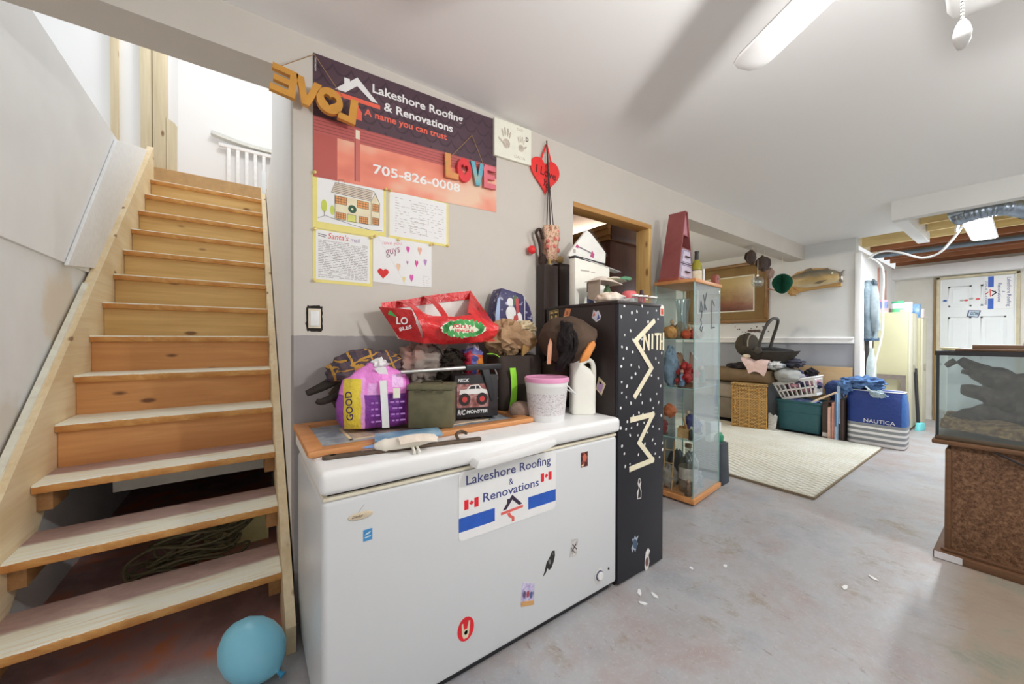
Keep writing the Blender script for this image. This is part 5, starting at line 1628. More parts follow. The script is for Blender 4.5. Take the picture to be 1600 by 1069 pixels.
# ================================================================== BACK ROOM, SEEN THROUGH THE DOORWAY
ar = thing('armoire', 'dark brown armoire with a light wood cornice seen through the doorway', 'armoire', (3.3, 2.9, 0))
M_AR = wood('armoire_wood', C(84, 48, 38), C(52, 30, 26), 'z', .35)
M_ARX = wood('cornice_wood', C(176, 126, 76), C(128, 84, 48), 'y', .35)
obj('armoire_body', MB().box((2.80, 2.32, 0), (3.35, 3.60, 2.16)), M_AR, ar, bevel=.004)
cr = MB()
for k, (z0, z1, e) in enumerate(((2.16, 2.20, .02), (2.20, 2.26, .035), (2.26, 2.30, .055))):
    cr.box((2.80 - e, 2.32 - e * .3, z0), (3.35 + .02, 3.60 + e, z1))
obj('cornice', cr, M_ARX, ar, bevel=.006)
obj('side_cornice', MB().box((2.795, 2.298, 2.16), (3.37, 2.306, 2.30)), M_AR, ar, bevel=.002)
for ya, yb in ((2.36, 2.94), (2.98, 3.56)):
    dr = obj('armoire_door', MB().box((2.782, ya, .12), (2.80, yb, 2.12)), M_AR, ar, bevel=.004)
    obj('knob', MB().blob((2.77, yb - .05 if ya < 2.5 else ya + .05, 1.1), .014, 0, 0, 1, 12, 8), P(150, 120, 70, .3, .6), dr, smooth=60)

# ================================================================== GLASS DISPLAY CASE
dc = thing('display_case', 'tall glass display case with oak base and top right of the black cabinet', 'display case', (2.632, 1.413, 0), math.radians(6))
DF = FRAMES[dc.name]
M_ORK = wood('case_oak', C(206, 146, 92), C(170, 110, 62), 'x', .4)
GLS = glass('case_glass', (.955, .985, .98, 1), .14)
GLF = glass('case_glass_glare', (.93, .97, .975, 1), .2, .04, .26, (.70, .82, .88, 1))  # bluish reflection on the front pane is put into its colour
EDG = glass('glass_edge', (.45, .66, .62, 1), .3)
DW, DD, DH = .487, .290, 1.63
obj('base_board', MB().box((-.016, -.016, .012), (DW + .016, DD + .016, .052)), M_ORK, dc, bevel=.006, local=True)
obj('base_foot', MB().box((.02, .02, 0), (DW - .02, DD - .02, .013)), P(60, 44, 34), dc, local=True)
obj('top_board', MB().box((-.012, -.014, DH), (DW + .016, DD + .012, DH + .026)), M_ORK, dc, bevel=.004, local=True)
for nm, a_, b_ in (('glass_pane', (.003, 0, .052), (DW - .003, .005, DH)), ('glass_pane', (0, .005, .052), (.005, DD - .005, DH)), ('glass_pane', (DW - .005, .005, .052), (DW, DD - .005, DH)), ('glass_pane', (.003, DD - .005, .052), (DW - .003, DD, DH))):
    obj(nm, MB().box(a_, b_), GLF if a_[:2] == (.003, 0) else GLS, dc, local=True)
for x, y in ((0, 0), (DW, 0), (0, DD), (DW, DD)):
    obj('glass_edge', MB().box((x - .0035, y - .0035, .052), (x + .0035, y + .0035, DH)), P(140, 170, 162, .3), dc, local=True)
SH = (1.215, .850, .470)
for z in SH:
    s_ = obj('glass_shelf', MB().box((.008, .008, z - .006), (DW - .008, DD - .008, z)), GLS, dc, local=True)
    obj('shelf_edge', MB().box((.006, .006, z - .006), (DW - .006, .009, z)).box((.006, .006, z - .006), (.009, DD - .006, z)), P(156, 190, 184, .2), s_, local=True)
obj('lock', MB().box((DW - .03, -.006, DH - .05), (DW - .008, -.0005, DH - .025)), P(216, 216, 216, .3, .4), dc, local=True, bevel=.002)
LT = Matrix(((1, 0, 0, 0), (0, 0, -1, -.0005), (0, 1, 0, 0), (0, 0, 0, 1)))
mk = MB()
for st in ([(.10, 1.42), (.12, 1.50), (.14, 1.45), (.13, 1.38), (.11, 1.36), (.13, 1.34)], [(.16, 1.55), (.20, 1.46), (.22, 1.44)], [(.22, 1.57), (.18, 1.47), (.17, 1.43)], [(.10, 1.42), (.15, 1.425)], [(.13, 1.33), (.10, 1.29), (.13, 1.27), (.15, 1.31)], [(.32, 1.30), (.32, 1.5), (.33, 1.52), (.38, 1.48)], [(.32, 1.30), (.38, 1.31)]):
    for q in strip(st, .008):
        mk.prism(q, .0004, .0014, LT)
obj('marker_scribble', mk, P(46, 56, 62), dc, local=True)


def inc(x, y, z):
    return tuple(DF @ Vector((x, y, z)))


rng = random.Random(31)
vz = thing('crystal_vase', 'tall clear crystal vase on the top shelf of the display case', 'vase', inc(.13, .14, SH[0]))
obj('vase_body', MB().lathe([(.0001, 0), (.045, 0), (.05, .02), (.035, .08), (.042, .2), (.055, .30), (.052, .31), (.038, .2), (.03, .09), (.0001, .03)], 24), glass('crystal', (.86, .9, .92, 1), .45, .08), vz, local=True, smooth=40)
for nm, lb, ct, x, y, z, r, cl in (
    ('orange_ornament', 'orange-red round ornament at the left of the case top shelf', 'ornament', .05, .08, SH[0] + .032, (.035, .035, .032), (206, 90, 56)),
    ('amber_figurine', 'amber coloured lump figurine beside the crystal vase', 'figurine', .07, .21, SH[0] + .05, (.05, .05, .05), (206, 146, 84)),
    ('gold_figurine', 'small gold figurine behind the crystal vase', 'figurine', .22, .2, SH[0] + .07, (.04, .04, .07), (196, 156, 96)),
    ('pale_figurine', 'pale cream figurine at the front right of the case top shelf', 'figurine', .30, .08, SH[0] + .045, (.035, .035, .045), (216, 196, 166)),
    ('blue_plush', 'small plush in blue cloth on the second case shelf', 'toy', .06, .20, SH[1] + .15, (.055, .05, .15), (130, 150, 170)),
    ('brown_plush', 'brown plush toy behind the red berries on the second case shelf', 'toy', .20, .2, SH[1] + .12, (.06, .05, .12), (150, 112, 86)),
    ('purple_toy', 'purple and blue toy on the third case shelf', 'toy', .20, .10, SH[2] + .075, (.05, .045, .075), (96, 96, 150)),
    ('orange_toy', 'orange toy at the left of the third case shelf', 'toy', .05, .20, SH[2] + .19, (.045, .045, .05), (196, 110, 70)),
    ('grey_pouch', 'crumpled grey pouch on the floor of the display case', 'pouch', .09, .22, .052 + .085, (.065, .06, .085), (150, 140, 130)),
    ('dark_bowl', 'dark crumpled bag behind the glass jug in the display case', 'bag', .20, .215, .052 + .14, (.075, .055, .14), (66, 64, 66)),
    ('white_ornament', 'white rounded ornament low in the right of the display case', 'ornament', .36, .12, SH[2] + .055, (.06, .05, .055), (216, 216, 214)),
    ('grey_bundle', 'grey bundle at the right of the display case floor', 'bundle', .36, .17, .052 + .11, (.07, .06, .11), (150, 156, 160))):
    obj(nm, MB().blob(inc(x, y, z), r, hash(nm) % 17 if False else len(nm), .28, 2.6, 24, 16), shades('figurine_paint', [C(*[c * .75 for c in cl]), C(*cl), C(*[min(250, c * 1.15) for c in cl])], 24, .5), label=lb, cat=ct, smooth=60)
def figure(lb, x, y, z, h, c1, c2, rz_=0.0):
    t = thing('figurine', lb, 'figurine', inc(x, y, z), rz_)
    r = h * .2
    obj('figure_base', MB().lathe([(.0001, 0), (r * 1.1, 0), (r * 1.1, h * .06), (r * .9, h * .08), (.0001, h * .08)], 14), P(90, 70, 56, .5), t, local=True, smooth=40)
    obj('figure_body', MB().loft([(h * .08, r * .8, r * .6), (h * .3, r * .95, r * .7), (h * .5, r * .75, r * .6), (h * .66, r * .95, r * .6), (h * .74, r * .4, r * .35)], 14, 2.2, None, r * .3, 40, x * 9), P(*c1, .5, 0, .25, 60), t, local=True, smooth=60)
    obj('figure_head', MB().blob((0, 0, h * .86), (r * .5, r * .5, h * .13), x * 7, .1, 2, 12, 8), P(*c2, .5), t, local=True, smooth=60)
    obj('figure_arms', MB().tube([(-r * 1.2, -r * .4, h * .38), (-r * .8, -r * .1, h * .64), (r * .8, -r * .1, h * .64), (r * 1.25, -r * .3, h * .45)], r * .22, 7), P(*c1, .5, 0, .25, 60), t, local=True, smooth=60)


for a_ in (('red and tan figurine beside the vase on the case top shelf', .09, .05, SH[0], .10, (176, 70, 56), (216, 176, 146)),
           ('tall brown figurine at the back of the case top shelf', .19, .25, SH[0], .16, (140, 100, 70), (206, 166, 130)),
           ('orange-robed figurine at the right of the case top shelf', .38, .20, SH[0], .13, (206, 126, 66), (222, 190, 160)),
           ('pink-headed figurine standing before the blue plush', .035, .10, SH[1], .14, (120, 140, 170), (222, 170, 150)),
           ('green-coated figurine at the right of the second case shelf', .40, .10, SH[1], .15, (76, 110, 84), (216, 186, 156)),
           ('white snowman-like figurine at the back of the second shelf', .33, .24, SH[1], .13, (214, 214, 212), (222, 222, 220)),
           ('blue-coated figurine next to the purple toy on the third shelf', .27, .07, SH[2], .13, (60, 84, 150), (206, 176, 150)),
           ('dark red figurine at the back left of the third shelf', .06, .25, SH[2], .15, (130, 50, 50), (196, 160, 140)),
           ('black and white figurine beside the wooden crate', .035, .03, SH[2], .10, (70, 66, 70), (220, 214, 206)),
           ('tan figurine at the right end of the third case shelf', .43, .22, SH[2], .14, (176, 140, 100), (216, 186, 156)),
           ('small brown figurine in front of the glass jug on the case floor', .035, .05, .052, .12, (120, 90, 70), (190, 150, 120)),
           ('pale grey figurine at the front right of the case floor', .27, .06, .052, .13, (166, 166, 166), (206, 200, 196))):
    figure(*a_)
br = thing('red_berries', 'bunch of red artificial berries on the second case shelf', 'decoration', inc(.10, .09, SH[1]))
bm_ = MB()
for i in range(22):
    bm_.blob((rng.uniform(-.07, .09), rng.uniform(-.045, .05), .03 + rng.uniform(0, .14)), rng.uniform(.020, .028), i, .05, 2, 12, 8)
obj('berries', bm_, P(186, 56, 56, .35, 0, .3, 40), br, local=True, smooth=60)
obj('berry_base', MB().lathe([(.0001, 0), (.04, 0), (.045, .03), (.0001, .05)], 18), P(120, 80, 60), br, local=True, smooth=40)
pc = thing('leaning_photo', 'white-edged photo leaning across the second case shelf', 'photo', inc(.25, .12, SH[1]))
obj('photo_card', MB().box((-.12, -.004, .002), (.12, .004, .20), Euler((0, math.radians(18), .3)).to_matrix().to_4x4() @ Matrix.Translation((0, 0, .045))), P(150, 110, 90, .4, 0, .3, 20), pc, local=True)
obj('photo_edge', MB().box((-.12, -.006, .19), (.12, .006, .205), Euler((0, math.radians(18), .3)).to_matrix().to_4x4() @ Matrix.Translation((0, 0, .045))), P(226, 220, 210), pc, local=True)
wb = thing('wooden_crate', 'small wooden crate on the third case shelf', 'crate', inc(.10, .10, SH[2]), .4)
PINE2 = wood('crate_wood', C(206, 166, 116), C(160, 116, 70), 'x')
for a_, b_ in (((-.06, -.05, 0), (.06, -.042, .07)), ((-.06, .042, 0), (.06, .05, .07)), ((-.06, -.042, 0), (-.052, .042, .07)), ((.052, -.042, 0), (.06, .042, .07))):
    obj('crate_side', MB().box(a_, b_), PINE2, wb, local=True)
obj('crate_floor', MB().box((-.052, -.042, 0), (.052, .042, .006)), PINE2, wb, local=True)
obj('crate_sticks', MB().tube([(-.04, 0, .02), (.05, .01, .12)], .007, 7).tube([(-.02, -.02, .02), (.03, .02, .14)], .006, 7).tube([(.0, .02, .02), (-.05, -.01, .10)], .006, 7), PINE2, wb, local=True)
bt_ = thing('glass_jug', 'large clear glass jug with a paper label on the display case floor', 'jug', inc(.115, .085, .052))
obj('jug_body', MB().lathe([(.0001, 0), (.062, 0), (.068, .02), (.068, .21), (.05, .255), (.022, .285), (.020, .33), (.024, .335), (.024, .35), (.018, .352)], 28), glass('jug_glass', (.80, .80, .76, 1), .35, .05), bt_, local=True, smooth=40)
obj('jug_cap', MB().lathe([(.022, .335), (.024, .337), (.024, .362), (.0001, .363)], 20), P(150, 120, 96), bt_, local=True, smooth=40)
obj('jug_label', MB().loft([(.10, .0688, .0688), (.19, .0688, .0688)], 28, 2, Matrix.Identity(4), cap=False), P(200, 186, 176, .6, 0, .2, 30), bt_, local=True, smooth=40)
ez = thing('small_ladder', 'thin wooden display ladder leaning inside the lower part of the case', 'ladder', inc(.03, .245, .052))
for dy in (0, .03):
    obj('ladder_rail', MB().tube([(0 + dy * .5, -dy * 2.2, 0), (.04 + dy * .5, -dy * 2.2, .37)], .005, 6), PINE2, ez, local=True)
obj('ladder_rungs', MB().tube([(.01, 0, .1), (.025, -.066, .1)], .004, 6).tube([(.02, 0, .2), (.035, -.066, .2)], .004, 6).tube([(.03, 0, .3), (.045, -.066, .3)], .004, 6), PINE2, ez, local=True)

# on top of the case
TPZ = DH + .026
asf = thing('a_frame_shelf', 'tall maroon A-shaped shelf with two small drawers on the display case top', 'shelf', inc(.012, .125, TPZ), math.radians(6))
M_MR = shades('maroon_paint', [C(128, 66, 66), C(150, 86, 84)], 6, .5)
AH, AW, AD = .545, .285, .150
for s in (-1, 1):
    xo = 0 if s < 0 else AW
    xi = AW / 2 - .022 if s < 0 else AW / 2 + .022
    tk = .011 * -s
    obj('side_panel', MB().add([(xo, 0, 0), (xo + tk, 0, 0), (xi + tk, 0, AH), (xi, 0, AH), (xo, AD, 0), (xo + tk, AD, 0), (xi + tk, AD * .86, AH), (xi, AD * .86, AH)], [(0, 1, 2, 3), (4, 7, 6, 5), (0, 4, 5, 1), (1, 5, 6, 2), (2, 6, 7, 3), (3, 7, 4, 0)]), M_MR, asf, local=True)
obj('cap', MB().box((AW / 2 - .024, -.002, AH - .006), (AW / 2 + .024, AD * .88, AH + .006)), M_MR, asf, bevel=.003, local=True)
obj('plinth', MB().box((-.012, -.008, 0), (AW + .012, AD + .006, .022)), P(150, 78, 60, .5), asf, bevel=.002, local=True)
wat = lambda z: (z / AH * (AW / 2 - .022) + .016, AW - z / AH * (AW / 2 - .022) - .016)
bp = MB()
a_, b_ = wat(.03), wat(.50)
bp.prism([(a_[0], .03), (a_[1], .03), (b_[1], .50), (b_[0], .50)], 0, .004, Matrix(((1, 0, 0, 0), (0, 0, -1, AD * .8), (0, 1, 0, 0), (0, 0, 0, 1))))
obj('back_panel', bp, P(40, 26, 28), asf, local=True)
for z in (.255, .36):
    q = wat(z)
    obj('divider', MB().box((q[0], .004, z), (q[1], AD * .8, z + .008)), M_MR, asf, local=True)
q = wat(.37)
r_ = wat(.50)
obj('upper_panel', MB().prism([(q[0], .37), (q[1], .37), (r_[1], .52), (r_[0], .52)], 0, .01, Matrix(((1, 0, 0, 0), (0, 0, -1, .02), (0, 1, 0, 0), (0, 0, 0, 1)))), P(176, 120, 130, .5), asf, local=True)
for z0, z1 in ((.028, .135), (.145, .25)):
    q, r_ = wat(z0), wat(z1)
    dr = obj('drawer', MB().prism([(q[0] + .004, z0), (q[1] - .004, z0), (r_[1] - .004, z1), (r_[0] + .004, z1)], -.10, .003, Matrix(((1, 0, 0, 0), (0, 0, -1, 0), (0, 1, 0, 0), (0, 0, 0, 1)))), P(190, 178, 196, .5, 0, .05), asf, local=True)
    fr_ = MB()
    for e in strip([(q[0] + .012, z0 + .008), (q[1] - .012, z0 + .008), (r_[1] - .012, z1 - .008), (r_[0] + .012, z1 - .008), (q[0] + .012, z0 + .008)], .004):
        fr_.prism(e, .003, .0042, Matrix(((1, 0, 0, 0), (0, 0, -1, 0), (0, 1, 0, 0), (0, 0, 0, 1))))
    obj('drawer_line', fr_, P(70, 70, 100), dr, local=True)
    zc = (z0 + z1) / 2
    obj('drawer_pull', MB().tube(smooth_path([(AW / 2 - .03, -.004, zc), (AW / 2 - .015, -.022, zc - .008), (AW / 2 + .015, -.022, zc - .008), (AW / 2 + .03, -.004, zc)]), .006, 8), P(70, 48, 50, .4), dr, local=True, smooth=50)
wine = thing('wine_bottle', 'green-yellow wine bottle with a black neck on the display case top', 'bottle', inc(.285, .10, TPZ))
obj('bottle_glass', MB().lathe([(.0001, 0), (.036, 0), (.038, .004), (.038, .135), (.030, .165), (.014, .19), (.0135, .23), (.0001, .23)], 26), NT('green_glass', .12, 0, .6).color(C(140, 136, 40)).m, wine, local=True, smooth=40)
obj('bottle_label', MB().lathe([(.0384, .02), (.0384, .10)], 26, None, False), P(206, 196, 170), wine, local=True, smooth=40)
obj('label_edge', MB().lathe([(.0386, .100), (.0386, .106)], 26, None, False), P(46, 44, 30), wine, local=True, smooth=40)
obj('neck_foil', MB().lathe([(.0145, .178), (.0155, .182), (.0150, .245), (.0165, .246), (.0165, .256), (.0001, .256)], 22), P(40, 36, 34, .4), wine, local=True, smooth=40)
cd = thing('candle', 'thin white candle in a saucer beside the wine bottle', 'candle', inc(.355, .075, TPZ))
obj('saucer', MB().lathe([(.0001, 0), (.035, 0), (.045, .010), (.043, .012), (.0001, .006)], 24), P(226, 224, 220, .3), cd, local=True, smooth=40)
obj('wax', MB().lathe([(.0001, .006), (.011, .006), (.010, .12), (.0001, .124)], 16), P(232, 230, 224, .5), cd, local=True, smooth=40)
ch = thing('glass_chimney', 'clear glass lamp chimney standing behind the wine bottle', 'lamp glass', inc(.36, .19, TPZ))
obj('chimney', MB().lathe([(.035, 0), (.038, .06), (.060, .14), (.058, .19), (.030, .27), (.022, .36)], 24, None, False), glass('chimney_glass', (.95, .95, .94, 1), .3), ch, local=True, smooth=60)
wh = thing('wooden_house', 'little red-brown wooden house block at the right front edge of the display case', 'ornament', inc(.445, .035, TPZ), .1)
obj('house_block', MB().prism([(-.045, 0), (.05, 0), (.052, .05), (.035, .075), (-.022, .078), (-.048, .05)], 0, .035, Matrix(((1, 0, 0, 0), (0, 0, -1, 0), (0, 1, 0, 0), (0, 0, 0, 1)))), P(140, 78, 66, .6, 0, .12), wh, bevel=.002, local=True)
obj('cut_heart', MB().prism(heart_poly(.024, .018, 18), 0, .001, Matrix(((1, 0, 0, .002), (0, 0, -1, -.035), (0, 1, 0, .042), (0, 0, 0, 1)))), P(50, 26, 24), wh, local=True)
obj('ring_top', MB().tube([(.0 + .008 * math.cos(a), -.017, .084 + .008 * math.sin(a)) for a in (2 * PI * i / 10 for i in range(10))], .002, 5, closed=True), P(110, 64, 56), wh, local=True)
obj('trinket', MB().blob(inc(.415, .16, TPZ + .02), (.03, .025, .02), 3, .5, 3, 16, 10), P(196, 190, 186, .4, 0, .3, 60), label='small pale trinket between the candle and the wooden house', cat='trinket', smooth=60)

# bag on the floor right of the case
bg2 = thing('charcoal_bag', 'charcoal shopping bag with a white and green pack on the floor by the display case', 'bag', (3.245, 1.60, 0))
obj('bag_body', MB().loft([(.0, .088, .12, 3.25, 1.59, 6), (.01, .092, .125, 3.25, 1.59, 6), (.34, .082, .118, 3.245, 1.59, 5), (.345, .07, .105, 3.245, 1.59, 5)], 28, 5, None, .006, 8, 3), P(60, 66, 74, .6, 0, .1), bg2, smooth=40)
obj('white_pack', MB().prism([(-.07, .02), (.075, .02), (.082, .50), (-.075, .515)], 0, .05, plane((3.255, 1.60, 0), (.97, -.1, 0), (0, 0, 1))), P(222, 220, 222, .4, 0, .05), bg2, bevel=.01)
obj('green_print', MB().blob((3.27, 1.535, .37), (.06, .03, .05), 4, .2, 2, 18, 12), shades('print', [C(40, 130, 96), C(196, 200, 70)], 14, .4, interp='CONSTANT'), bg2, smooth=60)
obj('pink_print', MB().prism([(.055, .12), (.07, .12), (.075, .40), (.062, .40)], .05, .051, plane((3.255, 1.60, 0), (.97, -.1, 0), (0, 0, 1))), P(206, 110, 136), bg2)

# ================================================================== FAR CORNER
RG = (3.485, .945, 5.71, 3.6)
t_ = NT('rug_pile', .95, 0, .1)
_w1 = t_.n.new('ShaderNodeTexVoronoi')
_mp = t_.n.new('ShaderNodeMapping')
_mp.inputs['Scale'].default_value = (17, 10, 1)
_mp.inputs['Rotation'].default_value = (0, 0, .78)
t_.l.new(t_.co, _mp.inputs[0])
t_.l.new(_mp.outputs[0], _w1.inputs['Vector'])
_w1.distance = 'MANHATTAN'
_w1.inputs['Scale'].default_value = 1.3
_w1.inputs['Randomness'].default_value = .15
_f = t_.math('FRACT', t_.math('MULTIPLY', _w1.outputs['Distance'], 3.2))
t_.color(t_.mix(t_.math('MULTIPLY', _f, .28), t_.ramp(t_.noise((3, 3, 1), 4), [(.3, C(206, 202, 188)), (.7, C(222, 220, 210))]), C(150, 142, 126)))
t_.bump(_f, .6, .02)
rug = thing('area_rug', 'ivory rug with a raised lattice pattern on the concrete floor', 'rug', (4.6, 2.27, 0))
obj('pile', MB().box((RG[0], RG[1], .006), (RG[2], RG[3], .024)), t_.m, rug, bevel=.006)
obj('edge_binding', MB().box((RG[0] - .012, RG[1] - .004, 0), (RG[0] + .004, RG[3], .018)).box((RG[0], RG[1] - .01, 0), (RG[2], RG[1] + .004, .015)), P(120, 106, 86, .9), rug)

# framed landscape on the far wall
FX = 6.2
QP = plane((FX, 0, 0), (0, -1, 0), (0, 0, 1))           # local (-Y, Z, out)
pt = thing('framed_painting', 'large gold framed landscape picture on the far wall', 'painting', (FX, 2.82, 1.46))
y0, y1, z0, z1 = -3.45, -2.215, 1.47, 2.385


def prect(a, b, c, d, lo, hi):
    return MB().prism(rect(a, b, c, d), lo, hi, QP)


M_GO = wood('gilt_frame', C(134, 100, 60), C(96, 70, 42), 'y', .35)
for q in ((y0, z0, y1, z0 + .05), (y0, z1 - .05, y1, z1), (y0, z0 + .05, y0 + .05, z1 - .05), (y1 - .05, z0 + .05, y1, z1 - .05)):
    obj('frame_rail', prect(*q, .002, .045), M_GO, pt, bevel=.008)
obj('mat_board', prect(y0 + .04, z0 + .04, y1 - .04, z1 - .04, .002, .018), shades('gold_mat', [C(112, 88, 52), C(134, 108, 66)], 3, .6), pt)
for q in ((y0 + .19, z0 + .175, y1 - .185, z0 + .19), (y0 + .19, z1 - .205, y1 - .185, z1 - .19), (y0 + .19, z0 + .19, y0 + .205, z1 - .205), (y1 - .20, z0 + .19, y1 - .185, z1 - .205)):
    obj('liner', prect(*q, .018, .024), P(236, 226, 200, .5), pt)
t_ = NT('landscape_print', .25, 0, .5)
s_ = t_.xyz()
n_ = t_.noise((3, 4, 6), 6, .65)
zz = t_.math('ADD', s_[2], t_.math('MULTIPLY', t_.math('SUBTRACT', n_, .5), .35))
t_.color(t_.ramp(zz, [(.16, C(92, 54, 42)), (.30, C(120, 74, 54)), (.42, C(140, 110, 72)), (.62, C(164, 140, 88))]))
obj('landscape_print', prect(y0 + .20, z0 + .185, y1 - .195, z1 - .20, .018, .020), t_.m, pt)
obj('frame_knob', MB().lathe([(.0001, .018), (.012, .018), (.010, .026), (.0001, .028)], 12, QP @ Matrix.Translation((-2.90, z0 + .10, 0))), P(226, 206, 160, .4), pt, smooth=40)
# little stickers and marks on the wall under the picture
rng = random.Random(4)
dm = MB()
for i in range(16):
    dm.prism(ell(rng.uniform(.007, .016), rng.uniform(.006, .013), 9, rng.uniform(-2.80, -2.22), rng.uniform(1.315, 1.42)), .0003, .0015, QP)
for k in range(3):
    dm.prism(ell(.03, .022, 10, -2.45 + .05 * k, 1.345), .0003, .0016, QP)
obj('wall_stickers', dm, P(90, 70, 66), label='scatter of small dark stickers on the far wall below the picture', cat='stickers', kind='stuff')

# mounted fish
fs = thing('mounted_fish', 'mounted trophy fish on a driftwood plaque on the far wall', 'taxidermy', (FX, 1.68, 1.86))
M_DW = wood('driftwood', C(196, 160, 104), C(140, 100, 56), 'y', .6)
obj('plaque', MB().prism([(-2.02, 1.93), (-1.98, 2.06), (-1.86, 2.15), (-1.68, 2.17), (-1.55, 2.155), (-1.45, 2.10), (-1.40, 1.98), (-1.395, 1.895), (-1.5, 1.90), (-1.62, 1.89), (-1.74, 1.88), (-1.84, 1.865), (-1.90, 1.835), (-1.95, 1.85), (-1.965, 1.90)], .002, .05, QP), M_DW, fs, bevel=.012)
FM = QP @ Matrix.Rotation(PI / 2, 4, 'Y')
secs = []
M_FS = NT('fish_skin', .35, 0, .5)
_s = M_FS.xyz()
_z = M_FS.math('ADD', _s[2], M_FS.math('MULTIPLY', M_FS.math('SUBTRACT', M_FS.noise((14, 14, 14), 5), .5), .08))
M_FS.color(M_FS.ramp(M_FS.math('MULTIPLY', M_FS.math('SUBTRACT', _z, .02), 4.0), [(.1, C(206, 196, 176)), (.35, C(186, 166, 126)), (.55, C(172, 144, 92)), (.75, C(120, 110, 90)), (.95, C(96, 92, 80))]))
bodyp = [(-2.04, 2.005, .03, .045), (-1.98, 2.01, .035, .055), (-1.88, 2.02, .05, .085), (-1.76, 2.025, .06, .11), (-1.64, 2.03, .062, .112), (-1.53, 2.03, .058, .10), (-1.46, 2.025, .05, .085), (-1.41, 2.01, .04, .070), (-1.395, 2.005, .028, .055)]
vs, fc = [], []
NB = 20
for (yy, zc, rx, rz_) in bodyp:
    for j in range(NB):
        a_ = 2 * PI * j / NB
        vs.append(QP @ Vector((yy, zc + rz_ * math.sin(a_), .075 + rx * math.cos(a_))))
for i in range(len(bodyp) - 1):
    for j in range(NB):
        fc.append((i * NB + j, i * NB + (j + 1) % NB, (i + 1) * NB + (j + 1) % NB, (i + 1) * NB + j))
fc += [tuple(range(NB - 1, -1, -1)), tuple((len(bodyp) - 1) * NB + j for j in range(NB))]
obj('fish_body', MB().add(vs, fc), M_FS.m, fs, smooth=60)
obj('fin', MB().prism([(-1.80, 2.12), (-1.76, 2.165), (-1.70, 2.175), (-1.68, 2.13)], .07, .08, QP).prism([(-1.60, 2.135), (-1.53, 2.15), (-1.50, 2.11), (-1.56, 2.11)], .07, .08, QP).prism([(-1.66, 1.955), (-1.60, 1.985), (-1.52, 1.985), (-1.60, 1.945)], .12, .13, QP), P(120, 106, 84, .5, 0, .2), fs)
obj('jaw', MB().prism([(-1.41, 2.045), (-1.375, 2.085), (-1.36, 2.10), (-1.375, 2.03), (-1.395, 2.0)], .05, .11, QP).prism([(-1.41, 1.96), (-1.385, 1.935), (-1.372, 1.95), (-1.392, 2.0)], .05, .11, QP), P(120, 112, 104, .5), fs)
obj('mouth', MB().prism([(-1.40, 1.96), (-1.382, 1.955), (-1.385, 2.06), (-1.40, 2.05)], .055, .105, QP), P(216, 206, 200, .4), fs)
obj('eye', MB().blob(QP @ Vector((-1.47, 2.065, .125)), .011, 0, 0, 1, 12, 8), P(226, 216, 190, .2), fs, smooth=60)
obj('driftwood_knob', MB().blob(QP @ Vector((-1.91, 1.875, .05)), (.05, .055, .05), 3, .4, 3, 20, 12), M_DW, fs, smooth=60)

# paper and glass ornaments hanging from the bulkhead
HYB = 1.895


def hang_string(t, x, y, zt, zb):
    obj('hanging_thread', MB().tube([(x, y, zt), (x, y, zb)], .002, 5), P(196, 190, 180), t)


M_GP = shades('green_tissue', [C(16, 66, 50), C(34, 104, 78)], (6, 60, 60), .8)
gp = thing('green_honeycomb', 'dark green honeycomb paper ornament hanging before the mounted fish', 'ornament', (5.72, HYB, 1.85))
hc = MB()
for i in range(20):
    a_ = PI * i / 20
    pts = []
    for k in range(17):
        b_ = 2 * PI * k / 16
        r = 1.0
    hp = [(p[0] * .235, (p[1])) for p in heart_poly(1.0, .205, 26)]
    Mh = Matrix.Translation((5.72, HYB, 1.955)) @ Matrix.Rotation(a_, 4, 'Z') @ Matrix(((1, 0, 0, 0), (0, 0, -1, 0), (0, -1, 0, 0), (0, 0, 0, 1))) 
    Mh = Matrix.Translation((5.72, HYB, 1.955)) @ Matrix.Rotation(a_, 4, 'Z') @ Matrix(((1, 0, 0, 0), (0, 0, -1, 0), (0, 1, 0, 0), (0, 0, 0, 1)))
    tear = [(.115 * math.sin(t) * (1 - .25 * max(0, -math.cos(t))), .125 * math.cos(t) - .012 * (1 if math.cos(t) < -.6 else 0)) for t in (2 * PI * k / 22 for k in range(22))]
    hc.prism(tear, -.0012, .0012, Mh)
obj('tissue_leaves', hc, M_GP, gp)
hang_string(gp, 5.72, HYB, 2.305, 2.06)
obj('paper_tail', MB().prism([(-.17, -.06), (-.06, -.10), (-.05, -.09), (-.16, -.045)], 0, .003, plane((5.72, HYB, 1.955), (0, -1, 0), (0, 0, 1))), P(150, 110, 90), gp)
for nm, lb, x, sc, rot_, zc in (('paper_shell', 'dark brown folded paper ornament hanging left of the other one', 4.82, 1.0, .3, 2.175), ('paper_shell', 'dark brown folded paper ornament hanging above the glass globe on the right', 5.15, 1.1, -.5, 2.14)):
    ps = thing(nm, lb, 'ornament', (x, HYB, zc - .09), 0, None)
    sh_ = MB()
    for k in range(9):
        a_ = PI * k / 9 + rot_
        sh_.prism([(0, -.075 * sc), (.05 * sc, -.06 * sc), (.085 * sc, .0), (.075 * sc, .055 * sc), (.03 * sc, .085 * sc), (.012 * sc, .06 * sc)], -.0015, .0015, Matrix.Translation((x, HYB, zc)) @ Matrix.Rotation(a_ * 1.0, 4, 'Z') @ Matrix(((1, 0, 0, 0), (0, 0, -1, 0), (0, 1, 0, 0), (0, 0, 0, 1))))
    sh_.blob((x - .03 * sc, HYB, zc), (.08 * sc, .04, .085 * sc), 3 + x, .2, 2.4, 20, 14)
    obj('paper_folds', sh_, shades('brown_paper', [C(46, 36, 32), C(74, 60, 52)], 20, .8), ps, smooth=30)
    hang_string(ps, x, HYB, 2.305, zc + .06)
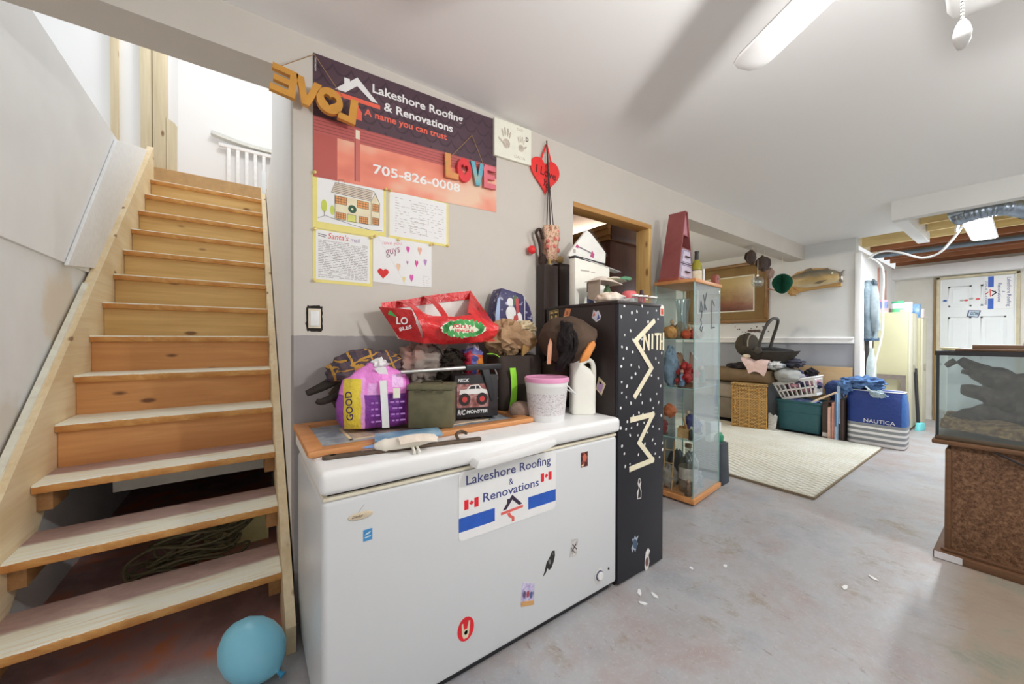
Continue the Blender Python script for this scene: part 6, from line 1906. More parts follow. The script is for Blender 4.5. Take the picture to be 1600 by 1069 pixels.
obj('paper_fan', MB().blob((5.33, HYB, 2.05), (.085, .03, .07), 9, .25, 2.6, 20, 12), P(120, 96, 84, .8, 0, .2), label='taupe crumpled paper ornament right of the glass globe', cat='ornament', smooth=50)
gg = thing('glass_globe', 'clear glass globe ornament hanging before the gold framed picture', 'ornament', (4.965, HYB, 1.835))
obj('globe', MB().blob((4.965, HYB, 1.905), (.068, .068, .068), 0, 0, 1, 24, 16), glass('globe_glass', (.86, .9, .9, 1), .45, .05), gg, smooth=80)
obj('globe_core', MB().blob((4.965, HYB, 1.905), (.03, .03, .024), 3, .5, 3, 14, 10), P(206, 206, 206, .15, .8), gg, smooth=60)
hang_string(gg, 4.965, HYB, 2.305, 1.97)
obj('metal_cap', MB().lathe([(.012, 1.968), (.010, 1.99), (.0001, 1.992)], 12, Matrix.Translation((4.965, HYB, 0))), P(206, 200, 190, .3, .7), gg, smooth=40)

# wicker chest, cushion, car seat, clothes
WB = thing('wicker_chest', 'tan woven wicker chest on the rug under the brown cushion', 'chest', (5.43, 2.39, 0), math.radians(-71.3))
t_ = NT('wicker', .75, 0, .2)
_b = t_.n.new('ShaderNodeTexBrick')
_b.inputs['Scale'].default_value = 14
_b.inputs['Mortar Size'].default_value = .05
_b.inputs['Color1'].default_value = C(186, 158, 108)
_b.inputs['Color2'].default_value = C(172, 142, 92)
_b.inputs['Mortar'].default_value = C(110, 76, 38)
_mm = t_.n.new('ShaderNodeCombineXYZ')
_s = t_.xyz()
t_.l.new(t_.math('ADD', _s[0], _s[1]), _mm.inputs[0])
t_.l.new(_s[2], _mm.inputs[1])
t_.l.new(_mm.outputs[0], _b.inputs['Vector'])
t_.color(_b.outputs['Color'])
t_.bump(_b.outputs['Fac'], -.5, .01)
M_WK = t_.m
obj('chest_body', MB().box((.005, .005, .004), (.412, .372, .585)), M_WK, WB, bevel=.012, local=True)
obj('chest_lid', MB().box((-.004, -.004, .585), (.420, .380, .618)), M_WK, WB, bevel=.008, local=True)
wk = MB()
for z in (.06, .17, .29, .41, .53):
    wk.tube([(.008, .001, z), (.41, .001, z)], .004, 6)
for x in (.012, .10, .21, .32, .405):
    wk.tube([(x, .0, .01), (x, .0, .58)], .004, 6)
obj('woven_ribs', wk, P(186, 142, 76, .7), WB, local=True, smooth=60)
obj('wicker_bow', MB().tube(smooth_path([(.03, -.004, .42), (.06, -.008, .36), (.04, -.008, .29), (.075, -.006, .22)]), .005, 6), P(196, 150, 86), WB, local=True, smooth=60)
obj('newspaper', MB().prism([(1.90 - 3.9, 0), (-1.955, .0), (-1.93, .22), (-1.955, .20), (-1.985, .235), (-2.01, .23)], 0, .006, plane((5.60, 0, .01), (0, -1, 0), (.15, 0, 1))).prism([(-1.955, .0), (-1.92, .03), (-1.905, .20), (-1.93, .22)], 0, .006, plane((5.605, 0, .01), (0, -1, 0), (.15, 0, 1))), shades('newsprint', [C(150, 150, 150), C(206, 206, 202)], (14, 14, 60), .7), label='folded newspaper propped between the wicker chest and the teal tote', cat='newspaper')
ah = thing('grey_ottoman', 'grey upholstered ottoman behind the display case and wicker chest', 'ottoman', (5.95, 2.75, 0))
obj('ottoman_base', MB().box((5.72, 2.43, .06), (6.17, 3.1, .36)), cloth(130, 122, 112, .1, 10, .3), ah, bevel=.02)
obj('ottoman_cushion', MB().box((5.70, 2.42, .36), (6.17, 3.11, .60)), cloth(156, 148, 136, .1, 10, .3), ah, bevel=.05, seg=4)
for x, y in ((5.76, 2.47), (6.12, 2.47), (5.76, 3.05), (6.12, 3.05)):
    obj('leg', MB().box((x, y, 0), (x + .03, y + .03, .062)), P(40, 30, 26), ah)
cu = thing('brown_cushion', 'long brown suede seat cushion lying on the wicker chest', 'cushion', (5.83, 2.28, .62))
obj('cushion', MB().loft([(.622, .16, .46, 5.80, 2.49, 6), (.64, .20, .49, 5.80, 2.49, 5), (.72, .22, .50, 5.80, 2.49, 5), (.79, .20, .49, 5.80, 2.49, 5), (.805, .15, .44, 5.80, 2.49, 5)], 44, 5, None, .006, 5, 1), cloth(118, 100, 78, .15, 7, .3), cu, smooth=60)
gp2 = thing('grey_pillow', 'pale grey pillow at the right end of the brown cushion', 'pillow', (5.82, 1.84, .60))
obj('pillow_body', MB().blob((5.80, 1.85, .745), (.22, .145, .10), 3, .12, 1.8, 34, 22), cloth(140, 140, 137, .08, 8, .3), gp2, smooth=70)
obj('pillow_seam', MB().tube([(5.80 + .205 * math.cos(a), 1.85 + .135 * math.sin(a), .72) for a in (2 * PI * i / 30 for i in range(30))], .006, 6, closed=True), cloth(120, 120, 118), gp2, smooth=60)
cs = thing('infant_car_seat', 'black infant car seat with a raised handle on the cushions', 'car seat', (5.78, 2.08, .82))
CSB = cloth(58, 54, 50, .15, 14, .3)
shell = []
vs, fc = [], []
NU, NV = 30, 10
for i in range(NV + 1):
    v = i / NV
    for j in range(NU):
        a_ = 2 * PI * j / NU
        ry = (.12 + .24 * v ** .6)
        rx = (.07 + .12 * v ** .7)
        lift = .05 * math.sin(a_) ** 2 * (1 if math.sin(a_) > 0 else .4) * v
        vs.append((5.78 + rx * math.cos(a_), 2.07 + ry * math.sin(a_), .85 + .20 * v + lift))
for i in range(NV):
    for j in range(NU):
        fc.append((i * NU + j, i * NU + (j + 1) % NU, (i + 1) * NU + (j + 1) % NU, (i + 1) * NU + j))
fc.append(tuple(range(NU - 1, -1, -1)))
fc.append(tuple(NV * NU + j for j in range(NU)))
obj('shell', MB().add(vs, fc), CSB, cs, smooth=60)
obj('seat_pad', MB().blob((5.78, 2.06, 1.05), (.15, .28, .06), 4, .15, 2, 26, 16), cloth(44, 44, 46), cs, smooth=60)
obj('canopy', MB().blob((5.78, 2.34, 1.14), (.18, .135, .16), 2, .06, 2, 30, 20), cloth(70, 64, 56, .1, 20, .3), cs, smooth=60)
for k in range(2):
    obj('canopy_rib', MB().tube([(5.78 + .19 * math.cos(b_), 2.30 - .05 * k + .02 * math.sin(b_), 1.14 - .02 * k + .165 * math.sin(b_)) for b_ in (PI * i / 14 for i in range(15))], .008, 6), P(140, 130, 116) if k else CSB, cs, smooth=60)
for s in (-1, 1):
    obj('hub', MB().lathe([(.0001, 0), (.045, 0), (.045, .02), (.03, .026), (.0001, .026)], 20, Matrix.Translation((5.78 + s * .19, 2.12, 1.07)) @ Matrix.Rotation(s * PI / 2, 4, 'Y')), P(66, 62, 58, .4), cs, smooth=40)
hd = smooth_path([(5.59, 2.12, 1.07), (5.585, 2.09, 1.22), (5.60, 2.04, 1.38), (5.66, 2.0, 1.475), (5.78, 1.99, 1.50), (5.90, 2.0, 1.475), (5.96, 2.04, 1.38), (5.975, 2.09, 1.22), (5.97, 2.12, 1.07)])
obj('carry_handle', MB().tube(hd, .02, 10), P(60, 56, 54, .4), cs, smooth=60)
obj('pale_pad', MB().blob((5.63, 2.28, .985), (.03, .05, .028), 4, .2, 2, 16, 10), P(206, 196, 176, .8), cs, smooth=60)
obj('warning_label', MB().prism([(-2.02, 1.0), (-1.87, 1.03), (-1.87, 1.075), (-2.02, 1.06)], 0, .004, plane((5.585, 0, 0), (0, -1, 0), (.15, 0, 1))), P(176, 172, 166, .5), cs)
obj('dark_clothes', MB().blob((5.68, 2.38, .845), (.09, .17, .04), 5, .5, 3, 30, 18), cloth(60, 56, 58, .3, 20, .6), label='dark clothes bundled left of the car seat on the brown cushion', cat='clothes', smooth=60)
obj('navy_clothes', MB().blob((5.80, 1.79, .905), (.10, .11, .055), 8, .4, 3, 26, 16), cloth(56, 56, 66, .3, 20, .6), label='navy clothes hanging out at the right end of the car seat', cat='clothes', smooth=60)
pkc = MB().sheet(16, 16, lambda u, v: (5.66 - .10 * min(1, v * 2.2) + .012 * math.sin(v * 9 + u * 7), 2.36 - (.36 - .14 * v) * u - .12 * v + .012 * math.sin(u * 9 + v * 5), .945 - .03 * u - .26 * max(0, v - .35) + .022 * math.sin(u * 8 + v * 4)), .008)
obj('pink_cloth', pkc, cloth(226, 190, 186, .08, 14, .4), label='pale pink cloth draped over the front of the cushion', cat='cloth', smooth=70)
obj('striped_clothes', MB().blob((5.64, 1.98, .875), (.07, .14, .045), 11, .5, 3, 30, 18), shades('printed_cloth', [C(50, 50, 56), C(206, 206, 206), C(120, 140, 150)], (6, 24, 6), .9, 2, .4), label='black and white clothes beside the pink cloth', cat='clothes', smooth=60)

# teal tote with a laundry basket on it
tb_ = thing('teal_tote', 'dark teal plastic storage tote on the rug with a laundry basket on top', 'storage bin', (5.96, 1.735, 0))
M_TL = P(46, 88, 96, .4, 0, .06)
obj('tote_body', MB().loft([(.026, .160, .215, 5.96, 1.735), (.035, .170, .225, 5.96, 1.735), (.27, .182, .236, 5.96, 1.735), (.275, .186, .240, 5.96, 1.735), (.395, .190, .245, 5.96, 1.735), (.40, .204, .258, 5.96, 1.735), (.425, .204, .258, 5.96, 1.735), (.425, .188, .243, 5.96, 1.735), (.10, .165, .22, 5.96, 1.735)], 48, 9, None), M_TL, tb_, smooth=30)
obj('rim_ridge', MB().loft([(.38, .192, .247, 5.96, 1.735), (.388, .196, .251, 5.96, 1.735), (.396, .192, .247, 5.96, 1.735)], 48, 9, cap=False), M_TL, tb_, smooth=30)
obj('tote_cloth', MB().blob((5.95, 1.75, .40), (.15, .20, .05), 3, .3, 3, 26, 14), shades('clothes', [C(50, 70, 150), C(120, 130, 160), C(206, 206, 90)], 6, .9, 3, .4), label='blue and yellow clothes filling the top of the teal tote', cat='clothes', smooth=60)
lb = thing('laundry_basket', 'white slotted laundry basket tilted on top of the teal tote', 'basket', (5.93, 1.74, .44))
LB = Matrix.Translation((5.95, 1.735, .46)) @ Matrix.Rotation(math.radians(-15), 4, 'X')
M_LB = P(226, 226, 224, .4, 0, .02)


def lbp(f, u, z):
    """point on basket side f (0 front -x, 1 right -y, 2 back, 3 left), u 0..1 along, height z 0..0.23"""
    t = z / .23
    hx, hy = .125 + .035 * t, .19 + .045 * t
    c_ = [(-hx, hy), (-hx, -hy), (hx, -hy), (hx, hy)]
    p, q = c_[f], c_[(f + 1) % 4]
    return Vector((p[0] * (1 - u) + q[0] * u, p[1] * (1 - u) + q[1] * u, z))


def lpanel(mb, f, u0, u1, z0, z1):
    th = .005
    n_ = [Vector((1, 0, 0)), Vector((0, 1, 0)), Vector((-1, 0, 0)), Vector((0, -1, 0))][f]
    a_ = [lbp(f, u0, z0), lbp(f, u1, z0), lbp(f, u1, z1), lbp(f, u0, z1)]
    mb.add(a_ + [p + n_ * th for p in a_], [(0, 1, 2, 3), (7, 6, 5, 4), (1, 0, 4, 5), (2, 1, 5, 6), (3, 2, 6, 7), (0, 3, 7, 4)], LB)


for f in range(4):
    w_ = MB()
    lpanel(w_, f, 0, 1, 0, .03)
    lpanel(w_, f, 0, 1, .105, .125)
    lpanel(w_, f, 0, 1, .195, .23)
    N_ = 8 if f in (0, 2) else 6
    for i in range(N_ + 1):
        u = i / N_
        lpanel(w_, f, max(0, u - .016 - (.03 if i == N_ else 0)), min(1, u + .016 + (.03 if i == 0 else 0)), .03, .195)
    obj('basket_side', w_, M_LB, lb)
obj('basket_floor', MB().box((-.125, -.19, 0), (.125, .19, .005), LB), M_LB, lb)
rimp = [LB @ Vector(p) for p in ([(-.165 + .0, y_, .232) for y_ in (.225, -.225)] + [(x_, -.24, .232) for x_ in (-.15, .15)] + [(.165, y_, .232) for y_ in (-.225, .225)] + [(x_, .24, .232) for x_ in (.15, -.15)])]
obj('basket_rim', MB().tube(rimp, .011, 8, closed=True), M_LB, lb, smooth=50)
cl = thing('basket_clothes', 'dark navy and pink clothes heaped in the white laundry basket', 'clothes', (5.95, 1.74, .60))
obj('clothes_heap', MB().blob((5.94, 1.75, .66), (.13, .195, .115), 12, .45, 2.4, 40, 26), shades('mixed_clothes', [C(36, 40, 62), C(58, 62, 92), C(206, 150, 160), C(70, 84, 130)], 7, .9, 3, .5), cl, smooth=60)
obj('black_clothes', MB().blob((5.93, 1.64, .775), (.08, .07, .06), 5, .5, 3, 26, 16).blob((5.91, 1.79, .765), (.07, .05, .05), 8, .5, 3, 22, 14), cloth(38, 36, 40, .3, 30, .6), cl, smooth=50)
obj('grey_cloth', MB().blob((5.83, 1.73, .73), (.045, .06, .04), 7, .4, 3, 20, 12), cloth(150, 150, 160), cl, smooth=60)
obj('wire_stem', MB().tube(smooth_path([(5.93, 1.69, .74), (5.93, 1.66, .80), (5.935, 1.635, .86)]), .004, 6), P(90, 66, 60), cl, smooth=60)
obj('pale_stick', MB().tube([(5.735, 1.56, .445), (5.72, 1.335, .585)], .011, 8), P(216, 190, 166), label='pale wooden stick reaching from the teal tote to the canvas boards', cat='stick', smooth=50)
obj('navy_pillow', MB().blob((6.085, 1.43, .58), (.055, .11, .12), 4, .2, 2, 24, 16).blob((6.10, 1.43, .25), (.04, .10, .25), 4, .1, 2, 18, 12, flat=-.99), cloth(56, 70, 110), label='navy pillow squeezed behind the basket against the plywood', cat='pillow', smooth=60)
ply = obj('plywood_sheet', MB().box((6.155, 1.285, .0), (6.17, 1.93, .865)), wood('plywood_face', C(190, 164, 126), C(160, 128, 88), 'y', .6, knots=C(110, 76, 46)), label='scuffed plywood sheet standing against the far wall', cat='plywood', bevel=.001)
for nm, lbx, ya, yb, zt, x0, c_ in (('dark_picture', 'dark framed board nearest the teal tote', 1.425, 1.485, .440, 5.79, (72, 60, 56)), ('pink_book', 'lower pink boxed book standing by the dark frame', 1.385, 1.415, .395, 5.72, (216, 176, 162)), ('pink_book', 'taller pink boxed book standing beside the canvas', 1.352, 1.380, .455, 5.73, (206, 150, 136)), ('canvas_board', 'tall blue and white canvas seen edge-on left of the striped bag', 1.325, 1.345, .575, 5.70, (150, 176, 200)), ('dark_board', 'dark board standing between the canvas and the striped bag', 1.278, 1.318, .50, 5.76, (66, 54, 50))):
    b2 = thing(nm, lbx, 'board' if 'board' in nm or 'picture' in nm else 'book', (x0 + .15, (ya + yb) / 2, 0))
    obj('board', MB().box((x0, ya, 0), (x0 + .30, yb, zt)), P(*c_, .6, 0, .12), b2, bevel=.002)
    if nm == 'dark_picture':
        obj('white_strip', MB().box((x0 - .002, ya + .002, .02), (x0, yb - .002, .07)), P(206, 204, 200), b2)
    elif nm == 'canvas_board':
        obj('canvas_edge', MB().box((x0 - .002, ya + .002, .18), (x0, yb - .002, zt - .01)), P(70, 110, 150), b2)
    else:
        obj('edge_line', MB().box((x0 - .001, ya + .004, .012), (x0, ya + .007, zt - .012)), P(120, 90, 84), b2)

# striped navy bag
nb_ = thing('striped_tote', 'navy zip bag with grey and white stripes lettered NAUTICA', 'bag', (5.92, 1.02, 0))
M_NB = zones('bag_fabric', C(36, 58, 122), [(None, None, (-1, .255), C(216, 216, 216))] + [(None, None, (z_, z_ + .032), C(130, 134, 138)) for z_ in (.045, .105, .165, .222)] + [(None, (-1, -.215), (.255, 2), C(52, 96, 160))], .45, .006, 0, 6, .4)
obj('bag_body', MB().loft([(.004, .125, .225, 5.93, 1.02, 7), (.02, .135, .242, 5.93, 1.02, 7), (.30, .145, .250, 5.93, 1.015, 5), (.50, .140, .245, 5.93, 1.02, 5), (.61, .115, .238, 5.93, 1.03, 6), (.628, .105, .235, 5.93, 1.03, 6)], 56, 6, None, .010, 7, 5), M_NB, nb_, smooth=60)
obj('rim_binding', MB().tube([(5.93 + math.copysign(abs(math.cos(a)) ** (2 / 6), math.cos(a)) * .108, 1.03 + math.copysign(abs(math.sin(a)) ** (2 / 6), math.sin(a)) * .237, .628) for a in (2 * PI * i / 48 for i in range(48))], .006, 6, closed=True), P(216, 216, 220), nb_, smooth=50)
obj('lettering', text_mb('NAUTICA', plane((5.7835, 1.105, .268), (0, -1, 0), (0, 0, 1)), .255, .042, .003, .0), P(206, 206, 210), nb_)
bc = thing('blue_clothes', 'crumpled blue cloth with white tassels on top of the striped bag', 'clothes', (5.9, 1.12, .63))
obj('cloth_heap', MB().blob((5.90, 1.13, .705), (.12, .185, .075), 6, .45, 2.6, 40, 26).blob((5.82, 1.28, .66), (.07, .07, .08), 9, .4, 2.6, 26, 16), shades('blue_cloth', [C(46, 62, 96), C(84, 116, 160), C(60, 82, 126)], 8, .9, 3, .6), bc, smooth=60)
obj('hanging_sleeve', MB().sheet(4, 10, lambda u, v: (5.755 - .015 * math.sin(v * 3) + .01 * u, 1.31 + .03 * u, .66 - .45 * v), .006), cloth(150, 176, 200, .2, 14, .5), bc, smooth=60)
obj('tassel', MB().blob((5.755, .985, .60), (.03, .06, .035), 4, .7, 4, 22, 14).tube(smooth_path([(5.77, 1.09, .68), (5.75, 1.05, .64), (5.755, 1.0, .61)]), .01, 6), cloth(160, 176, 186, .2, 30), bc, smooth=40)

# beige cabinets in the passage
M_BG = P(172, 166, 134, .45, 0, .04, 3)
for nm, lbx, x0, x1, ya, zt in (('metal_cabinet', 'beige metal cabinet in the passage behind the striped bag', 7.05, 7.60, .905, 1.585), ('metal_cabinet', 'narrower beige cabinet farthest down the passage', 7.62, 7.98, .862, 1.525)):
    mc = thing(nm, lbx, 'cabinet', ((x0 + x1) / 2, 1.08, 0))
    obj('cabinet_body', MB().box((x0, ya + .02, .03), (x1, 1.255, zt)), M_BG, mc, bevel=.004)
    obj('cabinet_base', MB().box((x0 + .01, ya + .03, 0), (x1 - .01, 1.25, .032)), P(120, 112, 96), mc)
    xm = (x0 + x1) / 2
    for xa, xb in ((x0 + .004, xm - .003), (xm + .003, x1 - .004)):
        dr = obj('cabinet_door', MB().box((xa, ya, .045), (xb, ya + .019, zt - .01)), P(186, 182, 160, .45, 0, .03), mc, bevel=.003)
        obj('handle', MB().box((xm - .04 if xb < xm else xm + .025, ya - .012, .78), (xm - .025 if xb < xm else xm + .04, ya, .88)), P(150, 146, 130, .4, .3), dr, bevel=.002)
obj('grey_mat_frame', MB().add([], []).prism([(0, 0), (.05, 0), (.05, .36), (.24, .36), (.24, 0), (.29, 0), (.29, .42), (0, .42)], 0, .02, plane((7.0, 1.225, .33), (0, -1, 0), (.03, 0, 1))).box((7.0, .935, .0), (7.02, .985, .33)).box((7.0, 1.175, .0), (7.02, 1.225, .33)), P(110, 100, 92, .7), label='empty grey mat frame leaning on the beige cabinet', cat='frame')
bm2 = thing('broom', 'black broom with a turquoise head leaning on the cabinet side', 'broom', (7.30, .86, 0))
obj('broom_handle', MB().tube([(7.36, .865, .10), (7.34, .892, .83)], .018, 8), P(46, 46, 50), bm2, smooth=50)
obj('broom_head', MB().prism([(-.09, 0), (.09, 0), (.06, .10), (-.05, .10)], 0, .05, plane((7.36, .87, .0), (1, -.2, 0), (0, 0, 1))), P(110, 196, 200, .6), bm2, bevel=.006)
# jacket and cable on the passage wall
jc = thing('denim_jacket', 'faded denim jacket hanging on the white passage wall', 'jacket', (6.6, 1.22, 1.22))
DNM = shades('denim', [C(76, 88, 96), C(108, 122, 130), C(140, 152, 158)], 7, .9, 4, .4)
obj('jacket_body', MB().loft([(1.23, .22, .05, 6.64, 1.205), (1.40, .24, .055, 6.62, 1.205), (1.65, .25, .060, 6.58, 1.205), (1.82, .24, .058, 6.54, 1.205), (1.90, .18, .052, 6.50, 1.21), (1.955, .09, .04, 6.47, 1.215), (1.97, .05, .03, 6.47, 1.22)], 30, 2.6, None, .022, 7, 3), DNM, jc, smooth=60)
obj('sleeve', MB().tube(smooth_path([(6.42, 1.17, 1.88), (6.40, 1.145, 1.72), (6.44, 1.14, 1.50), (6.50, 1.14, 1.34)]), [.06] * 6 + [.055] * 6 + [.05] * 7, 12), shades('denim', [C(118, 130, 136), C(156, 166, 170)], 7, .9, 4, .4), jc, smooth=60)
obj('collar', MB().blob((6.50, 1.165, 1.93), (.09, .035, .05), 4, .4, 3, 18, 12), P(66, 76, 84, .9), jc, smooth=60)
obj('lower_hem', MB().box((6.45, 1.16, 1.20), (6.85, 1.24, 1.245)), cloth(66, 86, 110), jc, bevel=.01)
obj('dark_pole', MB().tube([(6.50, 1.20, 0), (6.50, 1.22, 1.30)], .022, 8), P(54, 50, 50), label='dark pole standing under the denim jacket', cat='pole', smooth=50)
cbw = thing('white_cable', 'white electric cable looped from the passage wall to the shop light', 'cable', (6.2, .8, 2.0))
obj('cable_run', MB().tube(smooth_path([(6.40, 1.20, 2.24), (6.32, 1.10, 2.285), (6.25, .99, 2.28), (6.2, .86, 2.22), (6.15, .71, 2.135), (6.08, .58, 2.15), (5.95, .47, 2.26), (5.80, .40, 2.35)]), .011, 8), P(232, 232, 230, .4), cbw, smooth=60)
obj('cable_drop', MB().tube(smooth_path([(6.36, 1.18, 2.26), (6.38, 1.06, 2.1), (6.36, 1.05, 1.7), (6.34, 1.05, 1.3), (6.30, 1.10, .95), (6.28, 1.12, .70)]), .009, 8), P(226, 228, 228, .4), cbw, smooth=60)
obj('plastic_bottle', MB().loft([(.0, .05, .045), (.30, .05, .045), (.40, .045, .04), (.50, .02, .02), (.56, .018, .018)], 20, 4, Matrix.Translation((6.42, 1.16, .551))), P(180, 192, 190, .3), label='pale plastic bottle below the denim jacket by the passage corner', cat='bottle', smooth=40)
obj('white_stand', MB().box((6.36, 1.10, 0), (6.48, 1.22, .55)), P(200, 200, 196, .5), label='narrow white stand under the pale plastic bottle, behind the striped bag', cat='stand', bevel=.004)
# on the cabinets
CZ = 1.586
tubg = thing('green_tub', 'white tub with a green lid and label on the beige cabinet', 'tub', (7.14, 1.035, CZ))
obj('tub_body', MB().lathe([(.0001, 0), (.055, 0), (.058, .12), (.0001, .125)], 24), zones('tub_print', C(226, 230, 226), [(None, None, (-.1, .05), C(96, 190, 130))], .4, .01, 0, 20), tubg, local=True, smooth=40)
obj('tub_lid', MB().lathe([(.0585, .12), (.06, .122), (.06, .148), (.0001, .15)], 24), P(70, 170, 120, .4), tubg, local=True, smooth=40)
obj('white_tub', MB().lathe([(.0001, 0), (.05, 0), (.052, .13), (.0001, .132)], 24, Matrix.Translation((7.18, .955, CZ))), P(232, 232, 228, .4), label='plain white tub right of the green-lidded tub', cat='tub', smooth=40)
obj('pale_soap_box', MB().box((7.09, .95, CZ), (7.12, 1.01, CZ + .03)), P(222, 220, 150, .5), label='small yellow-green box in front of the white tub', cat='box', bevel=.003)
bb = thing('blue_box', 'blue patterned box on the farthest beige cabinet', 'box', (7.74, .94, 1.526))
obj('box_body', MB().box((7.66, .90, 1.526), (7.80, 1.03, 1.72)), shades('box_print', [C(56, 90, 150), C(110, 156, 206), C(196, 210, 226)], 12, .4), bb, bevel=.003)
obj('pink_packet', MB().box((7.805, .875, 1.526), (7.90, .98, 1.66)), P(222, 200, 196, .5), label='pale pink packet beside the blue box', cat='packet', bevel=.01)
fl = MB()
for k in range(4):
    fl.box((7.08 + .004 * k, 1.12, CZ + .016 * k), (7.34, 1.25 - .006 * k, CZ + .014 + .016 * k))
obj('folded_papers', fl, P(190, 166, 166, .7, 0, .2, 30), label='untidy stack of papers at the left end of the cabinet top', cat='papers')
mgs = thing('pink_jar', 'blue jar with a pink lid on the stack of papers', 'jar', (7.16, 1.18, CZ + .062))
obj('jar_body', MB().lathe([(.0001, 0), (.045, 0), (.048, .09), (.0001, .095)], 20), P(120, 130, 180, .4, 0, .2, 30), mgs, local=True, smooth=40)
obj('jar_lid', MB().lathe([(.05, .09), (.05, .115), (.0001, .118)], 20), P(206, 140, 160, .4), mgs, local=True, smooth=40)
tp = thing('hanging_tools', 'two long tool handles hanging on the passage wall above the cabinet', 'tools', (7.6, 1.25, 1.75))
for x in (7.35, 7.75):
    obj('tool_handle', MB().tube([(x, 1.255, 1.62), (x, 1.262, 2.25)], .014, 8), P(176, 130, 116, .6), tp, smooth=50)

# stickers and the second firm sign on the end door
DPX = 8.455
sg2 = thing('magnetic_sign', 'roofing company magnet stuck sideways on the white end door', 'sign', (DPX, .25, 1.66))
SM = plane((DPX - .0040, .375, 2.105), (0, 0, -1), (0, -1, 0))
roof_sign(sg2, SM, False)
obj('lettering', text_mb('705-826-0008', SM @ Matrix.Translation((.06, .006, .002)), .33, .022, .0006), NAV, sg2)
DP_ = plane((DPX - .0035, 0, 0), (0, -1, 0), (0, 0, 1))
gs = thing('door_sticker', 'tilted purple and teal sticker lettered GCW on the end door', 'sticker', (DPX, .47, 1.55))
obj('sticker_frame', MB().prism([(-.530, 1.555), (-.425, 1.535), (-.400, 1.635), (-.515, 1.645)], .001, .004, DP_), P(80, 66, 110, .4), gs)
obj('sticker_face', MB().prism([(-.516, 1.565), (-.432, 1.549), (-.413, 1.625), (-.505, 1.633)], .004, .0046, DP_), P(176, 200, 206, .4), gs)
obj('lettering', text_mb('GCW', DP_ @ Matrix.Translation((-.50, 1.575, .0046)) @ Matrix.Rotation(-.12, 4, 'Z'), .075, .045, .0006, .03), P(60, 46, 96), gs)
for nm, lbx, yy, zz_, c_ in (('fridge_magnet', 'blue magnet high at the left of the end door', .735, 1.80, (44, 84, 150)), ('fridge_magnet', 'red magnet left of the sideways sign', .535, 1.79, (196, 70, 66)), ('fridge_magnet', 'red magnet nearest the sideways sign', .43, 1.80, (206, 80, 80)), ('fridge_magnet', 'pale grey magnet beside the red one', .575, 1.79, (170, 166, 160)), ('fridge_magnet', 'small grey magnet between the two red ones', .49, 1.81, (160, 156, 150))):
    obj(nm, MB().prism(ell(.020, .014, 12, -yy, zz_), .001, .006, DP_), P(*c_, .4), label=lbx, cat='magnet', group='magnets on the end door')

# ================================================================== OPEN JOIST BAY: shop light, duct
sl = thing('shop_light', 'bright hanging shop light under the open joists', 'light', (6.17, .30, 2.34))
LX0, LX1 = 5.60, 6.74
obj('housing', MB().prism([(.205, 2.352), (.395, 2.352), (.360, 2.395), (.240, 2.395)], LX0, LX1, Matrix(((0, 0, 1, 0), (1, 0, 0, 0), (0, 1, 0, 0), (0, 0, 0, 1)))), P(226, 226, 226, .5), sl)
obj('diffuser', MB().prism([(.215, 2.352), (.225, 2.342), (.375, 2.342), (.385, 2.352)], LX0 + .01, LX1 - .01, Matrix(((0, 0, 1, 0), (1, 0, 0, 0), (0, 1, 0, 0), (0, 0, 0, 1)))), emit('lamp_lens', (.95, .98, 1, 1), 3.2), sl)
obj('hanging_chain', MB().tube([(5.75, .30, 2.395), (5.75, .30, 2.63)], .004, 6).tube([(6.6, .30, 2.395), (6.6, .30, 2.63)], .004, 6), P(150, 150, 150, .3, .7), sl)
obj('cord_bundle', MB().tube(smooth_path([(5.62, .41, 2.40), (5.64, .42, 2.33), (5.70, .43, 2.29), (5.70, .41, 2.36), (5.66, .43, 2.30)]), .009, 6), P(226, 226, 226), sl, smooth=60)
du = thing('flexible_duct', 'silver flexible air duct hung under the joists beside the shop light', 'duct', (5.8, .1, 2.38))
dpts = smooth_path([(5.26, .38, 2.325), (5.17, .30, 2.325), (5.13, .20, 2.325), (5.18, .11, 2.325), (5.34, .05, 2.325), (5.55, -.02, 2.325), (5.80, -.14, 2.325), (6.1, -.38, 2.325)], 14)
obj('duct_skin', MB().tube(dpts, [.062 + .006 * math.sin(i * 1.9) for i in range(len(dpts))], 16), P(140, 152, 166, .3, .75, .1), du, smooth=50)
obj('duct_clamp', MB().tube([dpts[64], dpts[66]], .072, 16), P(90, 100, 112, .3, .8), du, smooth=40)
obj('duct_box', MB().box((5.13, .34, 2.33), (5.36, .44, 2.398)), P(150, 160, 170, .35, .7), du, bevel=.004)
# ================================================================== CEILING FAN
cf = thing('ceiling_fan', 'white ceiling fan with flat blades and a pull chain', 'fan', (1.18, .084, 2.2))
M_FW = P(232, 230, 224, .4, 0, .02)
FA = Matrix.Translation((1.18, .084, 0))
obj('motor', MB().lathe([(.0001, 2.17), (.06, 2.17), (.10, 2.20), (.115, 2.26), (.10, 2.32), (.05, 2.34), (.02, 2.35), (.02, 2.44), (.065, 2.47), (.07, 2.5), (.0001, 2.5)], 32, FA), M_FW, cf, smooth=40)
obj('lamp_bowl', MB().lathe([(.0001, 2.045), (.05, 2.05), (.085, 2.08), (.10, 2.13), (.095, 2.15), (.0001, 2.15)], 28, FA), emit('fan_lamp', (1, .95, .86, 1), 4), cf, smooth=60)
obj('lamp_fitter', MB().lathe([(.10, 2.15), (.085, 2.17), (.0001, 2.171)], 28, FA), M_FW, cf, smooth=40)
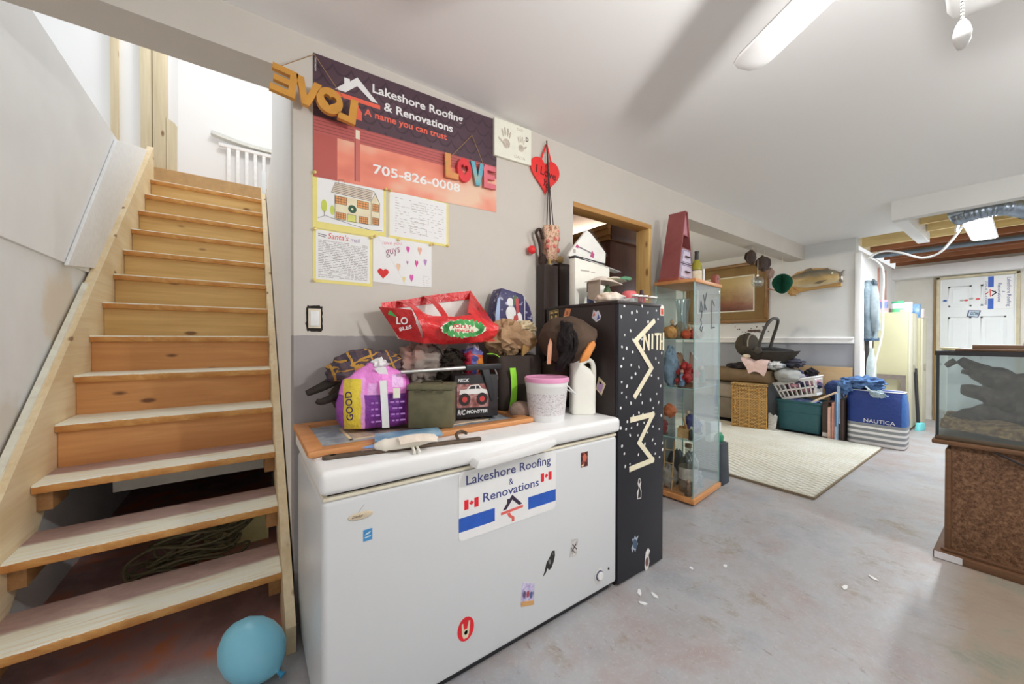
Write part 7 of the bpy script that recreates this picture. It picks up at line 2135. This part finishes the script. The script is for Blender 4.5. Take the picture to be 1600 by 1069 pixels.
for k, ang in enumerate((61, 1, 121, 181, 241, 301)):
    Mb = FA @ Matrix.Rotation(math.radians(ang), 4, 'Z') @ Matrix.Translation((0, 0, 2.2)) @ Matrix.Rotation(math.radians(7), 4, 'X')
    blp = [(.15, -.045), (.20, -.052), (.55, -.060), (.592, -.050), (.608, -.022), (.608, .022), (.592, .050), (.55, .060), (.20, .052), (.15, .045)]
    bd_ = obj('fan_blade', MB().prism(blp, -.004, .004, Mb), M_FW, cf, bevel=.002)
    obj('blade_iron', MB().prism([(.09, -.018), (.19, -.035), (.24, 0), (.19, .035), (.09, .018)], .004, .010, Mb), M_FW, bd_)
chn = MB()
for k in range(26):
    z = 2.045 - .0068 * k
    chn.blob((1.19 + .0004 * k, .085, z), .0030, 0, 0, 1, 8, 5)
pcx = obj('pull_chain', chn, P(216, 214, 208, .3, .4), cf, smooth=60)
obj('chain_pull', MB().lathe([(.0001, 1.808), (.007, 1.812), (.0125, 1.828), (.0135, 1.842), (.010, 1.858), (.005, 1.868), (.0001, 1.87)], 18, Matrix.Translation((1.198, .085, 0))), P(226, 222, 216, .3), pcx, smooth=60)

# ================================================================== AQUARIUM ON ITS STAND
ast = thing('aquarium_stand', 'brown particleboard aquarium stand on the concrete floor', 'cabinet', (3.35, -.35, 0))
t_ = NT('particleboard', .55, 0, .3)
t_.color(t_.ramp(t_.noise((60, 60, 60), 5, .8), [(.35, C(74, 50, 36)), (.5, C(112, 82, 60)), (.68, C(150, 116, 88))]))
t_.bump(t_.noise((60, 60, 60), 4), .2, .004)
M_PB2 = t_.m
M_BRN = wood('stand_trim', C(116, 84, 60), C(76, 50, 34), 'y', .4)
YB = -1.05
obj('stand_panel', MB().box((3.160, YB, .055), (3.56, .248, .635)), M_PB2, ast, bevel=.002)
obj('corner_post', MB().box((3.150, .243, .055), (3.56, .268, .610)), M_BRN, ast, bevel=.008)
obj('stand_plinth', MB().box((3.112, YB, 0), (3.58, .305, .042)), M_BRN, ast, bevel=.006)
obj('plinth_step', MB().box((3.140, YB, .042), (3.57, .280, .058)), M_BRN, ast, bevel=.004)
obj('top_board', MB().box((3.115, YB, .636), (3.58, .315, .660)), M_BRN, ast, bevel=.006)
obj('plinth_paint', MB().box((3.1105, .20, .004), (3.1125, .30, .040)), P(206, 204, 206, .6), ast)
aq = thing('aquarium', 'glass aquarium with black rims holding dark driftwood', 'aquarium', (3.34, -.35, .661))
AX0, AX1, AY0, AY1, AZ0, AZ1 = 3.132, 3.545, YB + .01, .300, .661, 1.152
RIM = P(36, 34, 36, .35)
obj('bottom_rim', MB().box((AX0 - .004, AY0, AZ0), (AX1 + .004, AY1 + .004, AZ0 + .022)), P(84, 70, 54, .45), aq, bevel=.003)
tr = MB()
for a_, b_ in (((AX0 - .006, AY0, AZ1 - .025), (AX0 + .012, AY1 + .006, AZ1)), ((AX1 - .012, AY0, AZ1 - .025), (AX1 + .006, AY1 + .006, AZ1)), ((AX0 + .012, AY1 - .012, AZ1 - .025), (AX1 - .012, AY1 + .006, AZ1)), ((AX0 + .012, AY0, AZ1 - .025), (AX1 - .012, AY0 + .018, AZ1))):
    tr.box(a_, b_)
obj('top_rim', tr, RIM, aq)
AG = glass('tank_glass', (.95, .985, .98, 1), .12, .02, .05, (.7, .76, .76, 1))
for a_, b_ in (((AX0, AY0, AZ0 + .022), (AX0 + .006, AY1, AZ1 - .025)), ((AX0 + .006, AY1 - .006, AZ0 + .022), (AX1, AY1, AZ1 - .025))):
    obj('glass_pane', MB().box(a_, b_), AG, aq)
mt = bpy.data.materials.new('tank_back_glare')  # pale diffuse mix paints reflected haze into the back pane
mt.use_nodes = True
n_, l_ = mt.node_tree.nodes, mt.node_tree.links
bs = n_['Principled BSDF']
bs.inputs['Base Color'].default_value = C(206, 216, 216)
bs.inputs['Roughness'].default_value = .4
tx = n_.new('ShaderNodeBsdfTransparent')
tx.inputs[0].default_value = (.96, .99, 1, 1)
mx = n_.new('ShaderNodeMixShader')
mx.inputs[0].default_value = .5
l_.new(tx.outputs[0], mx.inputs[1])
l_.new(bs.outputs[0], mx.inputs[2])
l_.new(mx.outputs[0], n_['Material Output'].inputs[0])
obj('back_pane', MB().box((AX1 - .006, AY0, AZ0 + .022), (AX1, AY1 - .006, AZ1 - .025)), mt, aq, label='back glass pane with pale reflected haze put into its colour')
obj('corner_seal', MB().box((AX0 - .002, AY1 - .010, AZ0 + .02), (AX0 + .010, AY1 + .002, AZ1 - .02)), P(40, 48, 48, .4), aq)
gv = MB().sheet(16, 26, lambda u, v: (AX0 + .010 + (AX1 - AX0 - .02) * u, AY1 - .012 - (AY1 - AY0 - .03) * v, AZ0 + .045 + .055 * max(0, .25 - v) * 1.5 + .03 * noise.noise(Vector((u * 4, v * 9, 1))) + .012 * noise.noise(Vector((u * 20, v * 40, 4)))), .05)
obj('gravel', gv, shades('gravel_mix', [C(60, 44, 34), C(110, 86, 62), C(150, 130, 84)], 50, .9, 5, .5), aq, kind='stuff', smooth=40)
dw = thing('driftwood', 'dark branching driftwood inside the aquarium', 'driftwood', (3.34, -.1, .70))
wd = MB()


def limb(pts, r0, r1, k=6):
    p = smooth_path(pts, k)
    n = len(p)
    p = [q + Vector((0, noise.noise(q * 14) * .010, noise.noise(q * 17 + Vector((3, 1, 2))) * .010)) for q in p]
    wd.tube(p, [(r0 + (r1 - r0) * i / (n - 1)) * (1 + .25 * noise.noise(p[i] * 22)) for i in range(n)], 12)


limb([(3.35, -.02, .78), (3.345, .04, .92), (3.34, .09, .995), (3.33, .15, 1.03), (3.32, .19, 1.062), (3.31, .228, 1.098)], .10, .018)
limb([(3.34, .06, .97), (3.335, -.02, 1.015), (3.33, -.12, 1.03), (3.31, -.4, 1.05)], .05, .014)
limb([(3.33, .13, 1.02), (3.32, .18, 1.028), (3.31, .226, 1.032)], .018, .012)
limb([(3.345, .0, .84), (3.335, .10, .90), (3.32, .16, .915), (3.31, .222, .925)], .085, .024)
limb([(3.36, -.1, .76), (3.34, .08, .80), (3.32, .19, .775), (3.31, .262, .748)], .11, .022)
limb([(3.36, .03, .84), (3.36, -.2, .86), (3.36, -.6, .82)], .13, .06)
limb([(3.33, .284, 1.063), (3.33, .262, 1.08), (3.33, .245, 1.09)], .013, .017)  # solid stub standing in for a limb's reflection in the side glass
obj('branches', wd, shades('wet_wood', [C(40, 34, 34), C(66, 56, 54), C(96, 84, 78)], 22, .7, 5, .5), dw, smooth=70)
# on the aquarium
obj('tank_lid', MB().box((3.15, -.95, AZ1 + .001), (3.53, .235, AZ1 + .012)).box((3.20, -.9, AZ1 + .012), (3.50, .18, AZ1 + .034)), P(104, 80, 60, .5, 0, .1), label='flat brown lid board lying on the aquarium rim', cat='lid', bevel=.002)
obj('cream_dish', MB().lathe([(.0001, AZ1 + .001), (.035, AZ1 + .001), (.04, AZ1 + .014), (.0001, AZ1 + .018)], 20, Matrix.Translation((3.40, .275, 0))), P(216, 206, 160, .5), label='small cream dish on the aquarium back corner', cat='dish', smooth=40)
obj('lamp_shade', MB().loft([(AZ1 + .035, .07, .07), (AZ1 + .08, .055, .055), (AZ1 + .12, .03, .03)], 24, 2, Matrix.Translation((3.28, -.05, 0))), P(206, 184, 146, .7), label='small beige shade standing on the aquarium lid', cat='lamp shade', smooth=40)
bxx = thing('tea_box', 'purple and yellow box at the right edge on the aquarium lid', 'box', (3.30, -.16, AZ1 + .035))
obj('box_body', MB().box((3.22, -.24, AZ1 + .035), (3.36, -.035 - .055, AZ1 + .155)), P(84, 50, 66, .4), bxx, bevel=.002)
obj('yellow_band', MB().box((3.2185, -.235, AZ1 + .05), (3.221, -.095, AZ1 + .095)), P(216, 206, 90, .4), bxx)
obj('power_cord', MB().tube(smooth_path([(3.125, .10, .634), (3.118, .03, .60), (3.14, -.08, .54), (3.145, -.2, .50), (3.14, -.35, .52)]), .006, 6), P(40, 34, 32), label='black power cord hanging over the front of the aquarium stand', cat='cord', smooth=60)

# ================================================================== SCRAPS ON THE FLOOR
for i, (x, y, L, a_, lbx) in enumerate(((1.52, 1.075, .05, .6, 'white paper scrap nearest the foot of the black cabinet'), (1.47, 1.02, .04, 2.0, 'curled white scrap between the freezer corner and the cabinet'), (1.56, 1.02, .045, 1.2, 'white sliver just right of the curled scrap by the cabinet'), (1.905, 1.03, .025, .4, 'small white chip on the bare floor right of the cabinet'), (2.07, .935, .035, .1, 'white chip on the floor below the display case'), (2.37, .515, .05, -.1, 'white scrap in the middle of the open floor'), (2.58, .452, .05, .9, 'thin white sliver on the open floor toward the aquarium'))):
    s = [(-L / 2, -.006), (-.1 * L, -.010), (L / 2, -.003), (L * .4, .007), (-.2 * L, .009)]
    obj('paper_scrap', MB().prism(s, .0008, .004, rotz(a_, (x, y, 0))), P(236, 234, 232, .7), label=lbx, cat='scrap', group='paper scraps on the floor')
